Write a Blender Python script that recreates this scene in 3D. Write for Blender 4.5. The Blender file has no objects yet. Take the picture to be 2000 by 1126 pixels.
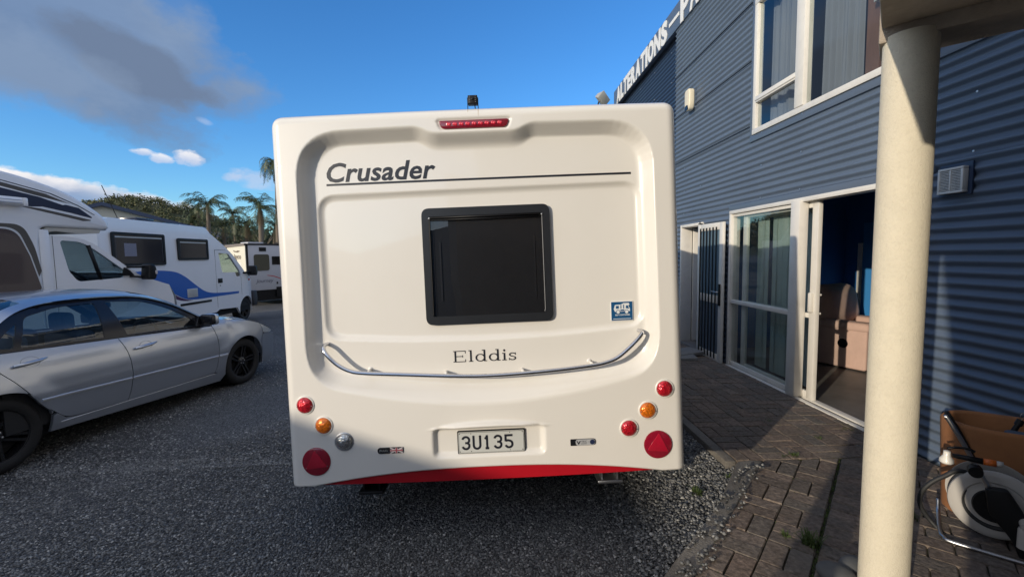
import bpy, bmesh, math, random
import numpy as np
from math import sin, cos, pi, radians as rad, sqrt, atan2, hypot
from mathutils import Vector, Matrix, Euler
from mathutils.geometry import delaunay_2d_cdt

random.seed(7)
RNG = np.random.default_rng(11)
SC = bpy.context.scene
COL = SC.collection

# ------------------------------------------------------------------ camera
YC = Vector((-26.0, 66.0, 870.0)).normalized()            # world +Y seen from the camera (right, up, forward)
ZC = Vector((-158.0, 11437.0, -870.0)).normalized()
ZC = (ZC - YC * ZC.dot(YC)).normalized()
XC = YC.cross(ZC)
if XC.x < 0:
    XC = -XC
right = Vector((XC.x, YC.x, ZC.x)); upv = Vector((XC.y, YC.y, ZC.y)); fwdv = Vector((XC.z, YC.z, ZC.z))
cam_data = bpy.data.cameras.new('camera')
cam = bpy.data.objects.new('camera', cam_data)
COL.objects.link(cam)
m = Matrix.Identity(4)
for i in range(3):
    m[i][0] = right[i]; m[i][1] = upv[i]; m[i][2] = -fwdv[i]
m.translation = (0, 0, 1.65)
cam.matrix_world = m
cam_data.sensor_width = 36.0
cam_data.lens = 870.0 / 2000.0 * 36.0
cam_data.clip_start = 0.05
cam_data.clip_end = 3000.0
SC.camera = cam

# ------------------------------------------------------------------ sun, sky, exposure
SUN_AZ, SUN_EL = rad(46.5), rad(13.3)                    # direction the light travels: azimuth from +Y towards +X
trav = Vector((sin(SUN_AZ) * cos(SUN_EL), cos(SUN_AZ) * cos(SUN_EL), -sin(SUN_EL)))
sd = bpy.data.lights.new('sun', 'SUN')
sd.energy = 2.6
sd.angle = rad(0.53)
sd.color = (1.0, 0.88, 0.71)
so = bpy.data.objects.new('sun', sd)
COL.objects.link(so)
so.rotation_euler = trav.to_track_quat('-Z', 'Y').to_euler()
so.location = (-20, -20, 12)

SC.view_settings.view_transform = 'Standard'
SC.view_settings.look = 'None'
SC.view_settings.exposure = 0.35
SC.view_settings.gamma = 1.0
SC.view_settings.use_curve_mapping = False
SC.render.engine = 'CYCLES'
SC.cycles.use_denoising = True
SC.cycles.max_bounces = 8
SC.cycles.transparent_max_bounces = 24
SC.cycles.sample_clamp_indirect = 6.0

world = bpy.data.worlds.new('World')
SC.world = world
world.use_nodes = True
WT = world.node_tree
WT.nodes.clear()
wn = lambda t, **k: _new(WT, t, k)


def _new(tree, t, k):
    n = tree.nodes.new(t)
    for a, b in k.items():
        setattr(n, a, b)
    return n


def lk(tree, a, b):
    tree.links.new(a, b)


def px_dir(x, y):
    return (right * (x - 1000) + upv * (563 - y) + fwdv * 870).normalized()


w_out = wn('ShaderNodeOutputWorld')
w_bg = wn('ShaderNodeBackground')
w_sky = wn('ShaderNodeTexSky', sky_type='NISHITA')
w_sky.sun_disc = False
w_sky.sun_elevation = SUN_EL
w_sky.sun_rotation = SUN_AZ + pi            # the sun stands opposite to where its light goes
w_sky.altitude = 0
w_sky.air_density = 1.0
w_sky.dust_density = 0.35
w_sky.ozone_density = 2.2
w_hsv = wn('ShaderNodeHueSaturation')
w_hsv.inputs['Saturation'].default_value = 1.22
w_hsv.inputs['Value'].default_value = 1.0
lk(WT, w_sky.outputs[0], w_hsv.inputs['Color'])
w_geo = wn('ShaderNodeTexCoord')
wdir = w_geo.outputs['Generated']


def wmath(op, a, b=None, c=None, clamp=False):
    n = wn('ShaderNodeMath', operation=op)
    n.use_clamp = clamp
    for i, v in enumerate((a, b, c)):
        if v is None:
            continue
        if isinstance(v, (int, float)):
            n.inputs[i].default_value = v
        else:
            lk(WT, v, n.inputs[i])
    return n.outputs[0]


def wdot(v):
    n = wn('ShaderNodeVectorMath', operation='DOT_PRODUCT')
    lk(WT, wdir, n.inputs[0])
    n.inputs[1].default_value = v
    return n.outputs['Value']


def wnoise(scale, detail, rough, stretch=(1, 1, 1)):
    mp = wn('ShaderNodeMapping')
    mp.inputs['Scale'].default_value = stretch
    lk(WT, wdir, mp.inputs[0])
    n = wn('ShaderNodeTexNoise')
    n.inputs['Scale'].default_value = scale
    n.inputs['Detail'].default_value = detail
    n.inputs['Roughness'].default_value = rough
    lk(WT, mp.outputs[0], n.inputs['Vector'])
    return n.outputs[0]


w_tint = wn('ShaderNodeMix', data_type='RGBA', blend_type='MULTIPLY')
w_tint.inputs[0].default_value = 1.0
w_tint.inputs[7].default_value = (0.62, 0.92, 1.22, 1)
lk(WT, w_hsv.outputs[0], w_tint.inputs[6])
sky_col = w_tint.outputs[2]
N_SMALL = wnoise(46.0, 5, 0.6, (1, 1, 1.6))
N_MID = wnoise(22.0, 6, 0.6, (1, 1, 1.8))
N_BIG = wnoise(3.2, 6, 0.55, (1, 1, 2.2))
N_FINE = wnoise(9.0, 6, 0.6, (1, 1, 1.5))
N_MIX = wmath('MULTIPLY_ADD', N_FINE, 0.55, wmath('MULTIPLY', N_BIG, 0.45))


def cloud(cx, cy, hw, hh, tilt, noise, namp, soft, top, bottom, alpha, power=1.0, hk=0.5, ho=0.5):
    """One cloud of the sky: a soft noisy ellipse round a direction, lit on top, grey below."""
    global sky_col
    c = px_dir(cx, cy)
    r = c.cross(Vector((0, 0, 1))).normalized()
    u = r.cross(c).normalized()
    t = rad(tilt)
    r2 = r * cos(t) + u * sin(t)
    u2 = u * cos(t) - r * sin(t)
    a = wdot(r2 / hw)
    b = wdot(u2 / hh)
    d2 = wmath('ADD', wmath('MULTIPLY', a, a), wmath('MULTIPLY', b, b))
    front = wmath('GREATER_THAN', wdot(c), 0.2)
    nz = wmath('MULTIPLY', wmath('SUBTRACT', noise, 0.5), namp)
    f = wmath('ADD', wmath('SUBTRACT', 1.0, d2), nz)
    f = wmath('DIVIDE', f, soft, clamp=True)
    f = wmath('MULTIPLY', wmath('SMOOTH_MIN', f, 1.0, 0.2), front, clamp=True)
    f = wmath('MULTIPLY', wmath('POWER', f, power), alpha, clamp=True)
    h = wmath('ADD', wmath('MULTIPLY', b, hk), wmath('MULTIPLY_ADD', nz, 0.6, ho), clamp=True)
    mc = wn('ShaderNodeMix', data_type='RGBA')
    mc.inputs[6].default_value = (*bottom, 1)
    mc.inputs[7].default_value = (*top, 1)
    lk(WT, h, mc.inputs[0])
    mx = wn('ShaderNodeMix', data_type='RGBA')
    lk(WT, f, mx.inputs[0])
    lk(WT, sky_col, mx.inputs[6])
    lk(WT, mc.outputs[2], mx.inputs[7])
    sky_col = mx.outputs[2]


SKY = 0.15
g = 1.0 / SKY
# colours below are the radiance the cloud shows, divided by the sky strength
C_GREY_T = (0.20 * g, 0.27 * g, 0.39 * g); C_GREY_B = (0.125 * g, 0.17 * g, 0.26 * g)
C_WHITE = (0.80 * g, 0.77 * g, 0.76 * g); C_WB = (0.22 * g, 0.30 * g, 0.46 * g); C_WPUFF = (0.46 * g, 0.52 * g, 0.66 * g)
cloud(40, 5, 0.34, 0.14, -17, N_MIX, 2.8, 0.55, C_GREY_T, C_GREY_B, 0.85)
cloud(270, 130, 0.13, 0.046, -22, N_FINE, 2.6, 0.55, C_GREY_B, C_GREY_B, 0.9)
cloud(330, 35, 0.06, 0.05, 20, N_FINE, 2.0, 1.0, C_GREY_T, C_GREY_T, 0.5)
cloud(10, 115, 0.14, 0.07, -10, N_FINE, 2.8, 0.9, C_GREY_T, C_GREY_T, 0.6)
cloud(110, 392, 0.22, 0.042, -7, N_MID, 1.5, 0.35, C_WHITE, C_WB, 0.95, 1.0, 1.3, -0.25)
cloud(10, 358, 0.12, 0.022, -4, N_MID, 1.8, 0.5, C_WHITE, C_WB, 0.8, 1.0, 1.0, 0.1)
cloud(279, 297, 0.017, 0.007, 0, N_SMALL, 2.0, 0.7, C_WHITE, C_WPUFF, 0.85, 1.0, 0.9, 0.3)
cloud(316, 310, 0.018, 0.009, -6, N_SMALL, 2.2, 0.7, C_WHITE, C_WPUFF, 0.8, 1.0, 0.9, 0.3)
cloud(369, 308, 0.026, 0.016, -4, N_SMALL, 1.8, 0.7, C_WHITE, C_WPUFF, 0.95, 1.0, 0.9, 0.3)
cloud(452, 346, 0.018, 0.009, -4, N_SMALL, 2.2, 0.9, C_WPUFF, C_WPUFF, 0.55)
cloud(498, 350, 0.045, 0.020, -8, N_SMALL, 2.4, 1.0, C_WPUFF, C_WPUFF, 0.6)
cloud(400, 237, 0.014, 0.006, -20, N_SMALL, 2.0, 1.2, C_WPUFF, C_WPUFF, 0.35)
# bright broken cloud added outside the view to lift and neutralise the shade
w_fw = wdot(Vector((0.0, 0.94, 0.34)).normalized())
w_m = wmath('DIVIDE', wmath('SUBTRACT', 0.66, w_fw), 0.35, clamp=True)
w_z = wmath('DIVIDE', wmath('ADD', wdot(Vector((0, 0, 1))), 0.02), 0.12, clamp=True)
N_DECK = wnoise(2.1, 7, 0.6, (1, 1, 1.6))
w_c = wmath('MULTIPLY', wmath('SUBTRACT', N_DECK, 0.36), 5.0, clamp=True)
w_f = wmath('MULTIPLY', wmath('MULTIPLY', w_c, w_m), wmath('MULTIPLY', w_z, 0.92))
w_h = wmath('MULTIPLY', wmath('SUBTRACT', N_FINE, 0.3), 2.2, clamp=True)
dk = wn('ShaderNodeMix', data_type='RGBA')
dk.inputs[6].default_value = (0.58 * g, 0.60 * g, 0.66 * g, 1)
dk.inputs[7].default_value = (1.08 * g, 1.05 * g, 1.01 * g, 1)
lk(WT, w_h, dk.inputs[0])
dm = wn('ShaderNodeMix', data_type='RGBA')
lk(WT, w_f, dm.inputs[0]); lk(WT, sky_col, dm.inputs[6]); lk(WT, dk.outputs[2], dm.inputs[7])
sky_col = dm.outputs[2]
lk(WT, sky_col, w_bg.inputs['Color'])
w_bg.inputs['Strength'].default_value = SKY
lk(WT, w_bg.outputs[0], w_out.inputs[0])

# ------------------------------------------------------------------ helpers
MATS = {}


def mat(name, col, rough=0.5, metal=0.0, coat=0.0, var=0.0, vscale=6.0, bump=0.0, bscale=200.0, spec=0.5,
        coat_rough=0.05, stretch=None, dark=None, dark_scale=2.0, dark_amt=0.5, rvar=0.0, bdist=0.002, flake=False):
    if name in MATS:
        return MATS[name]
    mt = bpy.data.materials.new(name)
    mt.use_nodes = True
    T = mt.node_tree
    b = T.nodes['Principled BSDF']
    b.inputs['Base Color'].default_value = (*col, 1)
    b.inputs['Roughness'].default_value = rough
    b.inputs['Metallic'].default_value = metal
    b.inputs['Specular IOR Level'].default_value = spec
    b.inputs['Coat Weight'].default_value = coat
    b.inputs['Coat Roughness'].default_value = coat_rough
    tc = _new(T, 'ShaderNodeTexCoord', {})
    src = tc.outputs['Object']
    if stretch:
        mp = _new(T, 'ShaderNodeMapping', {})
        mp.inputs['Scale'].default_value = stretch
        lk(T, src, mp.inputs[0]); src = mp.outputs[0]

    def noise(sc, det=5, ro=0.6):
        n = _new(T, 'ShaderNodeTexNoise', {})
        n.inputs['Scale'].default_value = sc
        n.inputs['Detail'].default_value = det
        n.inputs['Roughness'].default_value = ro
        lk(T, src, n.inputs['Vector'])
        return n.outputs[0]
    if var > 0 or dark:
        cur = None
        if var > 0:
            mx = _new(T, 'ShaderNodeMix', {'data_type': 'RGBA'})
            lk(T, noise(vscale), mx.inputs[0])
            mx.inputs[6].default_value = (*[max(0, c * (1 - 1.6 * var)) for c in col], 1)
            mx.inputs[7].default_value = (*[min(1, c * (1 + 1.6 * var)) for c in col], 1)
            cur = mx.outputs[2]
        if dark:
            rp = _new(T, 'ShaderNodeMapRange', {})
            rp.inputs['From Min'].default_value = 0.48
            rp.inputs['From Max'].default_value = 0.72
            rp.inputs['To Max'].default_value = dark_amt
            lk(T, noise(dark_scale, 8, 0.65), rp.inputs['Value'])
            m2 = _new(T, 'ShaderNodeMix', {'data_type': 'RGBA'})
            lk(T, rp.outputs[0], m2.inputs[0])
            if cur is not None:
                lk(T, cur, m2.inputs[6])
            else:
                m2.inputs[6].default_value = (*col, 1)
            m2.inputs[7].default_value = (*dark, 1)
            cur = m2.outputs[2]
        lk(T, cur, b.inputs['Base Color'])
    if rvar > 0:
        mr = _new(T, 'ShaderNodeMapRange', {})
        mr.inputs['To Min'].default_value = max(0.02, rough - rvar)
        mr.inputs['To Max'].default_value = min(1, rough + rvar)
        lk(T, noise(vscale * 1.7, 6), mr.inputs['Value'])
        lk(T, mr.outputs[0], b.inputs['Roughness'])
    if bump > 0:
        bp = _new(T, 'ShaderNodeBump', {})
        bp.inputs['Strength'].default_value = bump
        bp.inputs['Distance'].default_value = bdist
        lk(T, noise(bscale, 4), bp.inputs['Height'])
        lk(T, bp.outputs[0], b.inputs['Normal'])
    MATS[name] = mt
    return mt


def glass(name, tint=(0.5, 0.55, 0.55), refl=1.0, rough=0.0, ior=1.5):
    """Thin pane: lets light through with a tint and mirrors by Fresnel."""
    if name in MATS:
        return MATS[name]
    mt = bpy.data.materials.new(name)
    mt.use_nodes = True
    T = mt.node_tree
    T.nodes.clear()
    o = _new(T, 'ShaderNodeOutputMaterial', {})
    tr = _new(T, 'ShaderNodeBsdfTransparent', {})
    tr.inputs[0].default_value = (*tint, 1)
    gl = _new(T, 'ShaderNodeBsdfGlossy', {})
    gl.inputs['Roughness'].default_value = rough
    gl.inputs['Color'].default_value = (refl, refl, refl, 1)
    fr = _new(T, 'ShaderNodeFresnel', {})
    ge = _new(T, 'ShaderNodeNewGeometry', {})
    io = _new(T, 'ShaderNodeMath', {'operation': 'MULTIPLY_ADD'})
    lk(T, ge.outputs['Backfacing'], io.inputs[0])
    io.inputs[1].default_value = 1.0 / ior - ior
    io.inputs[2].default_value = ior
    lk(T, io.outputs[0], fr.inputs['IOR'])
    dbl = _new(T, 'ShaderNodeMath', {'operation': 'MULTIPLY'})
    dbl.use_clamp = True
    lk(T, fr.outputs[0], dbl.inputs[0])
    dbl.inputs[1].default_value = 1.7
    mx = _new(T, 'ShaderNodeMixShader', {})
    lk(T, dbl.outputs[0], mx.inputs[0])
    lk(T, tr.outputs[0], mx.inputs[1])
    lk(T, gl.outputs[0], mx.inputs[2])
    lk(T, mx.outputs[0], o.inputs[0])
    MATS[name] = mt
    return mt


def link(o, parent=None):
    COL.objects.link(o)
    if parent is not None:
        o.parent = parent
    return o


def mobj(name, verts, faces, mt, parent=None, smooth=False, loc=None, autosmooth=None):
    me = bpy.data.meshes.new(name)
    me.from_pydata([tuple(v) for v in verts], [], [tuple(f) for f in faces])
    me.update()
    return meobj(name, me, mt, parent, smooth, loc, autosmooth)


def meobj(name, me, mt, parent=None, smooth=False, loc=None, autosmooth=None):
    if mt is not None:
        for q in (mt if isinstance(mt, (list, tuple)) else [mt]):
            me.materials.append(q)
    if smooth or autosmooth:
        me.shade_smooth()
        if autosmooth:
            me.set_sharp_from_angle(angle=rad(autosmooth))
    o = bpy.data.objects.new(name, me)
    if loc is not None:
        o.location = loc
    return link(o, parent)


def bmobj(name, bm, mt, parent=None, smooth=False, loc=None, autosmooth=None):
    me = bpy.data.meshes.new(name)
    bm.to_mesh(me)
    bm.free()
    return meobj(name, me, mt, parent, smooth, loc, autosmooth)


def thing(name, label, cat, loc=(0, 0, 0), rot=(0, 0, 0), group=None):
    o = bpy.data.objects.new(name, None)
    o.empty_display_size = 0.2
    o.location = loc
    o.rotation_euler = rot
    o['label'] = label
    o['category'] = cat
    if group:
        o['group'] = group
    return link(o)


def tag(o, label, cat, group=None):
    o['label'] = label
    o['category'] = cat
    if group:
        o['group'] = group
    return o


def struct(o):
    o['kind'] = 'structure'
    return o


def stuff(o):
    o['kind'] = 'stuff'
    return o


def copy_tree(o, parent=None):
    c = o.copy()
    COL.objects.link(c)
    c.parent = parent
    for ch in list(o.children):
        copy_tree(ch, c)
    return c


class B:
    """A mesh under construction: boxes, tubes, lathes and sheets gathered into one bmesh."""

    def __init__(s):
        s.bm = bmesh.new()

    def box(s, x0, x1, y0, y1, z0, z1, bev=0.0, seg=2, M=None):
        vs = [s.bm.verts.new(p) for p in ((x0, y0, z0), (x1, y0, z0), (x1, y1, z0), (x0, y1, z0), (x0, y0, z1), (x1, y0, z1), (x1, y1, z1), (x0, y1, z1))]
        fs = [s.bm.faces.new([vs[i] for i in q]) for q in ((3, 2, 1, 0), (4, 5, 6, 7), (0, 1, 5, 4), (1, 2, 6, 5), (2, 3, 7, 6), (3, 0, 4, 7))]
        if M is not None:
            bmesh.ops.transform(s.bm, matrix=M, verts=vs)
        if bev > 0:
            es = list({e for f in fs for e in f.edges})
            bmesh.ops.bevel(s.bm, geom=es, offset=bev, segments=seg, affect='EDGES', profile=0.5)
        return s

    def prism(s, pts, axis, a0, a1, bev=0.0, seg=2):
        """2D outline pushed from a0 to a1 along an axis ('x': pts are (y,z); 'y': (x,z); 'z': (x,y))."""
        def P(p, a):
            return {'x': (a, p[0], p[1]), 'y': (p[0], a, p[1]), 'z': (p[0], p[1], a)}[axis]
        A = [s.bm.verts.new(P(p, a0)) for p in pts]
        Bv = [s.bm.verts.new(P(p, a1)) for p in pts]
        n = len(pts)
        fs = [s.bm.faces.new(A), s.bm.faces.new(Bv[::-1])]
        for i in range(n):
            fs.append(s.bm.faces.new((A[i], Bv[i], Bv[(i + 1) % n], A[(i + 1) % n])))
        bmesh.ops.recalc_face_normals(s.bm, faces=fs)
        if bev > 0:
            es = [e for e in {e for f in fs for e in f.edges} if e.is_manifold and e.calc_face_angle(0) > rad(35)]
            bmesh.ops.bevel(s.bm, geom=es, offset=bev, segments=seg, affect='EDGES', profile=0.5)
        return s

    def tube(s, pts, r, n=10, caps=True, closed=False):
        pts = [Vector(p) for p in pts]
        N = len(pts)
        rr = r if isinstance(r, (list, tuple)) else [r] * N
        rings = []
        prev = None
        for i, p in enumerate(pts):
            if closed:
                t = (pts[(i + 1) % N] - pts[i - 1]).normalized()
            else:
                t = (pts[min(i + 1, N - 1)] - pts[max(i - 1, 0)]).normalized()
            if prev is None:
                a = t.orthogonal().normalized()
            else:
                a = (prev - t * prev.dot(t))
                a = a.normalized() if a.length > 1e-6 else t.orthogonal().normalized()
            prev = a
            b = t.cross(a)
            rings.append([s.bm.verts.new(p + (a * cos(2 * pi * k / n) + b * sin(2 * pi * k / n)) * rr[i]) for k in range(n)])
        for i in range(N if closed else N - 1):
            A, C = rings[i], rings[(i + 1) % N]
            for k in range(n):
                s.bm.faces.new((A[k], A[(k + 1) % n], C[(k + 1) % n], C[k]))
        if caps and not closed:
            s.bm.faces.new(rings[0][::-1])
            s.bm.faces.new(rings[-1])
        return s

    def lathe(s, prof, n=32, axis='z', c=(0, 0, 0), M=None):
        """prof: (radius, height) pairs."""
        rings = []
        new = []
        for (r, h) in prof:
            ring = []
            if r < 1e-6:
                v = s.bm.verts.new((0, 0, h)); new.append(v)
                rings.append([v]); continue
            for k in range(n):
                v = s.bm.verts.new((r * cos(2 * pi * k / n), r * sin(2 * pi * k / n), h))
                ring.append(v); new.append(v)
            rings.append(ring)
        for A, C in zip(rings, rings[1:]):
            for k in range(n):
                k2 = (k + 1) % n
                if len(A) == 1 and len(C) == 1:
                    continue
                if len(A) == 1:
                    s.bm.faces.new((A[0], C[k2], C[k]))
                elif len(C) == 1:
                    s.bm.faces.new((A[k], A[k2], C[0]))
                else:
                    s.bm.faces.new((A[k], A[k2], C[k2], C[k]))
        R = {'z': Matrix.Identity(4), 'x': Matrix.Rotation(pi / 2, 4, 'Y'), 'y': Matrix.Rotation(-pi / 2, 4, 'X')}[axis]
        T = Matrix.Translation(c) @ R
        if M is not None:
            T = M @ T
        bmesh.ops.transform(s.bm, matrix=T, verts=new)
        return s

    def quad(s, *p):
        s.bm.faces.new([s.bm.verts.new(q) for q in p])
        return s

    def poly(s, pts):
        s.bm.faces.new([s.bm.verts.new(q) for q in pts])
        return s

    def out(s, name, mt, parent=None, smooth=False, loc=None, autosmooth=None):
        return bmobj(name, s.bm, mt, parent, smooth, loc, autosmooth)


def box(name, mt, parent, x0, x1, y0, y1, z0, z1, bev=0.0, seg=2, **k):
    return B().box(x0, x1, y0, y1, z0, z1, bev, seg).out(name, mt, parent, autosmooth=35 if bev else None, **k)


def rounded(pts, n=7):
    """Polygon with rounded corners: pts are (x, y, radius)."""
    out = []
    N = len(pts)
    for i, p in enumerate(pts):
        P = Vector(p[:2]); r = p[2] if len(p) > 2 else 0
        if r <= 0:
            out.append(tuple(P)); continue
        A = Vector(pts[i - 1][:2]); C = Vector(pts[(i + 1) % N][:2])
        a = (A - P); c = (C - P)
        la = min(r, a.length * 0.48); lc = min(r, c.length * 0.48)
        s0 = P + a.normalized() * la; s1 = P + c.normalized() * lc
        for k in range(n + 1):
            t = k / n
            out.append(tuple(s0 * (1 - t) ** 2 + P * 2 * t * (1 - t) + s1 * t * t))
    return out


def rrect(x0, x1, y0, y1, r, n=5):
    return rounded([(x0, y0, r), (x1, y0, r), (x1, y1, r), (x0, y1, r)], n)


def inside_np(poly, X, Y):
    poly = np.asarray(poly, float)
    c = np.zeros(X.shape, bool)
    for (x0, y0), (x1, y1) in zip(poly, np.roll(poly, -1, 0)):
        if y0 == y1:
            continue
        k = ((y0 > Y) != (y1 > Y)) & (X < (x1 - x0) * (Y - y0) / (y1 - y0) + x0)
        c ^= k
    return c


def dist_np(poly, X, Y):
    poly = np.asarray(poly, float)
    d = np.full(X.shape, 1e9)
    for (x0, y0), (x1, y1) in zip(poly, np.roll(poly, -1, 0)):
        dx, dy = x1 - x0, y1 - y0
        L = dx * dx + dy * dy
        if L < 1e-12:
            continue
        t = np.clip(((X - x0) * dx + (Y - y0) * dy) / L, 0, 1)
        d = np.minimum(d, np.hypot(X - x0 - t * dx, Y - y0 - t * dy))
    return d


def sdf_np(poly, X, Y):
    d = dist_np(poly, X, Y)
    return np.where(inside_np(poly, X, Y), d, -d)


def densify(poly, step):
    out = []
    N = len(poly)
    for i in range(N):
        a = Vector(poly[i][:2]); b = Vector(poly[(i + 1) % N][:2])
        k = max(1, int(round((b - a).length / step)))
        for j in range(k):
            out.append(tuple(a.lerp(b, j / k)))
    return out


def sheet(name, outline, fmap, mt, parent, step=0.06, holes=(), thick=0.0, smooth=True, hole_thick=None, autosmooth=None):
    """A skin cut to a 2D outline (with holes), laid on fmap(a, b, depth) and given edges of its own."""
    loops = [densify(outline, step)] + [densify(h, step) for h in holes]
    pts, edges = [], []
    ranges = []
    for L in loops:
        s0 = len(pts)
        pts += [Vector(p) for p in L]
        edges += [(s0 + i, s0 + (i + 1) % len(L)) for i in range(len(L))]
        ranges.append((s0, len(L)))
    ar = np.array([p[:2] for p in pts])
    x0, y0 = ar.min(0); x1, y1 = ar.max(0)
    gx, gy = np.meshgrid(np.arange(x0 + step / 2, x1, step), np.arange(y0 + step / 2, y1, step))
    gx = gx.ravel(); gy = gy.ravel()
    ok = inside_np(loops[0], gx, gy)
    for L in loops:
        ok &= dist_np(L, gx, gy) > step * 0.45
    for L in loops[1:]:
        ok &= ~inside_np(L, gx, gy)
    pts += [Vector((a, b)) for a, b in zip(gx[ok], gy[ok])]
    V, E, F, ov, oe, of = delaunay_2d_cdt(pts, edges, [], 0, 1e-6)
    V = np.array([tuple(v) for v in V])
    F = np.array([f for f in F if len(f) == 3])
    cen = V[F].mean(1)
    k = inside_np(loops[0], cen[:, 0], cen[:, 1])
    for L in loops[1:]:
        k &= ~inside_np(L, cen[:, 0], cen[:, 1])
    F = F[k]
    back = {}
    verts = [fmap(a, b, 0.0) for a, b in V]
    faces = [tuple(f) for f in F]
    inv = {}
    for new, olds in enumerate(ov):
        for o in olds:
            inv[o] = new
    if thick:
        for li, (s0, n) in enumerate(ranges):
            th = thick if (li == 0 or hole_thick is None) else hole_thick
            ids = [inv[s0 + i] for i in range(n)]
            bk = []
            for i in ids:
                verts.append(fmap(V[i][0], V[i][1], th))
                bk.append(len(verts) - 1)
            for i in range(n):
                j = (i + 1) % n
                if ids[i] != ids[j]:
                    faces.append((ids[i], ids[j], bk[j], bk[i]))
    me = bpy.data.meshes.new(name)
    me.from_pydata([tuple(v) for v in verts], [], faces)
    me.update()
    bm = bmesh.new()
    bm.from_mesh(me)
    bmesh.ops.recalc_face_normals(bm, faces=bm.faces)
    bm.to_mesh(me)
    bm.free()
    return meobj(name, me, mt, parent, smooth=False, autosmooth=autosmooth or (50 if smooth else None))


def ribbon(name, path, fmap, mt, parent, w, h):
    """A raised strip along a 2D path on a surface: w wide, h proud."""
    vs, fs = [], []
    n = len(path)
    for i, p in enumerate(path):
        a = Vector(path[max(0, i - 1)]); b = Vector(path[min(n - 1, i + 1)])
        t = (b - a).normalized(); nr = Vector((-t.y, t.x))
        P = Vector(p)
        for q, d in ((P - nr * w / 2, 0.002), (P - nr * w * 0.3, -h), (P + nr * w * 0.3, -h), (P + nr * w / 2, 0.002)):
            vs.append(fmap(q.x, q.y, d))
    for i in range(n - 1):
        for k in range(3):
            a = i * 4 + k
            fs.append((a, a + 1, a + 5, a + 4))
    fs += [(0, 3, 2, 1), ((n - 1) * 4, (n - 1) * 4 + 1, (n - 1) * 4 + 2, (n - 1) * 4 + 3)]
    return mobj(name, vs, fs, mt, parent, autosmooth=60)


def text(name, body, size, M, mt, parent, ext=0.0008, shear=0.0, offset=0.0, sx=1.0, align='LEFT', spacing=1.0, flat=None):
    cu = bpy.data.curves.new(name, 'FONT')
    cu.body = body
    cu.size = size
    cu.extrude = ext
    cu.shear = shear
    cu.offset = offset
    cu.align_x = align
    cu.space_character = spacing
    cu.resolution_u = 3
    tmp = bpy.data.objects.new(name, cu)
    COL.objects.link(tmp)
    dg = bpy.context.evaluated_depsgraph_get()
    me = bpy.data.meshes.new_from_object(tmp.evaluated_get(dg))
    COL.objects.unlink(tmp)
    bpy.data.objects.remove(tmp)
    me.name = name
    me.transform(M @ Matrix.Diagonal((sx, 1, 1, 1)))
    me.materials.clear()
    o = meobj(name, me, mt, parent)
    return o


def mirrored(o, axis=1):
    """A mirror copy of a part, as its own mesh."""
    me = o.data.copy()
    S = [1, 1, 1, 1]; S[axis] = -1
    me.transform(Matrix.Diagonal(S))
    me.flip_normals()
    c = o.copy()
    c.data = me
    COL.objects.link(c)
    c.parent = o.parent
    return c


def interp(tab):
    xs = [t[0] for t in tab]; ys = [t[1] for t in tab]
    return lambda x: float(np.interp(x, xs, ys))


def smooth_curve(pts, n=6):
    """Catmull-Rom through 2D or 3D points."""
    P = [Vector(p) for p in pts]
    out = []
    for i in range(len(P) - 1):
        p0 = P[max(0, i - 1)]; p1 = P[i]; p2 = P[i + 1]; p3 = P[min(len(P) - 1, i + 2)]
        for k in range(n):
            t = k / n
            out.append(0.5 * ((2 * p1) + (p2 - p0) * t + (2 * p0 - 5 * p1 + 4 * p2 - p3) * t * t + (3 * p1 - p0 - 3 * p2 + p3) * t ** 3))
    out.append(P[-1])
    return [tuple(p) for p in out]


# ------------------------------------------------------------------ shared materials
M_WHITE = mat('white_gelcoat', (0.80, 0.77, 0.71), 0.28, coat=0.35, var=0.012, vscale=3.0, rvar=0.05)
M_WHITE2 = mat('white_van_paint', (0.82, 0.83, 0.85), 0.30, coat=0.3, var=0.02, vscale=2.0)
M_RUB = mat('black_rubber', (0.012, 0.012, 0.013), 0.75, var=0.15, vscale=30, bump=0.3, bscale=150)
M_BLACK = mat('black_plastic', (0.009, 0.009, 0.010), 0.45, var=0.1, vscale=20, spec=0.3)
M_GLOSSBLK = mat('gloss_black', (0.006, 0.006, 0.008), 0.12)
M_CHROME = mat('polished_steel', (0.62, 0.62, 0.64), 0.16, metal=1.0)
M_ALU = mat('aluminium', (0.55, 0.56, 0.58), 0.35, metal=1.0, var=0.05)
M_FRAMEW = mat('white_aluminium_frame', (0.72, 0.69, 0.63), 0.38, var=0.03, vscale=4, dark=(0.45, 0.42, 0.37), dark_scale=7, dark_amt=0.25)
M_DARK = mat('dark_void', (0.01, 0.01, 0.011), 0.9)
M_INK = mat('dark_lettering', (0.014, 0.016, 0.024), 0.35)
M_RED = mat('red_paint', (0.48, 0.008, 0.018), 0.35, coat=0.3, var=0.05)

# ================================================================== THE SETTING
def zg(x, y=0.0):
    return 0.025 * min(2.0, max(-7.5, x))


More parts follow.
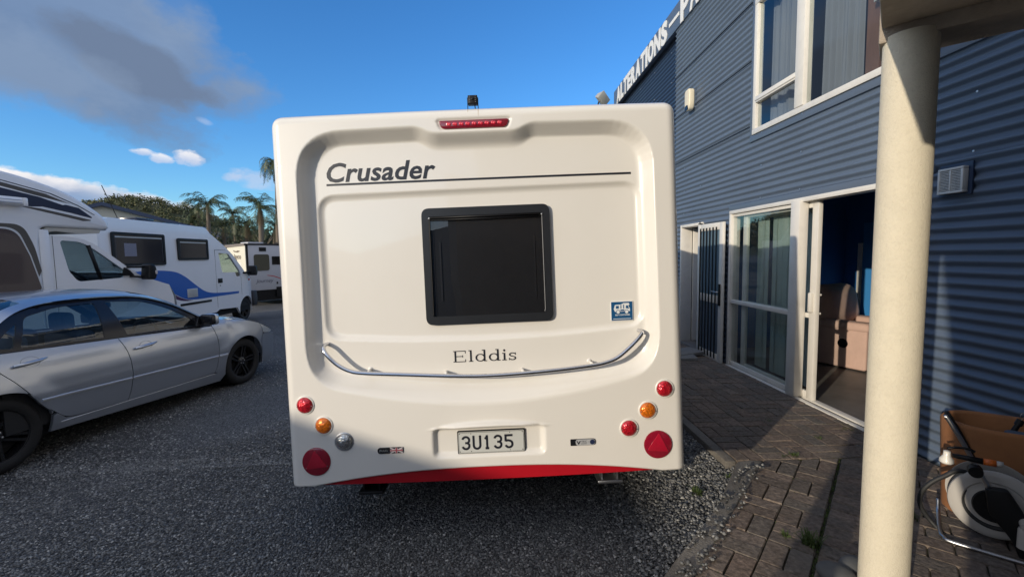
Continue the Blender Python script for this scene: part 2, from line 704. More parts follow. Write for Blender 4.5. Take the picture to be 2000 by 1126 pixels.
def gravel_material(name):
    mt = bpy.data.materials.new(name)
    mt.use_nodes = True
    T = mt.node_tree
    b = T.nodes['Principled BSDF']
    b.inputs['Roughness'].default_value = 0.75
    b.inputs['Specular IOR Level'].default_value = 0.35
    tc = _new(T, 'ShaderNodeTexCoord', {})

    def vor(scale, feature='F1'):
        v = _new(T, 'ShaderNodeTexVoronoi', {'feature': feature})
        v.inputs['Scale'].default_value = scale
        lk(T, tc.outputs['Object'], v.inputs['Vector'])
        return v
    v1 = vor(105.0)
    sep = _new(T, 'ShaderNodeSeparateColor', {})
    lk(T, v1.outputs['Color'], sep.inputs[0])
    cr = _new(T, 'ShaderNodeValToRGB', {})
    e = cr.color_ramp.elements
    e[0].position = 0.0; e[0].color = (0.022, 0.023, 0.025, 1)
    e[1].position = 1.0; e[1].color = (0.19, 0.19, 0.187, 1)
    for p, c in ((0.45, (0.082, 0.083, 0.085, 1)), (0.8, (0.14, 0.14, 0.14, 1))):
        q = e.new(p); q.color = c
    lk(T, sep.outputs[0], cr.inputs[0])
    nz = _new(T, 'ShaderNodeTexNoise', {})
    nz.inputs['Scale'].default_value = 0.55
    nz.inputs['Detail'].default_value = 6
    lk(T, tc.outputs['Object'], nz.inputs['Vector'])
    mr = _new(T, 'ShaderNodeMapRange', {})
    mr.inputs['From Min'].default_value = 0.3; mr.inputs['From Max'].default_value = 0.7
    mr.inputs['To Min'].default_value = 0.72; mr.inputs['To Max'].default_value = 1.25
    lk(T, nz.outputs[0], mr.inputs[0])
    mx = _new(T, 'ShaderNodeMix', {'data_type': 'RGBA', 'blend_type': 'MULTIPLY'})
    mx.inputs[0].default_value = 1.0
    lk(T, cr.outputs[0], mx.inputs[6])
    lk(T, mr.outputs[0], mx.inputs[7])
    lk(T, mx.outputs[2], b.inputs['Base Color'])
    bp = _new(T, 'ShaderNodeBump', {})
    bp.inputs['Strength'].default_value = 0.9
    bp.inputs['Distance'].default_value = 0.012
    bp.invert = True
    lk(T, v1.outputs['Distance'], bp.inputs['Height'])
    lk(T, bp.outputs[0], b.inputs['Normal'])
    return mt


def island_material(name, stops, rough=0.7, bump=0.0, bscale=200, spec=0.4):
    mt = bpy.data.materials.new(name)
    mt.use_nodes = True
    T = mt.node_tree
    b = T.nodes['Principled BSDF']
    b.inputs['Roughness'].default_value = rough
    b.inputs['Specular IOR Level'].default_value = spec
    gi = _new(T, 'ShaderNodeNewGeometry', {})
    cr = _new(T, 'ShaderNodeValToRGB', {})
    e = cr.color_ramp.elements
    e[0].position = stops[0][0]; e[0].color = (*stops[0][1], 1)
    e[1].position = stops[-1][0]; e[1].color = (*stops[-1][1], 1)
    for p, c in stops[1:-1]:
        q = e.new(p); q.color = (*c, 1)
    lk(T, gi.outputs['Random Per Island'], cr.inputs[0])
    lk(T, cr.outputs[0], b.inputs['Base Color'])
    if bump:
        tc = _new(T, 'ShaderNodeTexCoord', {})
        n = _new(T, 'ShaderNodeTexNoise', {})
        n.inputs['Scale'].default_value = bscale
        lk(T, tc.outputs['Object'], n.inputs['Vector'])
        bp = _new(T, 'ShaderNodeBump', {})
        bp.inputs['Strength'].default_value = bump
        bp.inputs['Distance'].default_value = 0.003
        lk(T, n.outputs[0], bp.inputs['Height'])
        lk(T, bp.outputs[0], b.inputs['Normal'])
    return mt


# ground: one sheet to the horizon, falling a little to the left as the yard does
xs = [-900, -200, -60, -20, -7.5] + list(np.linspace(-7, 2, 19)) + [6, 20, 60, 200, 900]
ys = [-300, -60, -15, -4] + list(np.linspace(0, 24, 25)) + [40, 80, 200, 1500]
vs = [(x, y, zg(x) + (0.012 * sin(x * 1.7 + 0.6 * y) * cos(y * 1.3 - x) if -7 < x < 1.2 and 3.5 < y < 24 else 0)) for y in ys for x in xs]
nx = len(xs)
fs = [(j * nx + i, j * nx + i + 1, (j + 1) * nx + i + 1, (j + 1) * nx + i) for j in range(len(ys) - 1) for i in range(nx - 1)]
M_GRAVEL = gravel_material('gravel_ground')
struct(mobj('ground', vs, fs, M_GRAVEL, smooth=True))

# kerb geometry
KI = [(1.931, 3.135), (0.921, 1.995), (-0.30, 0.616)]
KO = [(1.733, 3.147), (1.316, 2.592), (0.746, 2.003), (-0.50, 0.716)]


def left_of_kerb(x, y):
    if y > 3.147:
        return x < 1.655
    xo = float(np.interp(y, [0.716, 2.003, 2.592, 3.147], [-0.50, 0.746, 1.316, 1.733]))
    return x < xo - 0.005


def stones(name, n, region, size, mt, zoff=0.0, accept=None, squash=0.6):
    """Loose stones as real little lumps, all one mass."""
    P = []
    while len(P) < n:
        x, y = region(RNG)
        if accept is None or accept(x, y):
            P.append((x, y))
    P = np.array(P)
    oct_v = np.array([(1, 0, 0), (0, 1, 0), (-1, 0, 0), (0, -1, 0), (0.15, 0.1, 1), (-.1, 0, -1)], float)
    oct_f = np.array([(0, 1, 4), (1, 2, 4), (2, 3, 4), (3, 0, 4), (1, 0, 5), (2, 1, 5), (3, 2, 5), (0, 3, 5)])
    s = RNG.uniform(size[0], size[1], n) * RNG.uniform(0.7, 1.25, n)
    base = oct_v[None] * (1 + RNG.uniform(-.35, .35, (n, 6, 3)))
    base[:, :, 2] *= squash * RNG.uniform(0.6, 1.2, (n, 1))
    # random rotation: yaw plus a tilt
    a = RNG.uniform(0, 2 * pi, n); t = RNG.uniform(-.7, .7, n)
    x, y, z = base[:, :, 0], base[:, :, 1], base[:, :, 2]
    y2 = y * np.cos(t)[:, None] - z * np.sin(t)[:, None]; z2 = y * np.sin(t)[:, None] + z * np.cos(t)[:, None]
    x3 = x * np.cos(a)[:, None] - y2 * np.sin(a)[:, None]; y3 = x * np.sin(a)[:, None] + y2 * np.cos(a)[:, None]
    V = np.stack([x3, y3, z2], 2) * s[:, None, None]
    gz = 0.025 * np.clip(P[:, 0], -7.5, 2)
    V[:, :, 0] += P[:, 0][:, None]; V[:, :, 1] += P[:, 1][:, None]
    V[:, :, 2] += (gz + s * 0.25 + zoff)[:, None]
    F = (oct_f[None] + (np.arange(n) * 6)[:, None, None]).reshape(-1, 3)
    me = bpy.data.meshes.new(name)
    me.vertices.add(n * 6); me.vertices.foreach_set('co', V.reshape(-1))
    me.loops.add(len(F) * 3); me.loops.foreach_set('vertex_index', F.reshape(-1).astype(np.int32))
    me.polygons.add(len(F))
    me.polygons.foreach_set('loop_start', np.arange(0, len(F) * 3, 3, dtype=np.int32))
    me.update(calc_edges=True)
    return stuff(meobj(name, me, mt))


M_STONE = island_material('gravel_stone', [(0, (0.040, 0.042, 0.045)), (0.4, (0.132, 0.134, 0.134)), (0.78, (0.23, 0.23, 0.222)), (0.94, (0.30, 0.298, 0.285)), (1, (0.55, 0.54, 0.51))], 0.45, 0.4, 300)


def reg_near(r):
    y = 1.5 + 2.3 * r.random() ** 1.2
    return r.uniform(-1.28 * y - 0.3, 1.8), y


def reg_mid(r):
    y = 3.6 + 4.4 * r.random() ** 1.5
    return r.uniform(-1.15 * y + 0.2, -0.7), y


gs = stones('gravel', 76000, reg_near, (0.0050, 0.0098), M_STONE, accept=left_of_kerb)
gs2 = stones('gravel', 34000, reg_mid, (0.006, 0.0105), M_STONE, accept=left_of_kerb)
gs3 = stones('gravel', 8500, lambda r: (r.uniform(0.7, 1.72), r.uniform(1.95, 4.2)), (0.0085, 0.0145), M_STONE, 0.005, left_of_kerb)
gs4 = stones('gravel', 150, lambda r: (lambda t: (0.70 + 0.22 * r.random() + t * 1.02, 1.9 + t * 1.15))(r.random()), (0.008, 0.016), M_STONE, 0.085,
             lambda x, y: not left_of_kerb(x, y) and (x - (1.931 + (y - 3.135) * 0.886)) > -0.16 and (x - (1.931 + (y - 3.135) * 0.886)) < 0.05)

# concrete kerb, in lengths with joints
M_CONC = mat('exposed_concrete', (0.19, 0.175, 0.155), 0.85, var=0.3, vscale=60, bump=1.0, bscale=90, dark=(0.05, 0.045, 0.04), dark_scale=4, dark_amt=0.6, bdist=0.006)
kerb = struct(bpy.data.objects.new('kerb', None)); COL.objects.link(kerb)


def kerb_pt(line, t):
    L = [0]
    for a, b in zip(line, line[1:]):
        L.append(L[-1] + hypot(b[0] - a[0], b[1] - a[1]))
    d = t * L[-1]
    return (float(np.interp(d, L, [p[0] for p in line])), float(np.interp(d, L, [p[1] for p in line])))


for i in range(3):
    t0, t1 = i / 3 + (0.002 if i else 0), (i + 1) / 3 - 0.002
    n = 10
    A = [kerb_pt(KO, t0 + (t1 - t0) * k / n) for k in range(n + 1)]
    I = [kerb_pt(KI, t0 + (t1 - t0) * k / n) for k in range(n + 1)]
    b_ = B()
    for k in range(n):
        j = lambda: RNG.uniform(-.003, .003)
    rows = []
    for k in range(n + 1):
        o, q = A[k], I[k]
        w = [RNG.uniform(-.004, .004) for _ in range(4)]
        mid = lambda u: (o[0] + (q[0] - o[0]) * u, o[1] + (q[1] - o[1]) * u)
        rows.append([(*mid(0 + w[0]), -0.06), (*mid(0.02 + w[0]), 0.082 + w[1]), (*mid(0.12), 0.101 + w[2]), (*mid(0.55), 0.104 + w[3]), (*mid(0.9), 0.101 + w[1]), (*mid(0.99), 0.09), (*mid(0.99), -0.02)])
    vs = [p for r in rows for p in r]; m_ = len(rows[0])
    fs = [(k * m_ + c, k * m_ + c + 1, (k + 1) * m_ + c + 1, (k + 1) * m_ + c) for k in range(n) for c in range(m_ - 1)]
    fs += [tuple(range(m_)), tuple(n * m_ + c for c in range(m_ - 1, -1, -1))]
    mobj('kerb_stone', vs, fs, M_CONC, kerb, autosmooth=40)
for i in range(3):
    y0 = 3.15 + i * 1.85
    B().box(1.66, 1.738, y0 + 0.004, y0 + 1.846, -0.05, 0.098, 0.005, 2).out('kerb_stone', M_CONC, kerb, autosmooth=40)

# ------------------------------------------------------------------ brick path
M_BED = mat('path_bedding', (0.035, 0.032, 0.022), 0.95, var=0.3, vscale=30, bump=0.6, bscale=80, dark=(0.03, 0.045, 0.012), dark_scale=5, dark_amt=0.8)
path = struct(mobj('brick_path', [(-0.30, 0.62, 0.086), (3.14, 0.62, 0.086), (3.14, 8.7, 0.086), (1.739, 8.7, 0.086), (1.739, 3.14, 0.086), (1.931, 3.13, 0.086), (0.921, 1.99, 0.086)],
                   [(0, 1, 2, 3, 4, 5, 6)], M_BED))


def brick_material():
    mt = bpy.data.materials.new('worn_brick')
    mt.use_nodes = True
    T = mt.node_tree
    b = T.nodes['Principled BSDF']
    b.inputs['Roughness'].default_value = 0.82
    b.inputs['Specular IOR Level'].default_value = 0.3
    oi = _new(T, 'ShaderNodeObjectInfo', {})
    gi = _new(T, 'ShaderNodeNewGeometry', {})
    ad = _new(T, 'ShaderNodeMath', {'operation': 'ADD'})
    lk(T, oi.outputs['Random'], ad.inputs[0]); lk(T, gi.outputs['Random Per Island'], ad.inputs[1])
    fr = _new(T, 'ShaderNodeMath', {'operation': 'FRACT'})
    lk(T, ad.outputs[0], fr.inputs[0])
    cr = _new(T, 'ShaderNodeValToRGB', {})
    e = cr.color_ramp.elements
    e[0].color = (0.17, 0.132, 0.105, 1); e[1].color = (0.23, 0.185, 0.15, 1)
    q = e.new(0.5); q.color = (0.155, 0.135, 0.115, 1)
    q = e.new(0.75); q.color = (0.20, 0.15, 0.118, 1)
    lk(T, fr.outputs[0], cr.inputs[0])
    tc = _new(T, 'ShaderNodeTexCoord', {})

    def noise(sc, det=6, ro=0.65):
        n = _new(T, 'ShaderNodeTexNoise', {})
        n.inputs['Scale'].default_value = sc; n.inputs['Detail'].default_value = det; n.inputs['Roughness'].default_value = ro
        lk(T, gi.outputs['Position'], n.inputs['Vector'])
        return n.outputs[0]
    rp = _new(T, 'ShaderNodeMapRange', {})
    rp.inputs['From Min'].default_value = 0.36; rp.inputs['From Max'].default_value = 0.66
    rp.inputs['To Min'].default_value = 0.55; rp.inputs['To Max'].default_value = 1.25
    lk(T, noise(38), rp.inputs[0])
    mx = _new(T, 'ShaderNodeMix', {'data_type': 'RGBA', 'blend_type': 'MULTIPLY'})
    mx.inputs[0].default_value = 1
    lk(T, cr.outputs[0], mx.inputs[6]); lk(T, rp.outputs[0], mx.inputs[7])
    gr = _new(T, 'ShaderNodeMapRange', {})
    gr.inputs['From Min'].default_value = 0.52; gr.inputs['From Max'].default_value = 0.75
    gr.inputs['To Max'].default_value = 0.7
    lk(T, noise(2.2, 8), gr.inputs[0])
    m2 = _new(T, 'ShaderNodeMix', {'data_type': 'RGBA'})
    lk(T, gr.outputs[0], m2.inputs[0]); lk(T, mx.outputs[2], m2.inputs[6])
    m2.inputs[7].default_value = (0.14, 0.13, 0.115, 1)
    lk(T, m2.outputs[2], b.inputs['Base Color'])
    bp = _new(T, 'ShaderNodeBump', {})
    bp.inputs['Strength'].default_value = 1.0; bp.inputs['Distance'].default_value = 0.007
    lk(T, noise(42, 5, 0.6), bp.inputs['Height'])
    lk(T, bp.outputs[0], b.inputs['Normal'])
    return mt


M_BRICK = brick_material()


def clip(poly, nx_, ny_, c):
    """keep the part of a convex polygon where nx*x + ny*y <= c"""
    out = []
    for i in range(len(poly)):
        a, b = poly[i], poly[(i + 1) % len(poly)]
        da = nx_ * a[0] + ny_ * a[1] - c; db = nx_ * b[0] + ny_ * b[1] - c
        if da <= 0:
            out.append(a)
        if (da < 0 < db) or (db < 0 < da):
            t = da / (da - db)
            out.append((a[0] + (b[0] - a[0]) * t, a[1] + (b[1] - a[1]) * t))
    return out


def area(p):
    return 0.5 * sum(p[i][0] * p[(i + 1) % len(p)][1] - p[(i + 1) % len(p)][0] * p[i][1] for i in range(len(p)))


def brick_geo(poly):
    """worn brick: chamfered top, a slightly tilted face, joints left open"""
    if area(poly) < 0:
        poly = poly[::-1]
    c = np.mean(np.array(poly), 0)
    tz = RNG.uniform(-.0025, .0025); tx, ty = RNG.uniform(-.016, .016, 2)
    n = len(poly)
    vs = []
    for z, ins in ((0.062, 0.0), (0.094, 0.0), (0.101, 0.007)):
        for p in poly:
            d = np.array(p) - c
            L = max(1e-6, float(np.hypot(*d)))
            q = c + d * (1 - ins / L)
            wob = RNG.uniform(-.0018, .0018, 2)
            vs.append((q[0] + wob[0] * (ins > 0 or z > .09), q[1] + wob[1] * (z > .09), z + (tz + tx * d[0] + ty * d[1] + RNG.uniform(-.0015, .0015)) * (z > .09)))
    fs = [(r * n + i, r * n + (i + 1) % n, (r + 1) * n + (i + 1) % n, (r + 1) * n + i) for r in range(2) for i in range(n)]
    fs.append(tuple(2 * n + i for i in range(n)))
    return vs, fs


polys = []
A_ = (0.670, 0.742); B_ = (0.742, -0.670)                     # along and across the diagonal strip by the kerb
U = 0.2145; G_ = 0.0055


def w2(a, b):
    return (a * A_[0] + b * B_[0], a * A_[1] + b * B_[1])


def rect_ab(a0, a1, b0, b1):
    g = G_ / 2
    return [w2(a0 + g, b0 + g), w2(a0 + g, b1 - g), w2(a1 - g, b1 - g), w2(a1 - g, b0 + g)]


near = []
for i in range(-2, 22):
    for k in range(2):
        a0 = 0.70 + i * U; b0 = -0.239 - (k + 1) * U
        if (i + k) % 2:
            near += [rect_ab(a0, a0 + U / 2, b0, b0 + U), rect_ab(a0 + U / 2, a0 + U, b0, b0 + U)]
        else:
            near += [rect_ab(a0, a0 + U, b0, b0 + U / 2), rect_ab(a0, a0 + U, b0 + U / 2, b0 + U)]
for i in range(-6, 42):                                       # plain rows on the wall side of the long joint
    for k in range(0, 13):
        a0 = 0.62 + i * U / 2; b0 = -0.228 + k * U + (0.5 * U if i % 2 else 0) - (0 if k else (0.5 * U if i % 2 else 0))
        b1 = -0.228 + (k + 1) * U + (0.5 * U if i % 2 else 0)
        near.append(rect_ab(a0, a0 + U / 2, b0, b1))
for p in near:
    p = clip(p, 0, 1, 3.145); 
    if len(p) > 2: p = clip(p, 1, 0, 3.125)
    if len(p) > 2: p = clip(p, 0, -1, -1.55)
    if len(p) > 2 and abs(area(p)) > 0.0012:
        # stay on the path side of the kerb
        c = np.mean(np.array(p), 0)
        if c[0] > float(np.interp(c[1], [0.616, 1.995, 3.135], [-0.30, 0.921, 1.931])) + 0.02 and c[0] < 1.32 * c[1] + 0.6:
            polys.append(p)
for i in range(0, 7):
    for j in range(0, 26):
        x0 = 1.742 + i * U; y0 = 3.155 + j * U
        g = G_ / 2
        R = lambda xa, xb, ya, yb: [(xa + g, ya + g), (xb - g, ya + g), (xb - g, yb - g), (xa + g, yb - g)]
        q = [R(x0, x0 + U, y0, y0 + U / 2), R(x0, x0 + U, y0 + U / 2, y0 + U)] if (i + j) % 2 else [R(x0, x0 + U / 2, y0, y0 + U), R(x0 + U / 2, x0 + U, y0, y0 + U)]
        for p in q:
            p = clip(p, 1, 0, 3.125)
            if len(p) > 2 and abs(area(p)) > 0.0012:
                polys.append(p)
polys.sort(key=lambda p: hypot(*np.mean(np.array(p), 0)))
for p in polys[:296]:
    v, f = brick_geo(p)
    c = np.mean(np.array(v), 0)
    mobj('brick', [tuple(np.array(q) - c) for q in v], f, M_BRICK, path, loc=tuple(c))
VV, FF = [], []
for p in polys[296:]:
    v, f = brick_geo(p)
    o = len(VV)
    VV += v; FF += [tuple(i + o for i in q) for q in f]
stuff(mobj('far_bricks', VV, FF, M_BRICK, path))

# ------------------------------------------------------------------ the blue corrugated building
XW = 3.15
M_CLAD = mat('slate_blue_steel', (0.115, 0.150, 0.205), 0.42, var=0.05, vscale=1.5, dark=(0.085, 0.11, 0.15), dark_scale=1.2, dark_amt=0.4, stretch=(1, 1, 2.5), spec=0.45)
M_CLAD2 = mat('navy_and_shaded_steel', (0.022, 0.040, 0.085), 0.40, var=0.06, vscale=1.5)
M_FLASH = mat('slate_flashing', (0.105, 0.135, 0.185), 0.42, var=0.04, vscale=2)
bld = thing('metal_building', 'long blue grey corrugated steel building with white lettering along its top edge', 'building', (XW, 0, 0))
PITCH, AMP = 0.0762, 0.0120


def corr(name, y0, y1, z0, z1, mt=M_CLAD, x=0.0, parent=bld, step=9):
    n = max(4, int((z1 - z0) / PITCH * step))
    vs, fs = [], []
    for i in range(n + 1):
        z = z0 + (z1 - z0) * i / n
        dx = x + AMP * cos(2 * pi * z / PITCH)
        vs += [(dx, y0, z), (dx, y1, z)]
    for i in range(n):
        fs.append((2 * i, 2 * i + 2, 2 * i + 3, 2 * i + 1))
    return mobj(name, vs, fs, mt, parent, smooth=True)


WY0, WY1, WZ0, WZ1 = 2.75, 5.49, 3.063, 4.64                  # upper window
DY0, DY1, DZ0, DZ1 = 3.22, 5.965, 0.085, 2.19                  # sliding door
EY0, EY1, EZ1 = 6.80, 7.56, 2.06                               # doorway
Y0 = -3.0
for (a, b, c, d, x) in ((Y0, DY0 - 0.03, 0.03, 2.26, 0), (DY1 + 0.03, EY0 - 0.02, 0.03, 2.26, 0), (EY1 + 0.05, 7.94, 0.03, 2.26, 0), (EY0 - 0.02, EY1 + 0.05, EZ1 + 0.05, 2.26, 0),
                        (Y0, 7.94, 2.262, 3.0, -0.001), (WY1 + 0.06, 7.94, 3.0, 3.19, -0.001), (WY1 + 0.06, 7.94, 3.17, 3.97, -0.005), (WY1 + 0.06, 7.94, 3.95, 4.66, -0.009),
                        (Y0, WY0 - 0.06, 3.0, 4.66, -0.003), (Y0, 7.94, 4.64, 5.46, -0.013)):
    corr('cladding_panel', a, b, c, d, x=x)
corr('cladding_panel', 7.95, 12.0, 2.0, 5.46, M_CLAD2, x=0.10)  # shade of the far wall put into the darker navy colour
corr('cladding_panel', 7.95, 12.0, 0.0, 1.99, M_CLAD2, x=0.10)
for z in (3.182, 3.962, 4.652):
    box('sheet_lap', M_BLACK, bld, -0.0265, -0.012, WY1 + 0.072, 7.94, z - 0.003, z + 0.003)
# rows of roofing screws, real heads
scr = B()
for y in (6.9, 7.5, 5.3, 4.6, 3.3, 2.9, 2.2, 1.6):
    for k, z in enumerate((2.31, 2.69, 3.08)):
        scr.lathe([(0.0, -0.004), (0.007, -0.003), (0.008, 0.0)], 8, 'x', (-AMP - 0.003, y, round(z / PITCH) * PITCH + PITCH / 2 * 0))
for y in np.arange(8.4, 12, 0.9):
    for k in range(2, 26):
        if (k % 4) == 0:
            scr.lathe([(0.0, -0.008), (0.011, -0.006), (0.012, 0.0)], 6, 'x', (0.10 - AMP, y, round((2.1 + k * 0.13) / PITCH) * PITCH + PITCH / 2))
for z in (2.232,):
    for y in np.arange(3.4, 5.9, 0.62):
        scr.lathe([(0.0, -0.004), (0.007, -0.003), (0.008, 0.0)], 8, 'x', (-0.014, y, z))
stuff(scr.out('screw_heads', M_ALU, bld))
# end walls, roof, inside linings (the building is a closed shell)
M_BLUEWALL = mat('blue_room_wall', (0.025, 0.15, 0.42), 0.7, var=0.06, vscale=3, bump=0.1, bscale=60)
M_CEIL = mat('room_ceiling', (0.28, 0.28, 0.28), 0.8)
M_FLOORC = mat('polished_concrete', (0.14, 0.13, 0.12), 0.5, var=0.25, vscale=5, dark=(0.07, 0.065, 0.06), dark_scale=3, dark_amt=0.7)
B().box(0.06, 9.0, Y0, 12.0, 5.50, 5.58).out('roof', M_FLASH, bld)
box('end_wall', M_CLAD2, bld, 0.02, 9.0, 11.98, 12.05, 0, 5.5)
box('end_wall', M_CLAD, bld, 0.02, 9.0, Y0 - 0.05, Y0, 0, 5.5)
box('rear_wall', M_CLAD, bld, 9.0, 9.05, Y0, 12, 0, 5.5)
box('room_floor', M_FLOORC, bld, 0.06, 5.6, 2.0, 7.0, 0.0, 0.095)
box('interior_wall', M_BLUEWALL, bld, 0.10, 5.6, 7.0, 7.06, 0.0, 2.7)
box('interior_wall', M_BLUEWALL, bld, 2.40, 2.46, 2.0, 6.998, 0.0955, 2.618)
box('interior_wall', M_BLUEWALL, bld, 0.03, 5.6, 1.94, 2.0, 0.0, 2.7)
box('ceiling', M_CEIL, bld, 0.03, 5.66, 1.94, 7.06, 2.62, 2.70)
box('interior_trim', M_FRAMEW, bld, 2.36, 2.398, 6.62, 6.70, 0.1, 1.75)
M_BLUEDOOR = mat('bright_blue_door', (0.05, 0.26, 0.60), 0.5, var=0.03)
box('interior_door', M_BLUEDOOR, bld, 2.37, 2.398, 5.80, 6.615, 0.1, 2.05)
# sign band with the raised white lettering
M_LETW = mat('white_sign_letter', (0.78, 0.77, 0.74), 0.4, var=0.03, vscale=8)
fas = box('sign_fascia', M_FLASH, bld, -0.05, 0.03, Y0, 12.0, 5.452, 5.86, 0.004)
MT = Matrix(((0, 0, -1, -0.052), (-1, 0, 0, 0), (0, 1, 0, 5.475), (0, 0, 0, 1)))
word = 'ALTERATIONS'
widths = [0.36, 0.28, 0.31, 0.29, 0.34, 0.36, 0.31, 0.15, 0.37, 0.37, 0.33]
y = 11.70
for ch, w_ in zip(word, widths):
    o = text('letter', ch, 0.50, Matrix.Identity(4), M_LETW, fas, ext=0.006, offset=0.026)
    xs_ = [v.co.x for v in o.data.vertices]
    s_ = (w_ - 0.035) / (max(xs_) - min(xs_))
    o.data.transform(Matrix.Translation((0, y, 0)) @ MT @ Matrix.Diagonal((s_, 1, 1, 1)) @ Matrix.Translation((-min(xs_), 0, 0)))
    y -= w_
box('letter_dash', M_LETW, fas, -0.058, -0.0505, y - 0.50, y - 0.06, 5.62, 5.68)
y -= 0.56
for ch, w_ in zip('PA', (0.36, 0.36)):
    o = text('letter', ch, 0.50, Matrix.Identity(4), M_LETW, fas, ext=0.006, offset=0.026)
    xs_ = [v.co.x for v in o.data.vertices]
    s_ = (w_ - 0.035) / (max(xs_) - min(xs_))
    o.data.transform(Matrix.Translation((0, y, 0)) @ MT @ Matrix.Diagonal((s_, 1, 1, 1)) @ Matrix.Translation((-min(xs_), 0, 0)))
    y -= w_

# upper window: frame, opening sash, panes, curtain
M_PANE = glass('window_glass', (0.84, 0.89, 0.88), 1.0)
M_CURT = mat('grey_net_curtain', (0.17, 0.18, 0.21), 0.9, var=0.08, vscale=6, stretch=(1, 6, 0.4))
M_WOOD = mat('brown_timber', (0.16, 0.075, 0.04), 0.6, var=0.25, vscale=8, stretch=(4, 4, 0.5))
win = bpy.data.objects.new('window', None); link(win, bld)


def fr(name, x0, x1, ya, yb, za, zb, par, mt=M_FRAMEW, bev=0.004):
    return B().box(x0, x1, ya, yb, za, zb, bev, 2).out(name, mt, par, autosmooth=35)


fr('flashing', -0.016, 0.02, WY0, WY1 + 0.07, WZ0 - 0.075, WZ0 - 0.002, win, M_FLASH)
fr('flashing', -0.016, 0.02, WY1 + 0.002, WY1 + 0.07, WZ0 - 0.001, WZ1 + 0.07, win, M_FLASH)
fr('flashing', -0.016, 0.02, WY0, WY1, WZ1 + 0.002, WZ1 + 0.07, win, M_FLASH)
fr('frame_rail', -0.032, 0.05, WY0, WY1, WZ0, WZ0 + 0.062, win)
fr('frame_rail', -0.032, 0.05, WY0, WY1, WZ1 - 0.06, WZ1, win)
fr('frame_stile', -0.030, 0.05, WY1 - 0.065, WY1 - 0.001, WZ0 + 0.063, WZ1 - 0.061, win)
fr('frame_stile', -0.030, 0.05, WY0 + 0.001, WY0 + 0.06, WZ0 + 0.063, WZ1 - 0.061, win)
fr('mullion', -0.040, 0.05, 4.57, 4.70, WZ0 + 0.063, WZ1 - 0.061, win)
fr('sash_rail', -0.036, 0.03, 4.702, WY1 - 0.066, 3.425, 3.50, win)
fr('sash_bead', -0.046, -0.0365, 4.702, WY1 - 0.066, 3.445, 3.462, win)
for (a, b, c, d) in ((4.70, WY1 - 0.066, WZ0 + 0.06, 3.43), (4.70, WY1 - 0.066, 3.495, WZ1 - 0.06), (WY0 + 0.06, 4.57, WZ0 + 0.06, WZ1 - 0.06)):
    mobj('pane', [(0.004, a, c), (0.004, b, c), (0.004, b, d), (0.004, a, d)], [(0, 1, 2, 3)], M_PANE, win)


def curtain(name, y0, y1, z0, z1, x, mt, par, amp=0.03, waves=9, n=90, seed=0):
    vs, fs = [], []
    for i in range(n + 1):
        t = i / n
        yy = y0 + (y1 - y0) * t
        d = amp * sin(2 * pi * waves * t + 1.3 * sin(5 * t + seed)) + amp * .4 * sin(2 * pi * waves * 2.3 * t)
        vs += [(x + d, yy, z0), (x + d * .6, yy, z1)]
    for i in range(n):
        fs.append((2 * i, 2 * i + 1, 2 * i + 3, 2 * i + 2))
    return mobj(name, vs, fs, mt, par, smooth=True)


curtain('curtain', 4.74, 5.42, WZ0, WZ1, 0.17, M_CURT, win, 0.02, 5)
curtain('curtain', 4.08, 4.55, WZ0, WZ1, 0.16, M_CURT, win, 0.028, 5, seed=2)
box('timber_post', M_WOOD, win, 0.10, 0.19, 3.82, 3.96, WZ0, WZ1)
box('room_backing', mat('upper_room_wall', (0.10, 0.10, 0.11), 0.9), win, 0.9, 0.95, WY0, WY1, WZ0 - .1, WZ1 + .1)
lampw = B().lathe([(0.0, 0.0), (0.10, 0.0), (0.075, 0.10), (0.045, 0.16), (0.0, 0.16)], 20, 'z', (0.10, 3.74, 3.76)).box(0.03, 0.17, 3.66, 3.82, 3.715, 3.757, 0.005)
lampw.out('sill_ornament', mat('pale_ceramic', (0.5, 0.5, 0.46), 0.4), win, autosmooth=40)

# sliding glass door
sl = bpy.data.objects.new('sliding_door', None); link(sl, bld)
fr('flashing', -0.018, 0.02, DY0 - 0.06, DY1 + 0.06, DZ1 + 0.002, 2.258, sl, M_FLASH)
fr('flashing', -0.018, 0.02, DY1 + 0.002, DY1 + 0.055, 0.03, DZ1 + 0.001, sl, M_FLASH)
fr('head_rail', -0.040, 0.09, DY0, DY1, DZ1 - 0.045, DZ1, sl)
fr('frame_stile', -0.038, 0.09, DY1 - 0.05, DY1 - 0.001, DZ0 + 0.03, DZ1 - 0.046, sl)
fr('frame_stile', -0.038, 0.09, DY0 + 0.001, DY0 + 0.05, DZ0 + 0.03, DZ1 - 0.046, sl)
fr('sill_rail', -0.055, 0.0, DY0, DY1, 0.070, 0.108, sl)
fr('sill_track', 0.002, 0.03, DY0, DY1, 0.070, 0.100, sl, M_BLACK, 0)
fr('sill_rail', 0.032, 0.11, DY0, DY1, 0.070, 0.112, sl)
fr('mullion', -0.065, 0.03, 4.515, 4.655, DZ0 + 0.03, DZ1 - 0.03, sl)
fr('panel_rail', -0.030, 0.02, 4.656, DY1 - 0.051, 0.955, 1.005, sl)
fr('panel_rail', -0.012, 0.02, 4.656, DY1 - 0.051, 0.112, 0.165, sl)
fr('panel_rail', -0.012, 0.02, 4.656, DY1 - 0.051, DZ1 - 0.085, DZ1 - 0.047, sl)
for c, d in ((0.15, 0.965), (1.0, DZ1 - 0.07)):
    mobj('pane', [(0.004, 4.64, c), (0.004, DY1 - 0.04, c), (0.004, DY1 - 0.04, d), (0.004, 4.64, d)], [(0, 1, 2, 3)], M_PANE, sl)
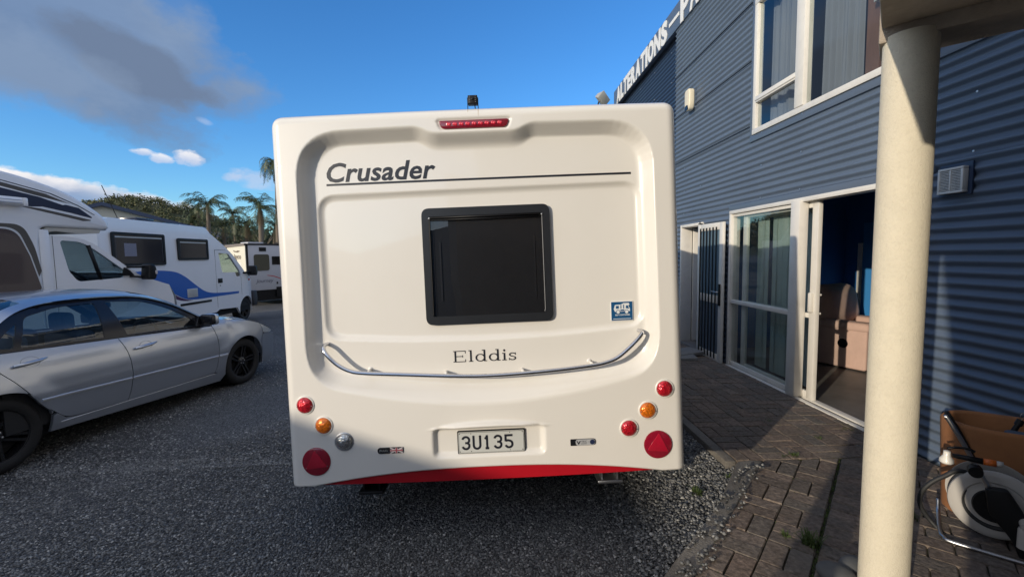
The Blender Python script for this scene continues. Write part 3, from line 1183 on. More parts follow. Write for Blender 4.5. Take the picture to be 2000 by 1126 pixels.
# the moving leaf, pushed back behind the fixed one
fr('leaf_stile', 0.035, 0.078, 4.375, 4.465, DZ0 + 0.028, DZ1 - 0.047, sl)
fr('leaf_stile', 0.035, 0.078, 5.66, 5.74, DZ0 + 0.028, DZ1 - 0.047, sl)
fr('leaf_rail', 0.037, 0.076, 4.466, 5.659, DZ0 + 0.028, DZ0 + 0.10, sl)
fr('leaf_rail', 0.037, 0.076, 4.466, 5.659, DZ1 - 0.11, DZ1 - 0.047, sl)
fr('leaf_rail', 0.037, 0.076, 4.466, 5.659, 0.955, 1.005, sl)
mobj('pane', [(0.056, 4.46, 0.18), (0.056, 5.66, 0.18), (0.056, 5.66, 2.08), (0.056, 4.46, 2.08)], [(0, 1, 2, 3)], M_PANE, sl)
hb = B().box(0.0, 0.034, 4.405, 4.445, 1.02, 1.22, 0.008).box(0.080, 0.105, 4.385, 4.40, 1.00, 1.02, 0.003).box(0.080, 0.105, 4.385, 4.40, 1.19, 1.21, 0.003)
hb.out('handle', M_FRAMEW, sl, autosmooth=40)

# doorway with its jambs and the security door folded back against the wall
dw = bpy.data.objects.new('doorway', None); link(dw, bld)
fr('door_jamb', -0.03, 0.16, EY1, EY1 + 0.045, 0.09, EZ1 + 0.045, dw)
fr('door_jamb', -0.03, 0.16, EY0 - 0.018, EY0 + 0.03, 0.09, EZ1, dw)
fr('door_head', -0.03, 0.16, EY0 - 0.018, EY1 - 0.001, EZ1, EZ1 + 0.045, dw)
M_STEP = mat('worn_threshold', (0.16, 0.15, 0.14), 0.8, var=0.2, vscale=9)
box('threshold', M_STEP, dw, -0.06, 0.2, EY0, EY1, 0.05, 0.125)
box('inner_door', M_FRAMEW, dw, 0.165, 0.92, EY1 - 0.045, EY1 - 0.005, 0.13, EZ1 - .01, 0.004)
box('door_post', mat('red_brown_post', (0.09, 0.030, 0.020), 0.6, var=0.2), dw, 0.93, 1.0, EY1 - 0.06, EY1 + .01, 0.1, EZ1)
box('passage_floor', M_FLOORC, dw, 0.2, 5.6, 7.07, 11.9, 0.0, 0.10)
sec = bpy.data.objects.new('security_door', None); link(sec, bld)
sec.location = (-0.075, EY0 - 0.02, 0.10)
SW, SH = 0.765, 1.955
SY = lambda t: -t
M_MESH = mat('blue_grey_door_panel', (0.13, 0.20, 0.26), 0.5, var=0.1, vscale=3)
for nm, a, b, c, d in (('stile', 0.0, 0.085, 0, SH), ('stile', SW - 0.10, SW, 0, SH), ('rail', 0.086, SW - 0.101, SH - 0.10, SH), ('rail', 0.086, SW - 0.101, 0.0, 0.10), ('rail', 0.086, SW - 0.101, 0.82, 0.93)):
    B().box(-0.018, 0.018, -b, -a, c, d, 0.004).out(nm, M_FRAMEW, sec, autosmooth=35)
B().box(-0.004, 0.004, -(SW - 0.10), -0.085, 0.931, SH - 0.101).out('screen_panel', M_MESH, sec)
B().box(-0.004, 0.004, -(SW - 0.10), -0.085, 0.101, 0.819).out('screen_panel', mat('grey_door_panel', (0.10, 0.13, 0.17), 0.5, var=0.1), sec)
for k in range(6):
    yb = -(0.10 + k * 0.098)
    B().box(-0.034, -0.020, yb - 0.012, yb + 0.004, 0.03, SH - 0.06).out('bar', M_BLACK, sec)
B().box(-0.030, -0.0185, -(SW - 0.065), -(SW - 0.09) , 0.80, 1.10, 0.003).out('lock_plate', M_BLACK, sec, autosmooth=40)
B().box(-0.045, -0.0185, -(SW - 0.03), -(SW - 0.064), 0.80, 1.10, 0.003).out('lock_plate', M_BLACK, sec, autosmooth=40)
B().tube([(-0.02, -(SW - 0.05), 0.99), (-0.07, -(SW - 0.05), 0.99), (-0.075, -(SW - 0.07), 0.99), (-0.075, -(SW - 0.19), 0.995)], 0.009, 8).out('handle', M_ALU, sec, smooth=True)
B().box(-0.004, 0.03, -0.05, 0.03, SH + 0.01, SH + 0.025).tube([(-0.01, -0.04, SH + 0.02), (-0.03, -0.09, SH + 0.045)], 0.008, 6).out('door_hook', M_BLACK, sec)

# what shows through the doorway: a white and maroon caravan stored inside
ins = thing('stored_caravan', 'white and maroon caravan half seen through the narrow open doorway', 'caravan', (XW + 3.4, 9.3, 0.1))
M_MAR = mat('maroon_paint', (0.14, 0.012, 0.03), 0.35)
B().prism(rounded([(-1.6, 0.95, 0.05), (1.6, 0.95, 0.05), (1.6, 2.1, 0.3), (-1.6, 2.1, 0.3)]), 'y', -1.0, 1.0).out('body', M_WHITE, ins, autosmooth=40)
B().prism([(-1.6, 0.25), (1.6, 0.25), (1.6, 0.949), (-1.6, 0.949)], 'y', -0.99, 0.99).out('lower_body', M_MAR, ins)
box('window', M_GLOSSBLK, ins, -1.2, -0.4, -1.012, -1.0, 1.35, 1.8)
for xx in (-0.6, 0.6):
    B().lathe([(0, -0.1), (0.28, -0.1), (0.3, -0.05), (0.3, 0.05), (0.28, 0.1), (0, 0.1)], 20, 'y', (xx, -0.95, 0.3)).out('wheel', M_RUB, ins, autosmooth=40)

# vertical blind behind the fixed glass
vb = thing('vertical_blind', 'pale green grey vertical blind hanging behind the fixed pane of the sliding door', 'blind', (XW + 0.20, 0, 0))
M_SLAT = mat('blind_slat', (0.52, 0.58, 0.55), 0.8, var=0.06, vscale=3)
box('head_track', M_FRAMEW, vb, -0.02, 0.03, 4.68, 5.70, 2.06, 2.10)
slat_bm = B().box(-0.0012, 0.0012, -0.058, 0.058, 0.16, 2.055)
s0 = slat_bm.out('slat', M_SLAT, vb)
ylist = list(np.arange(4.74, 5.42, 0.098)) + [5.50, 5.58, 5.63]
for i, yy in enumerate(ylist):
    o = s0 if i == 0 else s0.copy()
    if i:
        COL.objects.link(o); o.parent = vb
    o.location = (0, yy, 0)
    o.rotation_euler = (0, 0, rad(random.uniform(-12, 10)))

# recliner in the room
M_SUEDE = mat('tan_suede', (0.53, 0.365, 0.30), 0.9, var=0.12, vscale=5, bump=0.2, bscale=90, dark=(0.38, 0.25, 0.19), dark_scale=4, dark_amt=0.4)
ch = thing('recliner_armchair', 'tan suede recliner armchair half in sun inside the open sliding door', 'armchair', (4.59, 5.38, 0.095), (0, 0, atan2(0.41, 0.91)))


def soft(name, x0, x1, y0, y1, z0, z1, bev, par, mt=M_SUEDE, seg=4, M=None):
    o = B().box(x0, x1, y0, y1, z0, z1, bev, seg, M).out(name, mt, par, smooth=True)
    return o


soft('arm', 0.0, 0.24, 0.0, 0.86, 0.02, 0.55, 0.03, ch)
soft('arm_pad', -0.015, 0.255, -0.02, 0.80, 0.50, 0.625, 0.055, ch)
soft('seat', 0.245, 0.80, 0.02, 0.80, 0.20, 0.48, 0.06, ch)
soft('footrest_panel', 0.245, 0.80, -0.03, 0.018, 0.03, 0.40, 0.02, ch)
soft('arm', 0.805, 1.04, 0.0, 0.86, 0.02, 0.55, 0.03, ch)
soft('arm_pad', 0.79, 1.055, -0.02, 0.80, 0.50, 0.625, 0.055, ch)
soft('back_cushion', 0.03, 1.0, 0.42, 0.80, 0.50, 1.08, 0.17, ch, M=Matrix.Translation((0, 0.62, 0.5)) @ Matrix.Rotation(rad(-10), 4, 'X') @ Matrix.Translation((0, -0.62, -0.5)))
B().lathe([(0, -0.012), (0.045, -0.012), (0.06, -0.006), (0.062, 0.0)], 20, 'x', (-0.001, 0.27, 0.34)).out('lever_cup', M_GLOSSBLK, ch, autosmooth=40)

# small fittings on the wall
si = thing('alarm_siren', 'small cream alarm siren box high on the corrugated wall', 'alarm', (XW - AMP, 7.205, 4.06))
B().prism(rounded([(-0.095, -0.09, 0.06), (-0.06, -0.17, 0.05), (0.06, -0.17, 0.05), (0.095, -0.09, 0.06), (0.095, 0.16, 0.07), (-0.095, 0.16, 0.07)]), 'x', -0.11, -0.02, 0.02, 3).out('housing', mat('cream_plastic', (0.72, 0.64, 0.48), 0.4), si, autosmooth=40)
B().prism(rounded([(-0.06, -0.16, 0.03), (0.06, -0.16, 0.03), (0.045, -0.09, 0.03), (-0.045, -0.09, 0.03)]), 'x', -0.118, -0.108).out('sensor', M_GLOSSBLK, si)
B().box(-0.02, 0.0, -0.08, 0.08, -0.14, 0.14).out('back_plate', M_FLASH, si)
vt = thing('vent_grille', 'square grey louvred vent on the shaded blue wall behind the cream column', 'vent', (XW - AMP, 3.0, 2.11))
B().box(-0.012, 0.0, -0.125, 0.125, -0.115, 0.13).out('mounting_plate', M_CLAD2, vt)
M_VENT = mat('grey_vent_plastic', (0.58, 0.58, 0.56), 0.5, var=0.04)
for a, b, c, d in ((-0.098, 0.098, 0.08, 0.098), (-0.098, 0.098, -0.098, -0.08), (-0.098, -0.08, -0.0795, 0.0795), (0.08, 0.098, -0.0795, 0.0795), (-0.006, 0.006, -0.0795, 0.0795)):
    B().box(-0.058, -0.0125, a, b, c, d, 0.003).out('surround', M_VENT, vt, autosmooth=40)
for k in range(13):
    z = -0.072 + k * 0.012
    for (ya, yb) in ((-0.0795, -0.0065), (0.0065, 0.0795)):
        B().box(-0.054, -0.030, ya, yb, z - 0.003, z + 0.003).out('louvre', M_VENT, vt)
B().box(-0.0145, -0.0125, -0.08, 0.08, -0.08, 0.08).out('backing', M_DARK, vt)
vt.scale = (0.88, 0.88, 0.88)
fl = thing('floodlight', 'grey box floodlight on a bracket at the far end of the sign', 'light', (XW - 0.35, 12.1, 5.72), (0, 0, rad(35)))
B().box(-0.16, 0.16, -0.11, -0.07, -0.13, 0.13, 0.01).out('glass_front', mat('dusty_glass', (0.30, 0.30, 0.27), 0.3), fl, autosmooth=40)
B().prism([(-0.07, -0.12), (0.10, -0.05), (0.10, 0.07), (-0.07, 0.12)], 'x', -0.15, 0.15).out('housing', mat('grey_cast_metal', (0.38, 0.37, 0.34), 0.5), fl)
B().tube([(0.0, 0.05, -0.08), (0.05, 0.05, -0.17), (0.40, 0.2, -0.17)], 0.02, 8).out('bracket', M_BLACK, fl)
ch.scale = (0.85, 1, 1)
for o in fl.children:
    o.rotation_euler = (rad(12), rad(38), 0)

# ------------------------------------------------------------------ entrance canopy and its column
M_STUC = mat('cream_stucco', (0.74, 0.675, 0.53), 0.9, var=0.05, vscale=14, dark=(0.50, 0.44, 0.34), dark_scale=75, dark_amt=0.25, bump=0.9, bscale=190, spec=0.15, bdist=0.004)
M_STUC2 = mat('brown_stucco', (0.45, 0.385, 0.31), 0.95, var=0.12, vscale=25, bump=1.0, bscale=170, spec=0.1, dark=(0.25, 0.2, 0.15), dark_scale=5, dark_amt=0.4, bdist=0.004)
cn = thing('entrance_canopy', 'brown rendered entrance canopy overhead carried on a thick cream stucco column', 'canopy', (1.745, 2.03, 0.0), (0, 0, rad(-46.5 + 4.0)))
# local y runs along the sun's direction (away from the street), local x along the back beam
ZS = 2.50
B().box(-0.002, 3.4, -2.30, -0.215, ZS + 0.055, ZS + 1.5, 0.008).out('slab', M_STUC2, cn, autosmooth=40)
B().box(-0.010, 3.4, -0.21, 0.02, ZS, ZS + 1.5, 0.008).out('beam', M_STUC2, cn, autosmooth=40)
COLX, COLY = 0.092, -0.156
cp = []
for i in range(61):
    z = 0.07 + (ZS + 0.02 - 0.07) * i / 60
    cp.append((0.0905, z))
col_o = B().lathe(cp, 72, 'z', (COLX, COLY, 0)).out('column', M_STUC, cn, smooth=True)
B().lathe(cp, 48, 'z', (3.2, COLY, 0)).out('column', M_STUC, cn, smooth=True)
# unseen wall added to block sun, its edge shaped to leave a lit sliver
sw_ = thing('shading_wall', 'tall brown unseen wall added and shaped to shade the blue wall', 'wall', (1.745, 2.03, 0.0), (0, 0, rad(-46.5)))
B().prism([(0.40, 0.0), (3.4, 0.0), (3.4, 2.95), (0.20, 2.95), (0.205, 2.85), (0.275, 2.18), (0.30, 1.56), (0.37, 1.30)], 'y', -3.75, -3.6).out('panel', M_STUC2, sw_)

# unseen pillar added to throw the shadow edge across the bricks
gp = thing('shadow_pillar', 'square rendered unseen pillar added to cast a shadow over the bricks', 'pillar', (-1.25, -0.583, 0), (0, 0, rad(-46.5)))
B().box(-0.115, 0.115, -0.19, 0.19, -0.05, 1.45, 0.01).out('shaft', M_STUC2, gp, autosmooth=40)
B().box(-0.13, 0.13, -0.21, 0.21, 1.451, 1.52, 0.02).out('cap', M_CONC, gp, autosmooth=40)

# unseen long shed added behind and left of the camera to shade the yard
shd = thing('shading_shed', 'long low cream shed, unseen, added to shade the yard', 'building', (-9.7, 0, zg(-9.7)))
M_SHED = mat('cream_shed_boards', (0.5, 0.47, 0.40), 0.7, var=0.06)
SHH = 3.57
B().box(-7.0, 0.0, -26.0, 3.2, 0.0, SHH).out('wall', M_SHED, shd)
B().prism([(-7.3, SHH + 0.001), (0.12, SHH + 0.001), (0.12, SHH + 0.1), (-3.5, SHH + 0.9), (-7.3, SHH + 0.1)], 'y', -26.2, 3.4).out('roof', M_CLAD, shd)
for i in range(5):
    box('door', M_CLAD2, shd, 0.002, 0.05, -24 + i * 5.2, -21 + i * 5.2, 0.02, 2.6)

# two plain unseen buildings added to darken the reflections in the windows
M_WKS = mat('grey_block_wall', (0.24, 0.24, 0.235), 0.85, var=0.08, vscale=0.8)
wk = thing('reflection_block', 'grey block building, unseen, added to darken the caravan window reflection', 'building', (-5.5, -9.0, 0))
B().box(4.4, 17, -10, 0, 0, 6.2).prism([(0, 0), (4.39, 0), (4.39, 3.75), (0, 2.7)], 'y', -8, -0.2).out('wall', M_WKS, wk)
B().box(4.2, 17.2, -10.2, 0.25, 6.201, 6.45).out('roof', M_FLASH, wk)
for i in range(2):
    box('roller_door', M_CLAD2, wk, 6 + i * 5, 9.5 + i * 5, 0.001, 0.05, 0.05, 3.4)
    box('window', M_GLOSSBLK, wk, 6.3 + i * 5, 8.8 + i * 5, 0.001, 0.05, 4.1, 5.3)
wk2 = thing('rear_reflection_block', 'grey block building, hidden from view, added to darken van window reflections', 'building', (2.2, 14.0, 0))
B().box(0, 14, 0, 34, 0, 4.6).out('wall', M_WKS, wk2)
B().box(-0.2, 14.2, -0.2, 34.2, 4.601, 4.85).out('roof', M_FLASH, wk2)
for i in range(5):
    box('window', M_GLOSSBLK, wk2, -0.05, -0.001, 2 + i * 6, 4.5 + i * 6, 1.3, 2.7)

# ================================================================== THE WHITE TOURING CARAVAN (main subject)
cv = thing('touring_caravan', 'large white touring caravan seen square from behind with dark rear window and red valance', 'caravan', (-0.075, 2.457, 0.377))
cv.rotation_euler = (Matrix.Rotation(-0.0192, 3, 'Z') @ Matrix.Rotation(-0.0393, 3, 'X') @ Matrix.Rotation(-0.0280, 3, 'Y')).to_euler()
HW, VT, RC, RE = 1.142, 2.098, 0.075, 0.058


def sstep(x):
    x = np.clip(x, 0, 1)
    return x * x * (3 - 2 * x)


def sym(pts):
    return pts + [(-p[0], *p[1:]) for p in reversed(pts)]


rec_out = rounded(sym([(-0.232, 1.953, 0.035), (-0.318, 1.994, 0.035), (-0.992, 1.986, 0.26), (-0.998, 0.585, 0.22), (-0.62, 0.484, 0.2), (-0.18, 0.424, 0.2)])[::-1], 10)
pan_out = rounded([(-0.918, 1.650, 0.10), (-0.912, 0.826, 0.10), (-0.45, 0.796, 0.1), (0.01, 0.786, 0.2), (0.47, 0.796, 0.1), (0.940, 0.826, 0.10), (0.938, 1.664, 0.10)], 8)
body_out = rounded([(-HW, -0.6), (HW, -0.6), (HW, VT, RC), (-HW, VT, RC)], 10)
plate_out = rounded([(-0.312, 0.128, 0.04), (0.332, 0.128, 0.04), (0.332, 0.31, 0.05), (-0.312, 0.31, 0.05)], 8)
lip_out = rounded([(-0.372, 0.288, 0.012), (0.392, 0.288, 0.012), (0.24, 0.325, 0.2), (0.01, 0.342, 0.25), (-0.22, 0.325, 0.2)], 8)
lamp_out = rounded([(-0.185, 1.972, 0.02), (0.192, 1.972, 0.02), (0.212, 2.03, 0.02), (-0.207, 2.03, 0.02)], 6)


def vbot(u):
    return 0.076 * np.clip(1 - (np.abs(u) / 1.0) ** 2.3, 0, 1) - 0.004


def rear_depth(U_, V_):
    de = sdf_np(body_out, U_, V_)
    dd = np.clip(de, 0, RE)
    y = RE - np.sqrt(np.maximum(RE ** 2 - (RE - dd) ** 2, 0))
    sr = sdf_np(rec_out, U_, V_)
    tb = sstep((0.68 - V_) / 0.17)
    tt = sstep((V_ - 1.86) / 0.08)
    w = 0.084 + (0.130 - 0.084) * tb + (0.062 - 0.084) * tt
    xr = np.clip((sr + 0.006) / w, 0, 1)
    prof_ = (1 - tt) * (1 - (1 - xr) ** 2.1) + tt * (0.6 * xr + 0.4 * sstep(xr))
    y = y + 0.076 * ((1 - tb) * prof_ + tb * sstep(xr)) * (1 - 0.12 * tb)
    sp = sdf_np(pan_out, U_, V_)
    y = y + 0.020 * (1 - (1 - np.clip((sp + 0.003) / 0.034, 0, 1)) ** 1.8)
    y = y + 0.028 * sstep((sdf_np(plate_out, U_, V_) + 0.004) / 0.034)
    sl_ = sdf_np(lip_out, U_, V_)
    under = sstep((V_ - 0.286) / 0.008)
    y = y - 0.058 * sstep((sl_ + 0.003) / 0.045) * under
    y = y + 0.010 * sstep((sdf_np(lamp_out, U_, V_) + 0.004) / 0.008)
    y = y + 0.018 * (np.abs(U_) / HW) ** 2.5
    return y


nu, nv = 330, 300
tu = np.linspace(-1, 1, nu + 1)
# finer columns towards the two rounded edges
tu = np.sign(tu) * (1 - (1 - np.abs(tu)) ** 1.08)
tv = np.linspace(0, 1, nv + 1)
TU, TV = np.meshgrid(tu, tv)
Vg = vbot(TU * HW) + (VT - vbot(TU * HW)) * TV
over = np.clip(Vg - (VT - RC), 0, RC)
hwg = HW - RC + np.sqrt(np.maximum(RC ** 2 - over ** 2, 0))
Ug = TU * hwg
Yg = rear_depth(Ug, Vg)
verts = np.stack([Ug, Yg, Vg], 2).reshape(-1, 3).tolist()
n1 = nu + 1
faces = [(j * n1 + i, j * n1 + i + 1, (j + 1) * n1 + i + 1, (j + 1) * n1 + i) for j in range(nv) for i in range(nu)]
# wrap the rim back along the sides and roof
rim = [j * n1 for j in range(nv + 1)] + [nv * n1 + i for i in range(1, nu + 1)] + [j * n1 + nu for j in range(nv - 1, -1, -1)]
b0 = len(verts)
for yy in (0.11, 0.42):
    for i in rim:
        v = verts[i]
        verts.append([v[0], yy, v[2]])
L = len(rim)
for i in range(L - 1):
    faces.append((rim[i], rim[i + 1], b0 + i + 1, b0 + i))
    faces.append((b0 + i, b0 + i + 1, b0 + L + i + 1, b0 + L + i))
# turned-in lower lip
b1 = len(verts)
for i in range(n1):
    v = verts[i]
    verts.append([v[0] * 0.995, v[1] + 0.03, v[2] + 0.004])
faces += [(i + 1, i, b1 + i, b1 + i + 1) for i in range(nu)]
M_SHELL = mat('caravan_gelcoat', (0.79, 0.76, 0.70), 0.32, coat=0.8, coat_rough=0.035, var=0.010, vscale=2.5, rvar=0.06, dark=(0.66, 0.62, 0.54), dark_scale=1.6, dark_amt=0.12)
shell = mobj('rear_panel', verts, faces, M_SHELL, cv, smooth=True)
# body behind the rear moulding
prof = rounded([(0.40, 0.03), (5.9, 0.03), (6.25, 0.45, 0.1), (6.15, 1.15, 0.2), (5.2, 2.085, 0.25), (0.40, 2.085)])
B().prism(prof, 'x', -1.128, 1.128, 0.035, 3).out('body', M_SHELL, cv, autosmooth=40)
box('underbody', M_DARK, cv, -1.06, 1.06, 0.7, 5.8, -0.03, 0.028)
M_SKIRT = mat('grey_skirt', (0.22, 0.22, 0.22), 0.5)
for sx in (-1, 1):
    for (ya, yb) in ((0.5, 3.05), (4.05, 5.7)):
        box('skirt', M_SKIRT, cv, min(sx * 1.13, sx * 1.145), max(sx * 1.13, sx * 1.145), ya, yb, -0.08, 0.12, 0.005)
    for wy in (3.3, 3.8):
        w_ = B().lathe([(0, -0.09), (0.2, -0.09), (0.30, -0.075), (0.315, -0.04), (0.315, 0.04), (0.30, 0.075), (0, 0.075)], 28, 'x', (sx * 1.02, wy, -0.062)).out('wheel', M_RUB, cv, autosmooth=40)
        B().lathe([(0, -0.01), (0.19, -0.005), (0.2, 0.0)], 24, 'x', (sx * 1.02 + (0.078 if sx > 0 else -0.093), wy, -0.062)).out('hub_cap', M_ALU, w_, autosmooth=40)
    for (ya, yb) in ((0.9, 2.0), (2.5, 3.4), (4.2, 5.2)):
        w_ = B().prism(rrect(ya, yb, 1.05, 1.68, 0.06), 'x', sx * 1.129 if sx < 0 else 1.129, sx * 1.15 if sx < 0 else 1.15).out('side_window', M_GLOSSBLK, cv)
    B().tube([(sx * 1.135, 0.45, 1.98), (sx * 1.135, 5.0, 1.98)], 0.012, 8).out('awning_rail', M_ALU, cv, smooth=True)
B().prism(rrect(0.50, 0.62, 1.72, 1.86, 0.03), 'x', 1.129, 1.165, 0.006).out('awning_lamp', M_WHITE, cv, autosmooth=40)
box('door', M_SHELL, cv, 1.128, 1.14, 3.5, 4.1, 0.15, 1.85, 0.004)

# red valance under the curved lower edge
vs, fs = [], []
n = 80
for i in range(n + 1):
    u = -0.985 + 1.97 * i / n
    zt = float(vbot(u)) + 0.012
    zb = -0.012 - 0.006 * (1 - (u / 1.0) ** 2)
    for (yy, zz) in ((0.030, zt), (0.024, zt - 0.004), (0.030, (zt + zb) / 2), (0.034, zb + 0.006), (0.050, zb), (0.12, zb)):
        vs.append((u, yy + 0.018 * abs(u / HW) ** 2.5 - 0.012, zz))
for i in range(n):
    for k in range(5):
        a = i * 6 + k
        fs.append((a, a + 6, a + 7, a + 1))
mobj('valance', vs, fs, M_RED, cv, autosmooth=50)

# high brake light
M_LENSR = mat('red_lens', (0.20, 0.004, 0.016), 0.12, coat=1.0)
bl = B().prism(rounded([(-0.176, 1.978, 0.02), (0.183, 1.978, 0.02), (0.202, 2.024, 0.02), (-0.197, 2.024, 0.02)], 5), 'y', 0.0, 0.02, 0.004).out('high_brake_light', M_LENSR, cv, autosmooth=40)
M_LED = mat('red_led', (0.75, 0.02, 0.05), 0.2, coat=1.0)
for k in range(9):
    u = -0.138 + k * 0.0355
    B().lathe([(0, -0.0035), (0.006, -0.003), (0.009, 0.0)], 10, 'y', (u - 0.004, -0.001, 2.003)).lathe([(0, -0.0035), (0.006, -0.003), (0.009, 0.0)], 10, 'y', (u + 0.006, -0.001, 2.001)).out('led', M_LED, bl, smooth=True)

# rear window: flat moulded frame, gasket channel, smoked pane
YP = 0.097
win_o = rrect(-0.327, 0.411, 0.882, 1.556, 0.045, 6)
win_i = rrect(-0.286, 0.370, 0.930, 1.508, 0.012, 4)
pl = lambda y0: (lambda a, b, d: (a, y0 + d, b))
rw = bpy.data.objects.new('rear_window', None); link(rw, cv)
M_WFR = mat('black_window_frame', (0.016, 0.018, 0.022), 0.35, var=0.1, vscale=8)
sheet('frame', win_o, pl(YP - 0.021), M_WFR, rw, 0.03, [win_i], 0.025, smooth=False)
M_SMOKE = glass('smoked_acrylic', (0.55, 0.56, 0.58), 0.9, 0.01)
mobj('pane', [(-0.29, YP - 0.012, 0.925), (0.374, YP - 0.012, 0.925), (0.374, YP - 0.012, 1.512), (-0.29, YP - 0.012, 1.512)], [(0, 1, 2, 3)], M_SMOKE, rw)
mobj('dark_interior', [(-0.31, YP - 0.0035, 0.90), (0.39, YP - 0.0035, 0.90), (0.39, YP - 0.0035, 1.53), (-0.31, YP - 0.0035, 1.53)], [(0, 1, 2, 3)], mat('dark_blind', (0.020, 0.021, 0.026), 0.6, var=0.35, vscale=4), rw)
for z, r in ((1.500, 0.006), (1.487, 0.004)):
    B().tube([(-0.28, YP - 0.022, z), (0.364, YP - 0.022, z)], r, 8).out('hinge_bar', M_BLACK, rw, smooth=True)
B().tube([(0.366, YP - 0.024, 1.502), (0.366, YP - 0.024, 0.95), (0.362, YP - 0.024, 0.938)], 0.0022, 6).out('seal_bead', mat('grey_bead', (0.25, 0.25, 0.25), 0.4), rw)
B().tube([(-0.282, YP - 0.024, 1.502), (-0.282, YP - 0.024, 0.94)], 0.0018, 6).out('seal_bead', M_BLACK, rw)
for u in (-0.281, 0.365):
    B().lathe([(0, -0.004), (0.005, -0.003), (0.006, 0.004)], 10, 'y', (u, YP - 0.026, 1.497)).out('screw', M_ALU, rw, smooth=True)
for (u0, u1, z0, z1) in ((-0.235, -0.225, 1.02, 1.36), (0.315, 0.32, 1.02, 1.38)):
    box('blind_rail', mat('dull_grey', (0.05, 0.05, 0.055), 0.5), rw, u0, u1, YP - 0.010, YP - 0.005, z0, z1)

# faint rust runs below the camera bracket
M_RUST = mat('rust_run', (0.50, 0.38, 0.24), 0.6)
for (u, l_) in ((-0.028, 0.020), (0.030, 0.045)):
    vs = []
    for k in range(5):
        zz = VT - 0.012 - l_ * k / 4
        w_ = 0.0022 * (1 - k / 5)
        dy = float(rear_depth(np.array([u]), np.array([zz]))[0]) - 0.0006
        vs += [(u - w_, dy, zz), (u + w_, dy, zz)]
    mobj('rust_run', vs, [(2 * k, 2 * k + 1, 2 * k + 3, 2 * k + 2) for k in range(4)], M_RUST, cv)

# lettering, stripe, stickers
RX = Matrix.Rotation(pi / 2, 4, 'X')
YT = 0.0785


def on_rear(u, v, y):
    return Matrix.Translation((u, y, v)) @ RX


def fit(o, u0, u1, v0, v1):
    """scale an upright lettering mesh into its box on the rear panel"""
    xs_ = [q.co.x for q in o.data.vertices]; zs_ = [q.co.z for q in o.data.vertices]
    sx = (u1 - u0) / (max(xs_) - min(xs_)); sz = (v1 - v0) / (max(zs_) - min(zs_))
    o.data.transform(Matrix.Translation((u0 - min(xs_) * sx, 0, v0 - min(zs_) * sz)) @ Matrix.Diagonal((sx, 1, sz, 1)))
    return o


o = text('model_lettering', 'Crusader', 0.15, on_rear(0, 0, YT - 0.002), M_INK, cv, ext=0.0005, shear=0.22, offset=0.0030, spacing=1.02)
fit(o, -0.858, -0.232, 1.724, 1.836)
def conform(o, lift):
    # lay flat lettering onto the curved moulding
    P = np.array([tuple(q.co) for q in o.data.vertices])
    y0 = P[:, 1].mean()
    P[:, 1] = rear_depth(P[:, 0], P[:, 2]) - lift + (P[:, 1] - y0)
    for q, c in zip(o.data.vertices, P):
        q.co = c
    o.data.update()


conform(o, 0.0010)
vs = []
for k in range(61):
    u = -0.862 + 1.753 * k / 60
    vs += [(u, 0.0, 1.7065), (u, 0.0, 1.7185)]
conform(mobj('pinstripe', vs, [(2 * k, 2 * k + 2, 2 * k + 3, 2 * k + 1) for k in range(60)], M_INK, cv), 0.0010)


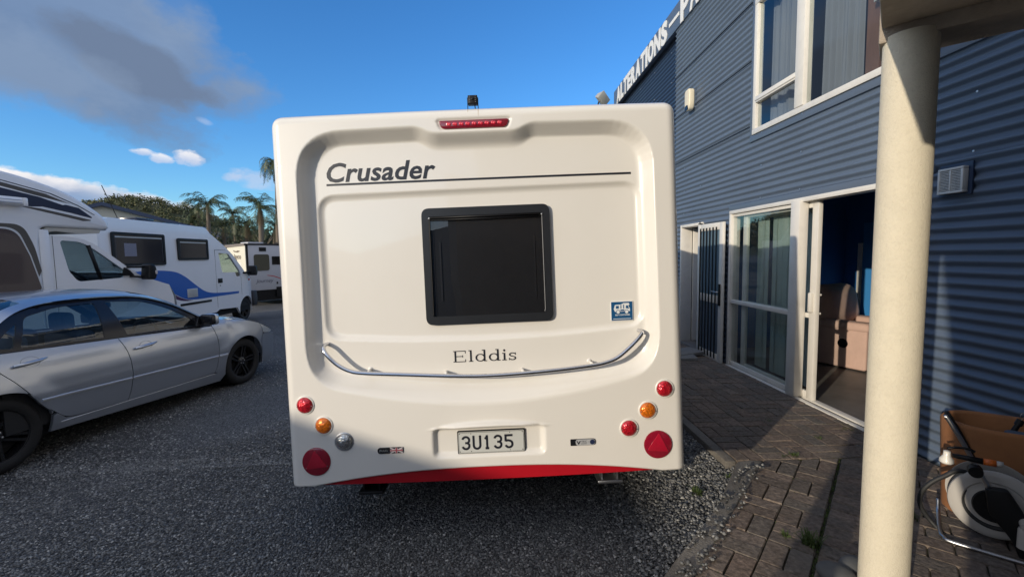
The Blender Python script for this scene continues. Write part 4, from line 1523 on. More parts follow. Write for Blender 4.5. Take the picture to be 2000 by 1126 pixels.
def serif_word(word, u0, v0, h, wid, y, par, mt):
    """roman letters drawn stroke by stroke: stems, bowls and slab serifs"""
    b_ = B()
    d = [0.0]

    def R_(x0, x1, z0, z1):
        d[0] += 0.00004
        b_.box(x0, x1, y - 0.0015 - d[0], y + 0.003, z0, z1)

    def ring(cx, cz, rx, rz, wx, wz, a0=0, a1=360, n=22):
        d[0] += 0.00004
        pts = []
        for k in range(n + 1):
            a = rad(a0 + (a1 - a0) * k / n)
            pts.append((cos(a), sin(a)))
        for k in range(n):
            (c0, s0), (c1, s1) = pts[k], pts[k + 1]
            q = [(cx + rx * c0, cz + rz * s0), (cx + rx * c1, cz + rz * s1), (cx + (rx - wx) * c1, cz + (rz - wz) * s1), (cx + (rx - wx) * c0, cz + (rz - wz) * s0)]
            b_.poly([(p[0], y - 0.0015 - d[0], p[1]) for p in q][::-1])
    x = u0
    st, th = h * 0.165, h * 0.07
    xh = h * 0.66
    for ch in word:
        if ch == 'E':
            w_ = wid * 1.25
            R_(x + st * .7, x + st * 1.7, v0, v0 + h)
            R_(x, x + w_, v0, v0 + th); R_(x, x + w_, v0 + h - th, v0 + h); R_(x + st * 1.6, x + w_ * .72, v0 + h * .5 - th / 2, v0 + h * .5 + th / 2)
            R_(x + w_ - th, x + w_, v0, v0 + h * .24); R_(x + w_ - th, x + w_, v0 + h * .76, v0 + h); R_(x + w_ * .72, x + w_ * .72 + th, v0 + h * .4, v0 + h * .6)
            x += w_ + wid * .28
        elif ch == 'l':
            R_(x + st * .8, x + st * 1.8, v0, v0 + h * 1.02)
            R_(x, x + st * 2.6, v0, v0 + th); R_(x, x + st * 1.2, v0 + h * 1.02 - th, v0 + h * 1.02)
            x += st * 2.6 + wid * .22
        elif ch == 'i':
            R_(x + st * .8, x + st * 1.8, v0, v0 + xh)
            R_(x, x + st * 2.6, v0, v0 + th); R_(x, x + st * 1.2, v0 + xh - th, v0 + xh)
            ring(x + st * 1.3, v0 + h * .88, st * .62, st * .62, st * .62, st * .62)
            x += st * 2.6 + wid * .22
        elif ch == 'd':
            w_ = wid
            ring(x + w_ * .5, v0 + xh * .5, w_ * .5, xh * .52, st, th * 1.1)
            R_(x + w_ - st, x + w_, v0, v0 + h * 1.02)
            R_(x + w_, x + w_ + st * .9, v0, v0 + th); R_(x + w_ - st * 1.9, x + w_ - st, v0 + h * 1.02 - th, v0 + h * 1.02)
            x += w_ + wid * .34
        elif ch == 's':
            w_ = wid * .72
            ring(x + w_ * .5, v0 + xh * .74, w_ * .48, xh * .27, st * .8, th * 1.2, 30, 270)
            ring(x + w_ * .5, v0 + xh * .265, w_ * .5, xh * .28, st * .8, th * 1.2, -150, 90)
            R_(x + w_ * .86, x + w_ * .86 + th, v0 + xh * .7, v0 + xh); R_(x, x + th, v0, v0 + xh * .3)
            x += w_
    o = b_.out('maker_lettering', mt, par)
    xs_ = [q.co.x for q in o.data.vertices]
    return o


o = serif_word('Elddis', -0.17, 0.66, 0.065, 0.062, YT - 0.008, cv, M_INK)
fit(o, -0.181, 0.184, 0.660, 0.728)
conform(o, 0.0012)

# blue sticker with the pale motorhome sign
YS = 0.099
M_STB = mat('blue_sticker', (0.004, 0.075, 0.20), 0.45)
M_STW = mat('white_print', (0.72, 0.73, 0.72), 0.5)
st = box('certificate_sticker', M_STB, cv, 0.754, 0.878, YS - 0.002, YS + 0.004, 0.862, 0.970)
box('border', M_STW, st, 0.7515, 0.8805, YS - 0.0012, YS + 0.004, 0.8595, 0.9725)
y_ = YS - 0.0028


def flat_print(name, pts, y, mt, par):
    return B().prism(pts, 'y', y, y + 0.0006).out(name, mt, par)


flat_print('vehicle_sign', rounded([(0.775, 0.912), (0.768, 0.928), (0.776, 0.953), (0.812, 0.955), (0.826, 0.962), (0.857, 0.962), (0.862, 0.952), (0.854, 0.948), (0.863, 0.928), (0.863, 0.914)]), y_, M_STW, st)
for q in ([(0.781, 0.931), (0.798, 0.931), (0.798, 0.947), (0.781, 0.947)], [(0.839, 0.932), (0.858, 0.928), (0.851, 0.948), (0.841, 0.948)],
          [(0.808, 0.930), (0.813, 0.930), (0.813, 0.953), (0.808, 0.953)], [(0.824, 0.930), (0.829, 0.930), (0.829, 0.953), (0.824, 0.953)], [(0.807, 0.916), (0.830, 0.916), (0.830, 0.9245), (0.807, 0.9245)]):
    flat_print('print', q, y_ - 0.0007, M_STB, st)
for u in (0.793, 0.843):
    B().lathe([(0, -0.0006), (0.0125, -0.0006), (0.0125, 0)], 18, 'y', (u, y_ - 0.0008, 0.911)).out('print', M_STB, st)
    B().lathe([(0, -0.0006), (0.0095, -0.0006), (0.0095, 0)], 18, 'y', (u, y_ - 0.0016, 0.911)).out('print', M_STW, st)
o = text('wording', 'SELF CONTAINED', 0.014, on_rear(0, 0, y_), M_STW, st, ext=0.0003, offset=0.0003); fit(o, 0.775, 0.862, 0.889, 0.898)
box('fine_print', M_STW, st, 0.764, 0.868, y_, y_ + 0.0005, 0.8695, 0.8725)

# badges either side of the number plate
M_BADGE = mat('black_badge', (0.012, 0.013, 0.016), 0.25, coat=0.6)
M_BSIL = mat('silver_print', (0.42, 0.43, 0.44), 0.35)
bd = B().prism(rounded([(-0.626, 0.172, 0.018), (-0.478, 0.172, 0.006), (-0.478, 0.207, 0.006), (-0.626, 0.207, 0.018)]), 'y', -0.002, 0.01, 0.001).out('flag_badge', M_BADGE, cv)
# the flag: diagonals and cross in red and white bars on a dark field
M_FLW = mat('flag_white', (0.62, 0.56, 0.56), 0.4); M_FLR = mat('flag_red', (0.36, 0.06, 0.08), 0.4)
fx0, fx1, fz0, fz1 = -0.554, -0.482, 0.1745, 0.2045
fcx, fcz = (fx0 + fx1) / 2, (fz0 + fz1) / 2
for (p, q) in (((fx0, fz0), (fx1, fz1)), ((fx0, fz1), (fx1, fz0))):
    dx, dz = q[0] - p[0], q[1] - p[1]; L_ = hypot(dx, dz); nx_, nz_ = -dz / L_ * 0.0032, dx / L_ * 0.0032
    flat_print('flag_diagonal', [(p[0] + nx_, p[1] + nz_), (p[0] - nx_, p[1] - nz_), (q[0] - nx_, q[1] - nz_), (q[0] + nx_, q[1] + nz_)], -0.0027 - (0.0002 if dz > 0 else 0), M_FLW, bd)
for (a, b, c, d, yy, mm) in ((fx0, fx1, fcz - 0.0055, fcz + 0.0055, -0.0033, M_FLW), (fcx - 0.0065, fcx + 0.0065, fz0, fz1, -0.0035, M_FLW), (fx0, fx1, fcz - 0.003, fcz + 0.003, -0.0040, M_FLR), (fcx - 0.0035, fcx + 0.0035, fz0, fz1, -0.0042, M_FLR)):
    box('flag_bar', mm, bd, a, b, yy, yy + 0.0005, c, d)
o = text('wording', 'Elddis', 0.014, on_rear(0, 0, -0.0025), mat('grey_print', (0.22, 0.24, 0.25), 0.4), bd, ext=0.0003, shear=0.25); fit(o, -0.616, -0.566, 0.184, 0.196)
bd = B().prism(rounded([(0.472, 0.168, 0.005), (0.616, 0.168, 0.018), (0.616, 0.206, 0.018), (0.472, 0.206, 0.005)]), 'y', -0.002, 0.01, 0.001).out('engine_badge', M_BADGE, cv)
B().prism(rounded([(0.502, 0.170, 0.016), (0.612, 0.170, 0.016), (0.612, 0.204, 0.016), (0.502, 0.204, 0.016)]), 'y', -0.0032, 0.0).out('silver_field', M_BSIL, bd)
o = text('wording', 'V', 0.03, on_rear(0, 0, -0.0038), M_INK, bd, ext=0.0003, offset=0.001); fit(o, 0.506, 0.531, 0.175, 0.196)
o = text('wording', 'TEC -', 0.02, on_rear(0, 0, -0.0038), M_INK, bd, ext=0.0003); fit(o, 0.533, 0.578, 0.186, 0.197)
box('underline', M_INK, bd, 0.533, 0.565, -0.0041, -0.0034, 0.178, 0.1805)
B().lathe([(0, -0.0008), (0.014, -0.0008), (0.0145, 0)], 20, 'y', (0.597, -0.0034, 0.187)).out('roundel', mat('navy_print', (0.02, 0.03, 0.075), 0.3), bd)

# number plate
npl = bpy.data.objects.new('number_plate', None); link(npl, cv)
M_PLATE = mat('plate_white', (0.56, 0.57, 0.54), 0.4, var=0.03, vscale=9)
B().prism(rrect(-0.173, 0.216, 0.141, 0.276, 0.010), 'y', 0.017, 0.028, 0.002).out('surround', M_BLACK, npl, autosmooth=40)
B().prism(rrect(-0.167, 0.210, 0.147, 0.270, 0.008), 'y', 0.0125, 0.0165).out('face', M_PLATE, npl)
B().prism(rrect(-0.1645, 0.2075, 0.1495, 0.2675, 0.007), 'y', 0.0120, 0.0124).out('border_line', M_INK, npl)
B().prism(rrect(-0.1625, 0.2055, 0.1515, 0.2655, 0.006), 'y', 0.0114, 0.0119).out('face', M_PLATE, npl)


def stroke(name, paths, w_, y, par, mt):
    b_ = B()
    for path_ in paths:
        P = [Vector(p) for p in path_]
        n_ = len(P)
        Lf, Rt = [], []
        for i in range(n_):
            t = (P[min(i + 1, n_ - 1)] - P[max(i - 1, 0)]).normalized()
            nn = Vector((-t.y, t.x)) * w_ / 2
            Lf.append(P[i] + nn); Rt.append(P[i] - nn)
        va = [b_.bm.verts.new((p.x, y, p.y)) for p in Lf]; vb_ = [b_.bm.verts.new((p.x, y, p.y)) for p in Rt]
        vc = [b_.bm.verts.new((p.x, y + 0.0012, p.y)) for p in Lf]; vd = [b_.bm.verts.new((p.x, y + 0.0012, p.y)) for p in Rt]
        for i in range(n_ - 1):
            b_.bm.faces.new((va[i], va[i + 1], vb_[i + 1], vb_[i]))
            b_.bm.faces.new((va[i], vc[i], vc[i + 1], va[i + 1]))
            b_.bm.faces.new((vb_[i], vb_[i + 1], vd[i + 1], vd[i]))
        b_.bm.faces.new((va[0], vb_[0], vd[0], vc[0])); b_.bm.faces.new((va[-1], vc[-1], vd[-1], vb_[-1]))
        y -= 0.00006
    bmesh.ops.recalc_face_normals(b_.bm, faces=b_.bm.faces)
    return b_.out(name, mt, par)


def arc(cx, cz, rx, rz, a0, a1, n=14):
    return [(cx + rx * cos(rad(a0 + (a1 - a0) * k / n)), cz + rz * sin(rad(a0 + (a1 - a0) * k / n))) for k in range(n + 1)]


def glyph(ch, x, z, w_, h, th):
    m_ = th / 2
    X0, X1, Z0, Z1 = x + m_, x + w_ - m_, z + m_, z + h - m_
    cx = (X0 + X1) / 2; rx = (X1 - X0) / 2; r = min(rx, (Z1 - Z0) / 4)
    if ch == '3':
        up = arc(cx, Z1 - r, rx, r, 165, 0) + arc(cx, Z1 - r - 0.0, rx, r * 1.0, 0, -62, 6)
        lo = arc(cx, Z0 + r, rx, r, 62, 0, 6) + arc(cx, Z0 + r, rx, r, 0, -165)
        zm = (Z0 + Z1) / 2
        return [arc(cx, Z1 - r, rx, r, 170, 0) + [(X1, zm + r * .55), (X1 - r * .5, zm)] + [(cx - r * .25, zm)], [(X1 - r * .55, zm), (X1, zm - r * .55)] + arc(cx, Z0 + r, rx, r, 0, -170)]
    if ch == 'U':
        return [[(X0, Z1 + m_)] + [(X0, Z0 + rx)] + arc(cx, Z0 + rx, rx, rx, 180, 360) + [(X1, Z1 + m_)]]
    if ch == '1':
        return [[(cx, Z0), (cx, Z1 + m_)], [(cx - rx * .8, Z1 - h * .2), (cx, Z1)], [(cx - rx * .75, Z0), (cx + rx * .75, Z0)]]
    if ch == '5':
        zm = Z0 + (Z1 - Z0) * .56
        return [[(X1 + m_ * .5, Z1), (X0, Z1)], [(X0, Z1 + m_), (X0, zm - m_ * .6)], [(X0, zm - m_ * .1), (cx - r * .3, zm + m_ * .3)] + arc(cx, zm - r, rx, r, 80, 0, 8) + arc(cx, Z0 + r, rx, r, 0, -168)]
    return []


gx = -0.149
for chh, wch in (('3', 0.050), ('U', 0.050), ('1', 0.040), ('3', 0.050), ('5', 0.050)):
    stroke('character', glyph(chh, gx, 0.1665, wch, 0.082, 0.0125), 0.0125, 0.0104, npl, M_INK)
    gx += wch + (0.013 if chh != '1' else 0.017)
for (u, v) in ((-0.158, 0.158), (-0.094, 0.158), (0.128, 0.158), (0.200, 0.158), (-0.158, 0.260), (-0.094, 0.260), (0.128, 0.260), (0.200, 0.260)):
    B().lathe([(0, -0.001), (0.0022, -0.0008), (0.0028, 0)], 8, 'y', (u, 0.0112, v)).out('screw', M_BLACK, npl)

# round rear lamps
def lens_material(name, tint, rf):
    mt = bpy.data.materials.new(name)
    mt.use_nodes = True
    T = mt.node_tree
    b = T.nodes['Principled BSDF']
    b.inputs['Base Color'].default_value = (*tint, 1)
    b.inputs['Roughness'].default_value = 0.18
    b.inputs['Coat Weight'].default_value = 1.0
    b.inputs['Coat Roughness'].default_value = 0.03
    b.inputs['Metallic'].default_value = rf
    tc = _new(T, 'ShaderNodeTexCoord', {})
    v = _new(T, 'ShaderNodeTexVoronoi', {})
    v.inputs['Scale'].default_value = 130.0
    lk(T, tc.outputs['Object'], v.inputs['Vector'])
    mr = _new(T, 'ShaderNodeMix', {'data_type': 'RGBA', 'blend_type': 'MULTIPLY'})
    mr.inputs[0].default_value = 0.8
    mr.inputs[6].default_value = (*tint, 1)
    cr = _new(T, 'ShaderNodeValToRGB', {})
    cr.color_ramp.elements[0].color = (0.35, 0.35, 0.35, 1); cr.color_ramp.elements[1].color = (1.9, 1.9, 1.9, 1)
    lk(T, v.outputs['Color'], cr.inputs[0]); lk(T, cr.outputs[0], mr.inputs[7])
    lk(T, mr.outputs[2], b.inputs['Base Color'])
    bp = _new(T, 'ShaderNodeBump', {})
    bp.inputs['Strength'].default_value = 0.55; bp.inputs['Distance'].default_value = 0.004
    lk(T, v.outputs['Distance'], bp.inputs['Height']); lk(T, bp.outputs[0], b.inputs['Normal'])
    return mt


M_LR = lens_material('red_lamp_lens', (0.50, 0.010, 0.022), 0.35)
M_LA = lens_material('amber_lamp_lens', (0.72, 0.17, 0.008), 0.35)
M_LC = lens_material('clear_lamp_lens', (0.45, 0.46, 0.45), 0.85)
for (u, v, mt, nm, lb) in ((-1.026, 0.466, M_LR, 'red_lamp', None), (-0.926, 0.346, M_LA, 'amber_lamp', None), (-0.813, 0.250, M_LC, 'clear_lamp', None),
                           (1.023, 0.470, M_LR, 'red_lamp', None), (0.922, 0.351, M_LA, 'amber_lamp', None), (0.811, 0.253, M_LR, 'red_lamp', None)):
    y0 = 0.018 * (abs(u) / HW) ** 2.5
    lm = B().lathe([(0, -0.026), (0.018, -0.0245), (0.034, -0.019), (0.044, -0.010), (0.0465, -0.001)], 36, 'y', (u, y0, v)).out(nm, mt, cv, smooth=True)
    B().lathe([(0.0462, -0.006), (0.0515, -0.007), (0.054, -0.002), (0.054, 0.008)], 36, 'y', (u, y0, v)).out('bezel', M_SHELL if mt is not M_LC else M_ALU, lm, smooth=True)
    for sx in (-1, 1):
        B().lathe([(0, -0.002), (0.0025, -0.0015), (0.003, 0.001)], 8, 'y', (u + sx * 0.040, y0 - 0.0145, v - 0.004)).out('screw', M_CHROME, lm)
M_TRI1 = mat('reflector_red', (0.26, 0.005, 0.022), 0.22, coat=0.9, var=0.1, vscale=60)
M_TRI2 = mat('reflector_triangle', (0.42, 0.008, 0.03), 0.22, coat=0.9, var=0.1, vscale=60)
for (u, v, a) in ((-0.978, 0.140, 4), (0.975, 0.150, -5)):
    y0 = 0.018 * (abs(u) / HW) ** 2.5
    rf = B().lathe([(0, -0.009), (0.074, -0.009), (0.080, -0.006), (0.082, 0.004)], 40, 'y', (u, y0, v)).out('round_reflector', M_TRI1, cv, autosmooth=35)
    tri = [(u + 0.072 * cos(rad(a + k)), v + 0.072 * sin(rad(a + k))) for k in (90, 210, 330)]
    B().prism(rounded([(*p, 0.012) for p in tri]), 'y', y0 - 0.0135, y0 - 0.0088, 0.002).out('triangle', M_TRI2, rf, autosmooth=35)
    for p in tri[1:]:
        B().lathe([(0, -0.0025), (0.003, -0.002), (0.0035, 0.001)], 8, 'y', (p[0] * .96 + u * .04, y0 - 0.0095, p[1] + 0.006)).out('screw', M_CHROME, rf)

# grab rail with its stand-offs
rail_pts = smooth_curve([(-0.905, 0.092, 0.800), (-0.912, 0.05, 0.797), (-0.908, 0.022, 0.783), (-0.885, 0.008, 0.748), (-0.830, 0.004, 0.692), (-0.765, 0.003, 0.654), (-0.690, 0.002, 0.637), (-0.5, 0.001, 0.622), (-0.05, 0.0, 0.592),
                         (0.30, 0.0, 0.600), (0.593, 0.001, 0.621), (0.705, 0.002, 0.640), (0.775, 0.004, 0.672), (0.86, 0.008, 0.742), (0.905, 0.022, 0.785), (0.912, 0.05, 0.797), (0.905, 0.092, 0.800)], 6)
gr = B().tube(rail_pts, 0.0115, 12).out('grab_rail', M_CHROME, cv, smooth=True)
for (u, v) in ((-0.655, 0.634), (-0.215, 0.604), (0.225, 0.599), (0.62, 0.626)):
    B().tube([(u, 0.002, v), (u - 0.006, 0.03, v + 0.004), (u - 0.010, 0.088, v + 0.007)], 0.0085, 8).lathe([(0, -0.012), (0.016, -0.010), (0.019, 0)], 14, 'y', (u - 0.010, 0.088, v + 0.007)).out('rail_bracket', M_WHITE, gr, smooth=True)

# corner steadies under the floor
for (u, mt, lb) in ((-0.71, M_BLACK, 'dark steady'), (0.715, M_ALU, 'bare metal steady')):
    sd_ = B().tube([(u, 0.34, 0.0), (u, 0.22, -0.09)], 0.022, 8).box(u - 0.075, u + 0.075, 0.10, 0.24, -0.112, -0.090, 0.008).box(u - 0.05, u - 0.042, 0.12, 0.30, -0.092, 0.0).box(u + 0.042, u + 0.05, 0.12, 0.30, -0.092, 0.0)
    sd_.out('corner_steady', mt, cv, autosmooth=40)

# reversing camera on the roof edge
rc = thing('reversing_camera', 'small black reversing camera on a bracket on top of the white caravan', 'camera')
rc.parent = None
Mcv = Matrix.Translation(cv.location) @ cv.rotation_euler.to_matrix().to_4x4()
rc.matrix_world = Mcv @ Matrix.Translation((-0.001, 0.05, VT))
zb = 0.022
B().box(-0.027, 0.027, -0.004, 0.04, zb + 0.008, zb + 0.055, 0.003).out('camera_body', M_BLACK, rc, autosmooth=40)
B().lathe([(0, -0.003), (0.006, -0.003), (0.009, -0.001), (0.010, 0.001)], 16, 'y', (0, -0.005, zb + 0.034)).out('lens', M_GLOSSBLK, rc, smooth=True)
for k in range(4):
    for sx in (-1, 1):
        B().lathe([(0, -0.001), (0.002, -0.0008), (0.0025, 0)], 8, 'y', (sx * 0.016, -0.005, zb + 0.016 + k * 0.0105)).out('infrared_led', mat('dull_lens', (0.2, 0.2, 0.2), 0.2), rc)
for sx in (-1, 1):
    B().box(sx * 0.0295 - 0.0015, sx * 0.0295 + 0.0015, 0.005, 0.03, -0.004, zb + 0.045).out('bracket_leg', M_BLACK, rc)
B().tube([(0.010, 0.03, zb + 0.01), (0.013, 0.03, 0.0), (0.014, 0.06, -0.002)], 0.003, 6).out('cable', M_RUB, rc)

# ================================================================== SMALL THINGS AT THE ENTRANCE
# terracotta planter
M_TERRA = mat('terracotta', (0.36, 0.155, 0.06), 0.85, var=0.12, vscale=10, bump=0.25, bscale=90, dark=(0.22, 0.10, 0.05), dark_scale=6, dark_amt=0.5)
pt = thing('terracotta_planter', 'long terracotta trough planter standing by the wall behind the hose reel', 'planter', (2.97, 2.34, 0.10), (0, 0, rad(-38)))


def stadium(hx, hy, z, n=9):
    pts = []
    for (cx, a0) in ((hx - hy, -90), (-(hx - hy), 90)):
        for k in range(n + 1):
            a = rad(a0 + 180 * k / n)
            pts.append((cx + hy * cos(a), hy * sin(a), z))
    return pts


rings = [stadium(0.35, 0.175, 0.0), stadium(0.368, 0.19, 0.40), stadium(0.374, 0.195, 0.52), stadium(0.371, 0.192, 0.535), stadium(0.362, 0.184, 0.545), stadium(0.345, 0.168, 0.543), stadium(0.335, 0.158, 0.53), stadium(0.325, 0.150, 0.36)]
vs = [p for r in rings for p in r]; n = len(rings[0])
fs = [(r * n + i, r * n + (i + 1) % n, (r + 1) * n + (i + 1) % n, (r + 1) * n + i) for r in range(len(rings) - 1) for i in range(n)]
mobj('pot', vs, fs, M_TERRA, pt, autosmooth=50)
mobj('soil', stadium(0.337, 0.162, 0.42), [tuple(range(n))], mat('dark_soil', (0.03, 0.024, 0.018), 0.95, bump=1, bscale=60, bdist=0.02), pt)
B().box(-0.10, 0.10, -0.05, 0.06, 0.42, 0.50, 0.02).out('tool_bag', mat('grey_blue_cloth', (0.08, 0.10, 0.13), 0.9), pt, smooth=True)
sk = thing('garden_stake', 'short black stake with a white band and wires standing in the planter', 'stake', (2.93, 2.43, 0.52), (rad(8), rad(22), 0))
B().lathe([(0, 0), (0.013, 0), (0.013, 0.12), (0, 0.12)], 12).out('grip', M_BLACK, sk, autosmooth=40)
B().lathe([(0.0135, 0.05), (0.020, 0.052), (0.020, 0.066), (0.0135, 0.068)], 12).out('white_band', M_WHITE, sk, autosmooth=40)
B().lathe([(0, 0.12), (0.018, 0.12), (0.018, 0.155), (0, 0.155)], 12).out('cap', M_BLACK, sk, autosmooth=40)
B().tube(smooth_curve([(0, 0, 0.15), (0.02, 0.01, 0.175), (0.05, 0.02, 0.165), (0.06, 0.02, 0.18), (0.03, 0.01, 0.185)], 5), 0.0016, 5).tube(smooth_curve([(0, 0, 0.15), (-0.02, 0, 0.18), (-0.01, 0, 0.20), (0.005, 0, 0.19)], 5), 0.0016, 5).out('wire', M_ALU, sk)

# hose reel
HRX = thing('hose_reel', 'grey and black hose reel cart standing on the bricks in front of the planter', 'hose reel', (2.625, 2.22, 0.10), (0, 0, rad(-43)))
M_DISC = mat('grey_reel_plastic', (0.46, 0.44, 0.41), 0.42, var=0.03, vscale=6)
disc = [(0.045, 0.0), (0.085, 0.003), (0.10, 0.010), (0.118, 0.010), (0.125, 0.004), (0.150, 0.006), (0.168, 0.010), (0.176, 0.016), (0.178, 0.026), (0.172, 0.026), (0.160, 0.018), (0.045, 0.014)]
for yy, s_ in ((-0.10, 1), (0.10, -1)):
    B().lathe([(r, h * s_) for r, h in disc], 64, 'y', (0.0, yy, 0.265)).out('reel_disc', M_DISC, HRX, autosmooth=40)
B().lathe([(0, -0.012), (0.082, -0.012), (0.086, 0.0), (0.086, 0.2), (0, 0.2)], 40, 'y', (0, -0.098, 0.265)).out('drum', M_BLACK, HRX, autosmooth=40)
# hose wound on the drum
hp = []
for k in range(0, 13 * 36):
    t = k / 36
    lay = int(t // 5)
    r = 0.100 + 0.018 * lay
    yy = -0.078 + 0.0375 * (t % 5) if lay % 2 == 0 else 0.078 - 0.0375 * (t % 5)
    hp.append((r * cos(2 * pi * t), yy * 0.9, 0.265 + r * sin(2 * pi * t)))
hp += smooth_curve([hp[-1], (-0.10, -0.06, 0.40), (-0.20, -0.10, 0.36), (-0.27, -0.12, 0.28), (-0.285, -0.10, 0.18), (-0.24, -0.08, 0.09), (-0.17, -0.10, 0.04), (-0.08, -0.02, 0.02)], 8)[1:]
M_HOSE = mat('dark_hose', (0.022, 0.023, 0.024), 0.6)
B().tube(hp, 0.0118, 8).out('hose', M_HOSE, HRX, smooth=True)
fm = smooth_curve([(-0.20, 0.12, 0.085), (-0.20, 0.06, 0.03), (-0.20, -0.14, 0.016), (-0.185, -0.20, 0.014), (-0.15, -0.225, 0.014), (0.15, -0.225, 0.014), (0.2, -0.2, 0.014), (0.21, 0.0, 0.03), (0.21, 0.12, 0.06)], 5)
B().tube(fm, 0.0095, 10).tube([(-0.16, 0.13, 0.09), (0.18, 0.13, 0.09)], 0.009, 8).out('foot_frame', M_ALU, HRX, smooth=True)
B().tube(smooth_curve([(-0.208, -0.15, 0.71), (-0.196, -0.15, 0.70), (-0.13, -0.147, 0.575), (-0.085, -0.145, 0.48), (-0.03, -0.142, 0.37)], 5), 0.0105, 10).out('handle_tube', M_ALU, HRX, smooth=True)
B().tube(smooth_curve([(-0.185, 0.14, 0.66), (-0.12, 0.13, 0.54), (-0.04, 0.125, 0.36)], 4), 0.0105, 8).tube([(-0.20, -0.14, 0.70), (-0.185, 0.13, 0.66)], 0.01, 8).out('handle_tube', M_BLACK, HRX, smooth=True)
B().prism(rounded([(-0.045, 0.375, 0.02), (0.035, 0.385, 0.02), (0.09, 0.29, 0.03), (0.16, 0.14, 0.03), (0.20, 0.02, 0.02), (0.10, 0.02, 0.02), (0.055, 0.14, 0.03), (-0.03, 0.25, 0.03)]), 'y', -0.165, -0.117, 0.008).out('side_bracket', M_BLACK, HRX, autosmooth=40)
B().lathe([(0, -0.05), (0.028, -0.05), (0.030, -0.035), (0.030, 0.0), (0, 0)], 20, 'y', (-0.085, -0.14, 0.455)).out('knob', M_BLACK, HRX, autosmooth=40)
cr_ = B().lathe([(0, 0.10), (0.024, 0.10), (0.027, 0.09), (0.027, 0.0), (0, 0.0)], 20, 'z', (0.095, -0.195, 0.13)).lathe([(0, -0.03), (0.024, -0.03), (0.026, -0.02), (0.026, 0.02), (0, 0.03)], 20, 'y', (0.10, -0.19, 0.245))
cr_.out('crank_handle', M_DISC, HRX, autosmooth=40)
for o in HRX.children:
    if not o.name.startswith('foot_frame'):
        o.location.z -= 0.055
# spray gun clipped to the frame
sp = thing('spray_nozzle', 'black and orange hose spray gun with round white head hanging over the reel', 'nozzle', (2.375, 2.24, 0.575), (0, 0, rad(-43)))
B().tube([(0.02, -0.06, 0.0), (0.13, -0.07, 0.004)], [0.011, 0.015], 12).out('grip', M_BLACK, sp, smooth=True)
B().tube([(0.131, -0.07, 0.004), (0.175, -0.07, 0.006)], [0.016, 0.0165], 12).out('orange_collar', mat('orange_plastic', (0.62, 0.14, 0.02), 0.4), sp, smooth=True)
B().tube([(0.176, -0.07, 0.006), (0.20, -0.07, 0.008)], [0.015, 0.012], 12).out('connector', M_DISC, sp, smooth=True)
B().lathe([(0, -0.035), (0.024, -0.035), (0.03, -0.028), (0.029, -0.012), (0.016, 0.005), (0.014, 0.03), (0, 0.034)], 20, 'z', (0.0, -0.06, -0.012)).out('spray_head', M_WHITE, sp, autosmooth=40)
B().tube(smooth_curve([(0.0, -0.06, 0.03), (0.03, -0.06, 0.045), (0.075, -0.06, 0.05), (0.10, -0.06, 0.04)], 4), [0.007] * 13, 8).out('trigger', M_BLACK, sp, smooth=True)

# river stones at the foot of the column
M_RIV = mat('river_stone', (0.085, 0.088, 0.09), 0.75, var=0.2, vscale=7, bump=0.3, bscale=60)
for k, (x, y, r, sx, sy, sz, lb) in enumerate(((1.56, 1.93, 0.070, 1.2, 0.9, 0.6, 'rounded grey river stone nearest the grass tuft beside the column'), (1.67, 1.985, 0.06, 1.25, 0.85, 0.65, 'grey river stone tucked behind the other two at the column foot'), (1.755, 1.925, 0.070, 1.1, 1.0, 0.62, 'largest grey river stone touching the cream column'))):
    b_ = B()
    bmesh.ops.create_icosphere(b_.bm, subdivisions=3, radius=r)
    ph = RNG.uniform(0, 6, 3)
    for v in b_.bm.verts:
        c = v.co.copy()
        f_ = 1 + 0.08 * sin(c.x * 30 + ph[0]) + 0.06 * sin(c.y * 34 + ph[1]) + 0.05 * sin(c.z * 30 + ph[2])
        v.co = Vector((c.x * sx, c.y * sy, c.z * sz)) * f_
    o = b_.out('river_stone', M_RIV, None, smooth=True, loc=(x, y, 0.10 + r * sz * 0.8))
    o.rotation_euler = (0, 0, RNG.uniform(0, 3))
    tag(o, lb, 'stone', 'river stones at the foot of the column')

# weeds
M_GRASS = mat('weed_green', (0.055, 0.085, 0.016), 0.7, var=0.35, vscale=30)


def tuft(x, y, z, n, h, spread, label):
    b_ = B()
    for k in range(n):
        a = RNG.uniform(0, 2 * pi); L_ = h * RNG.uniform(0.5, 1.1); s_ = spread * RNG.uniform(0.2, 1.0)
        w_ = 0.0022 + 0.0018 * RNG.random()
        bx, by = RNG.normal(0, spread * 0.25, 2)
        dx, dy = cos(a), sin(a)
        P = [(bx, by, -0.005), (bx + dx * s_ * .25, by + dy * s_ * .25, L_ * .55), (bx + dx * s_ * .65, by + dy * s_ * .65, L_ * .9), (bx + dx * s_ * 1.1, by + dy * s_ * 1.1, L_ * .85)]
        ws = [w_, w_ * .9, w_ * .6, 0.0003]
        vv = []
        for p, q in zip(P, ws):
            vv.append((b_.bm.verts.new((p[0] - dy * q, p[1] + dx * q, p[2])), b_.bm.verts.new((p[0] + dy * q, p[1] - dx * q, p[2]))))
        for i in range(3):
            b_.bm.faces.new((vv[i][0], vv[i][1], vv[i + 1][1], vv[i + 1][0]))
    o = b_.out('weed_tuft', M_GRASS, None, loc=(x, y, z))
    return tag(o, label, 'weed', 'weeds growing in the joints of the path')


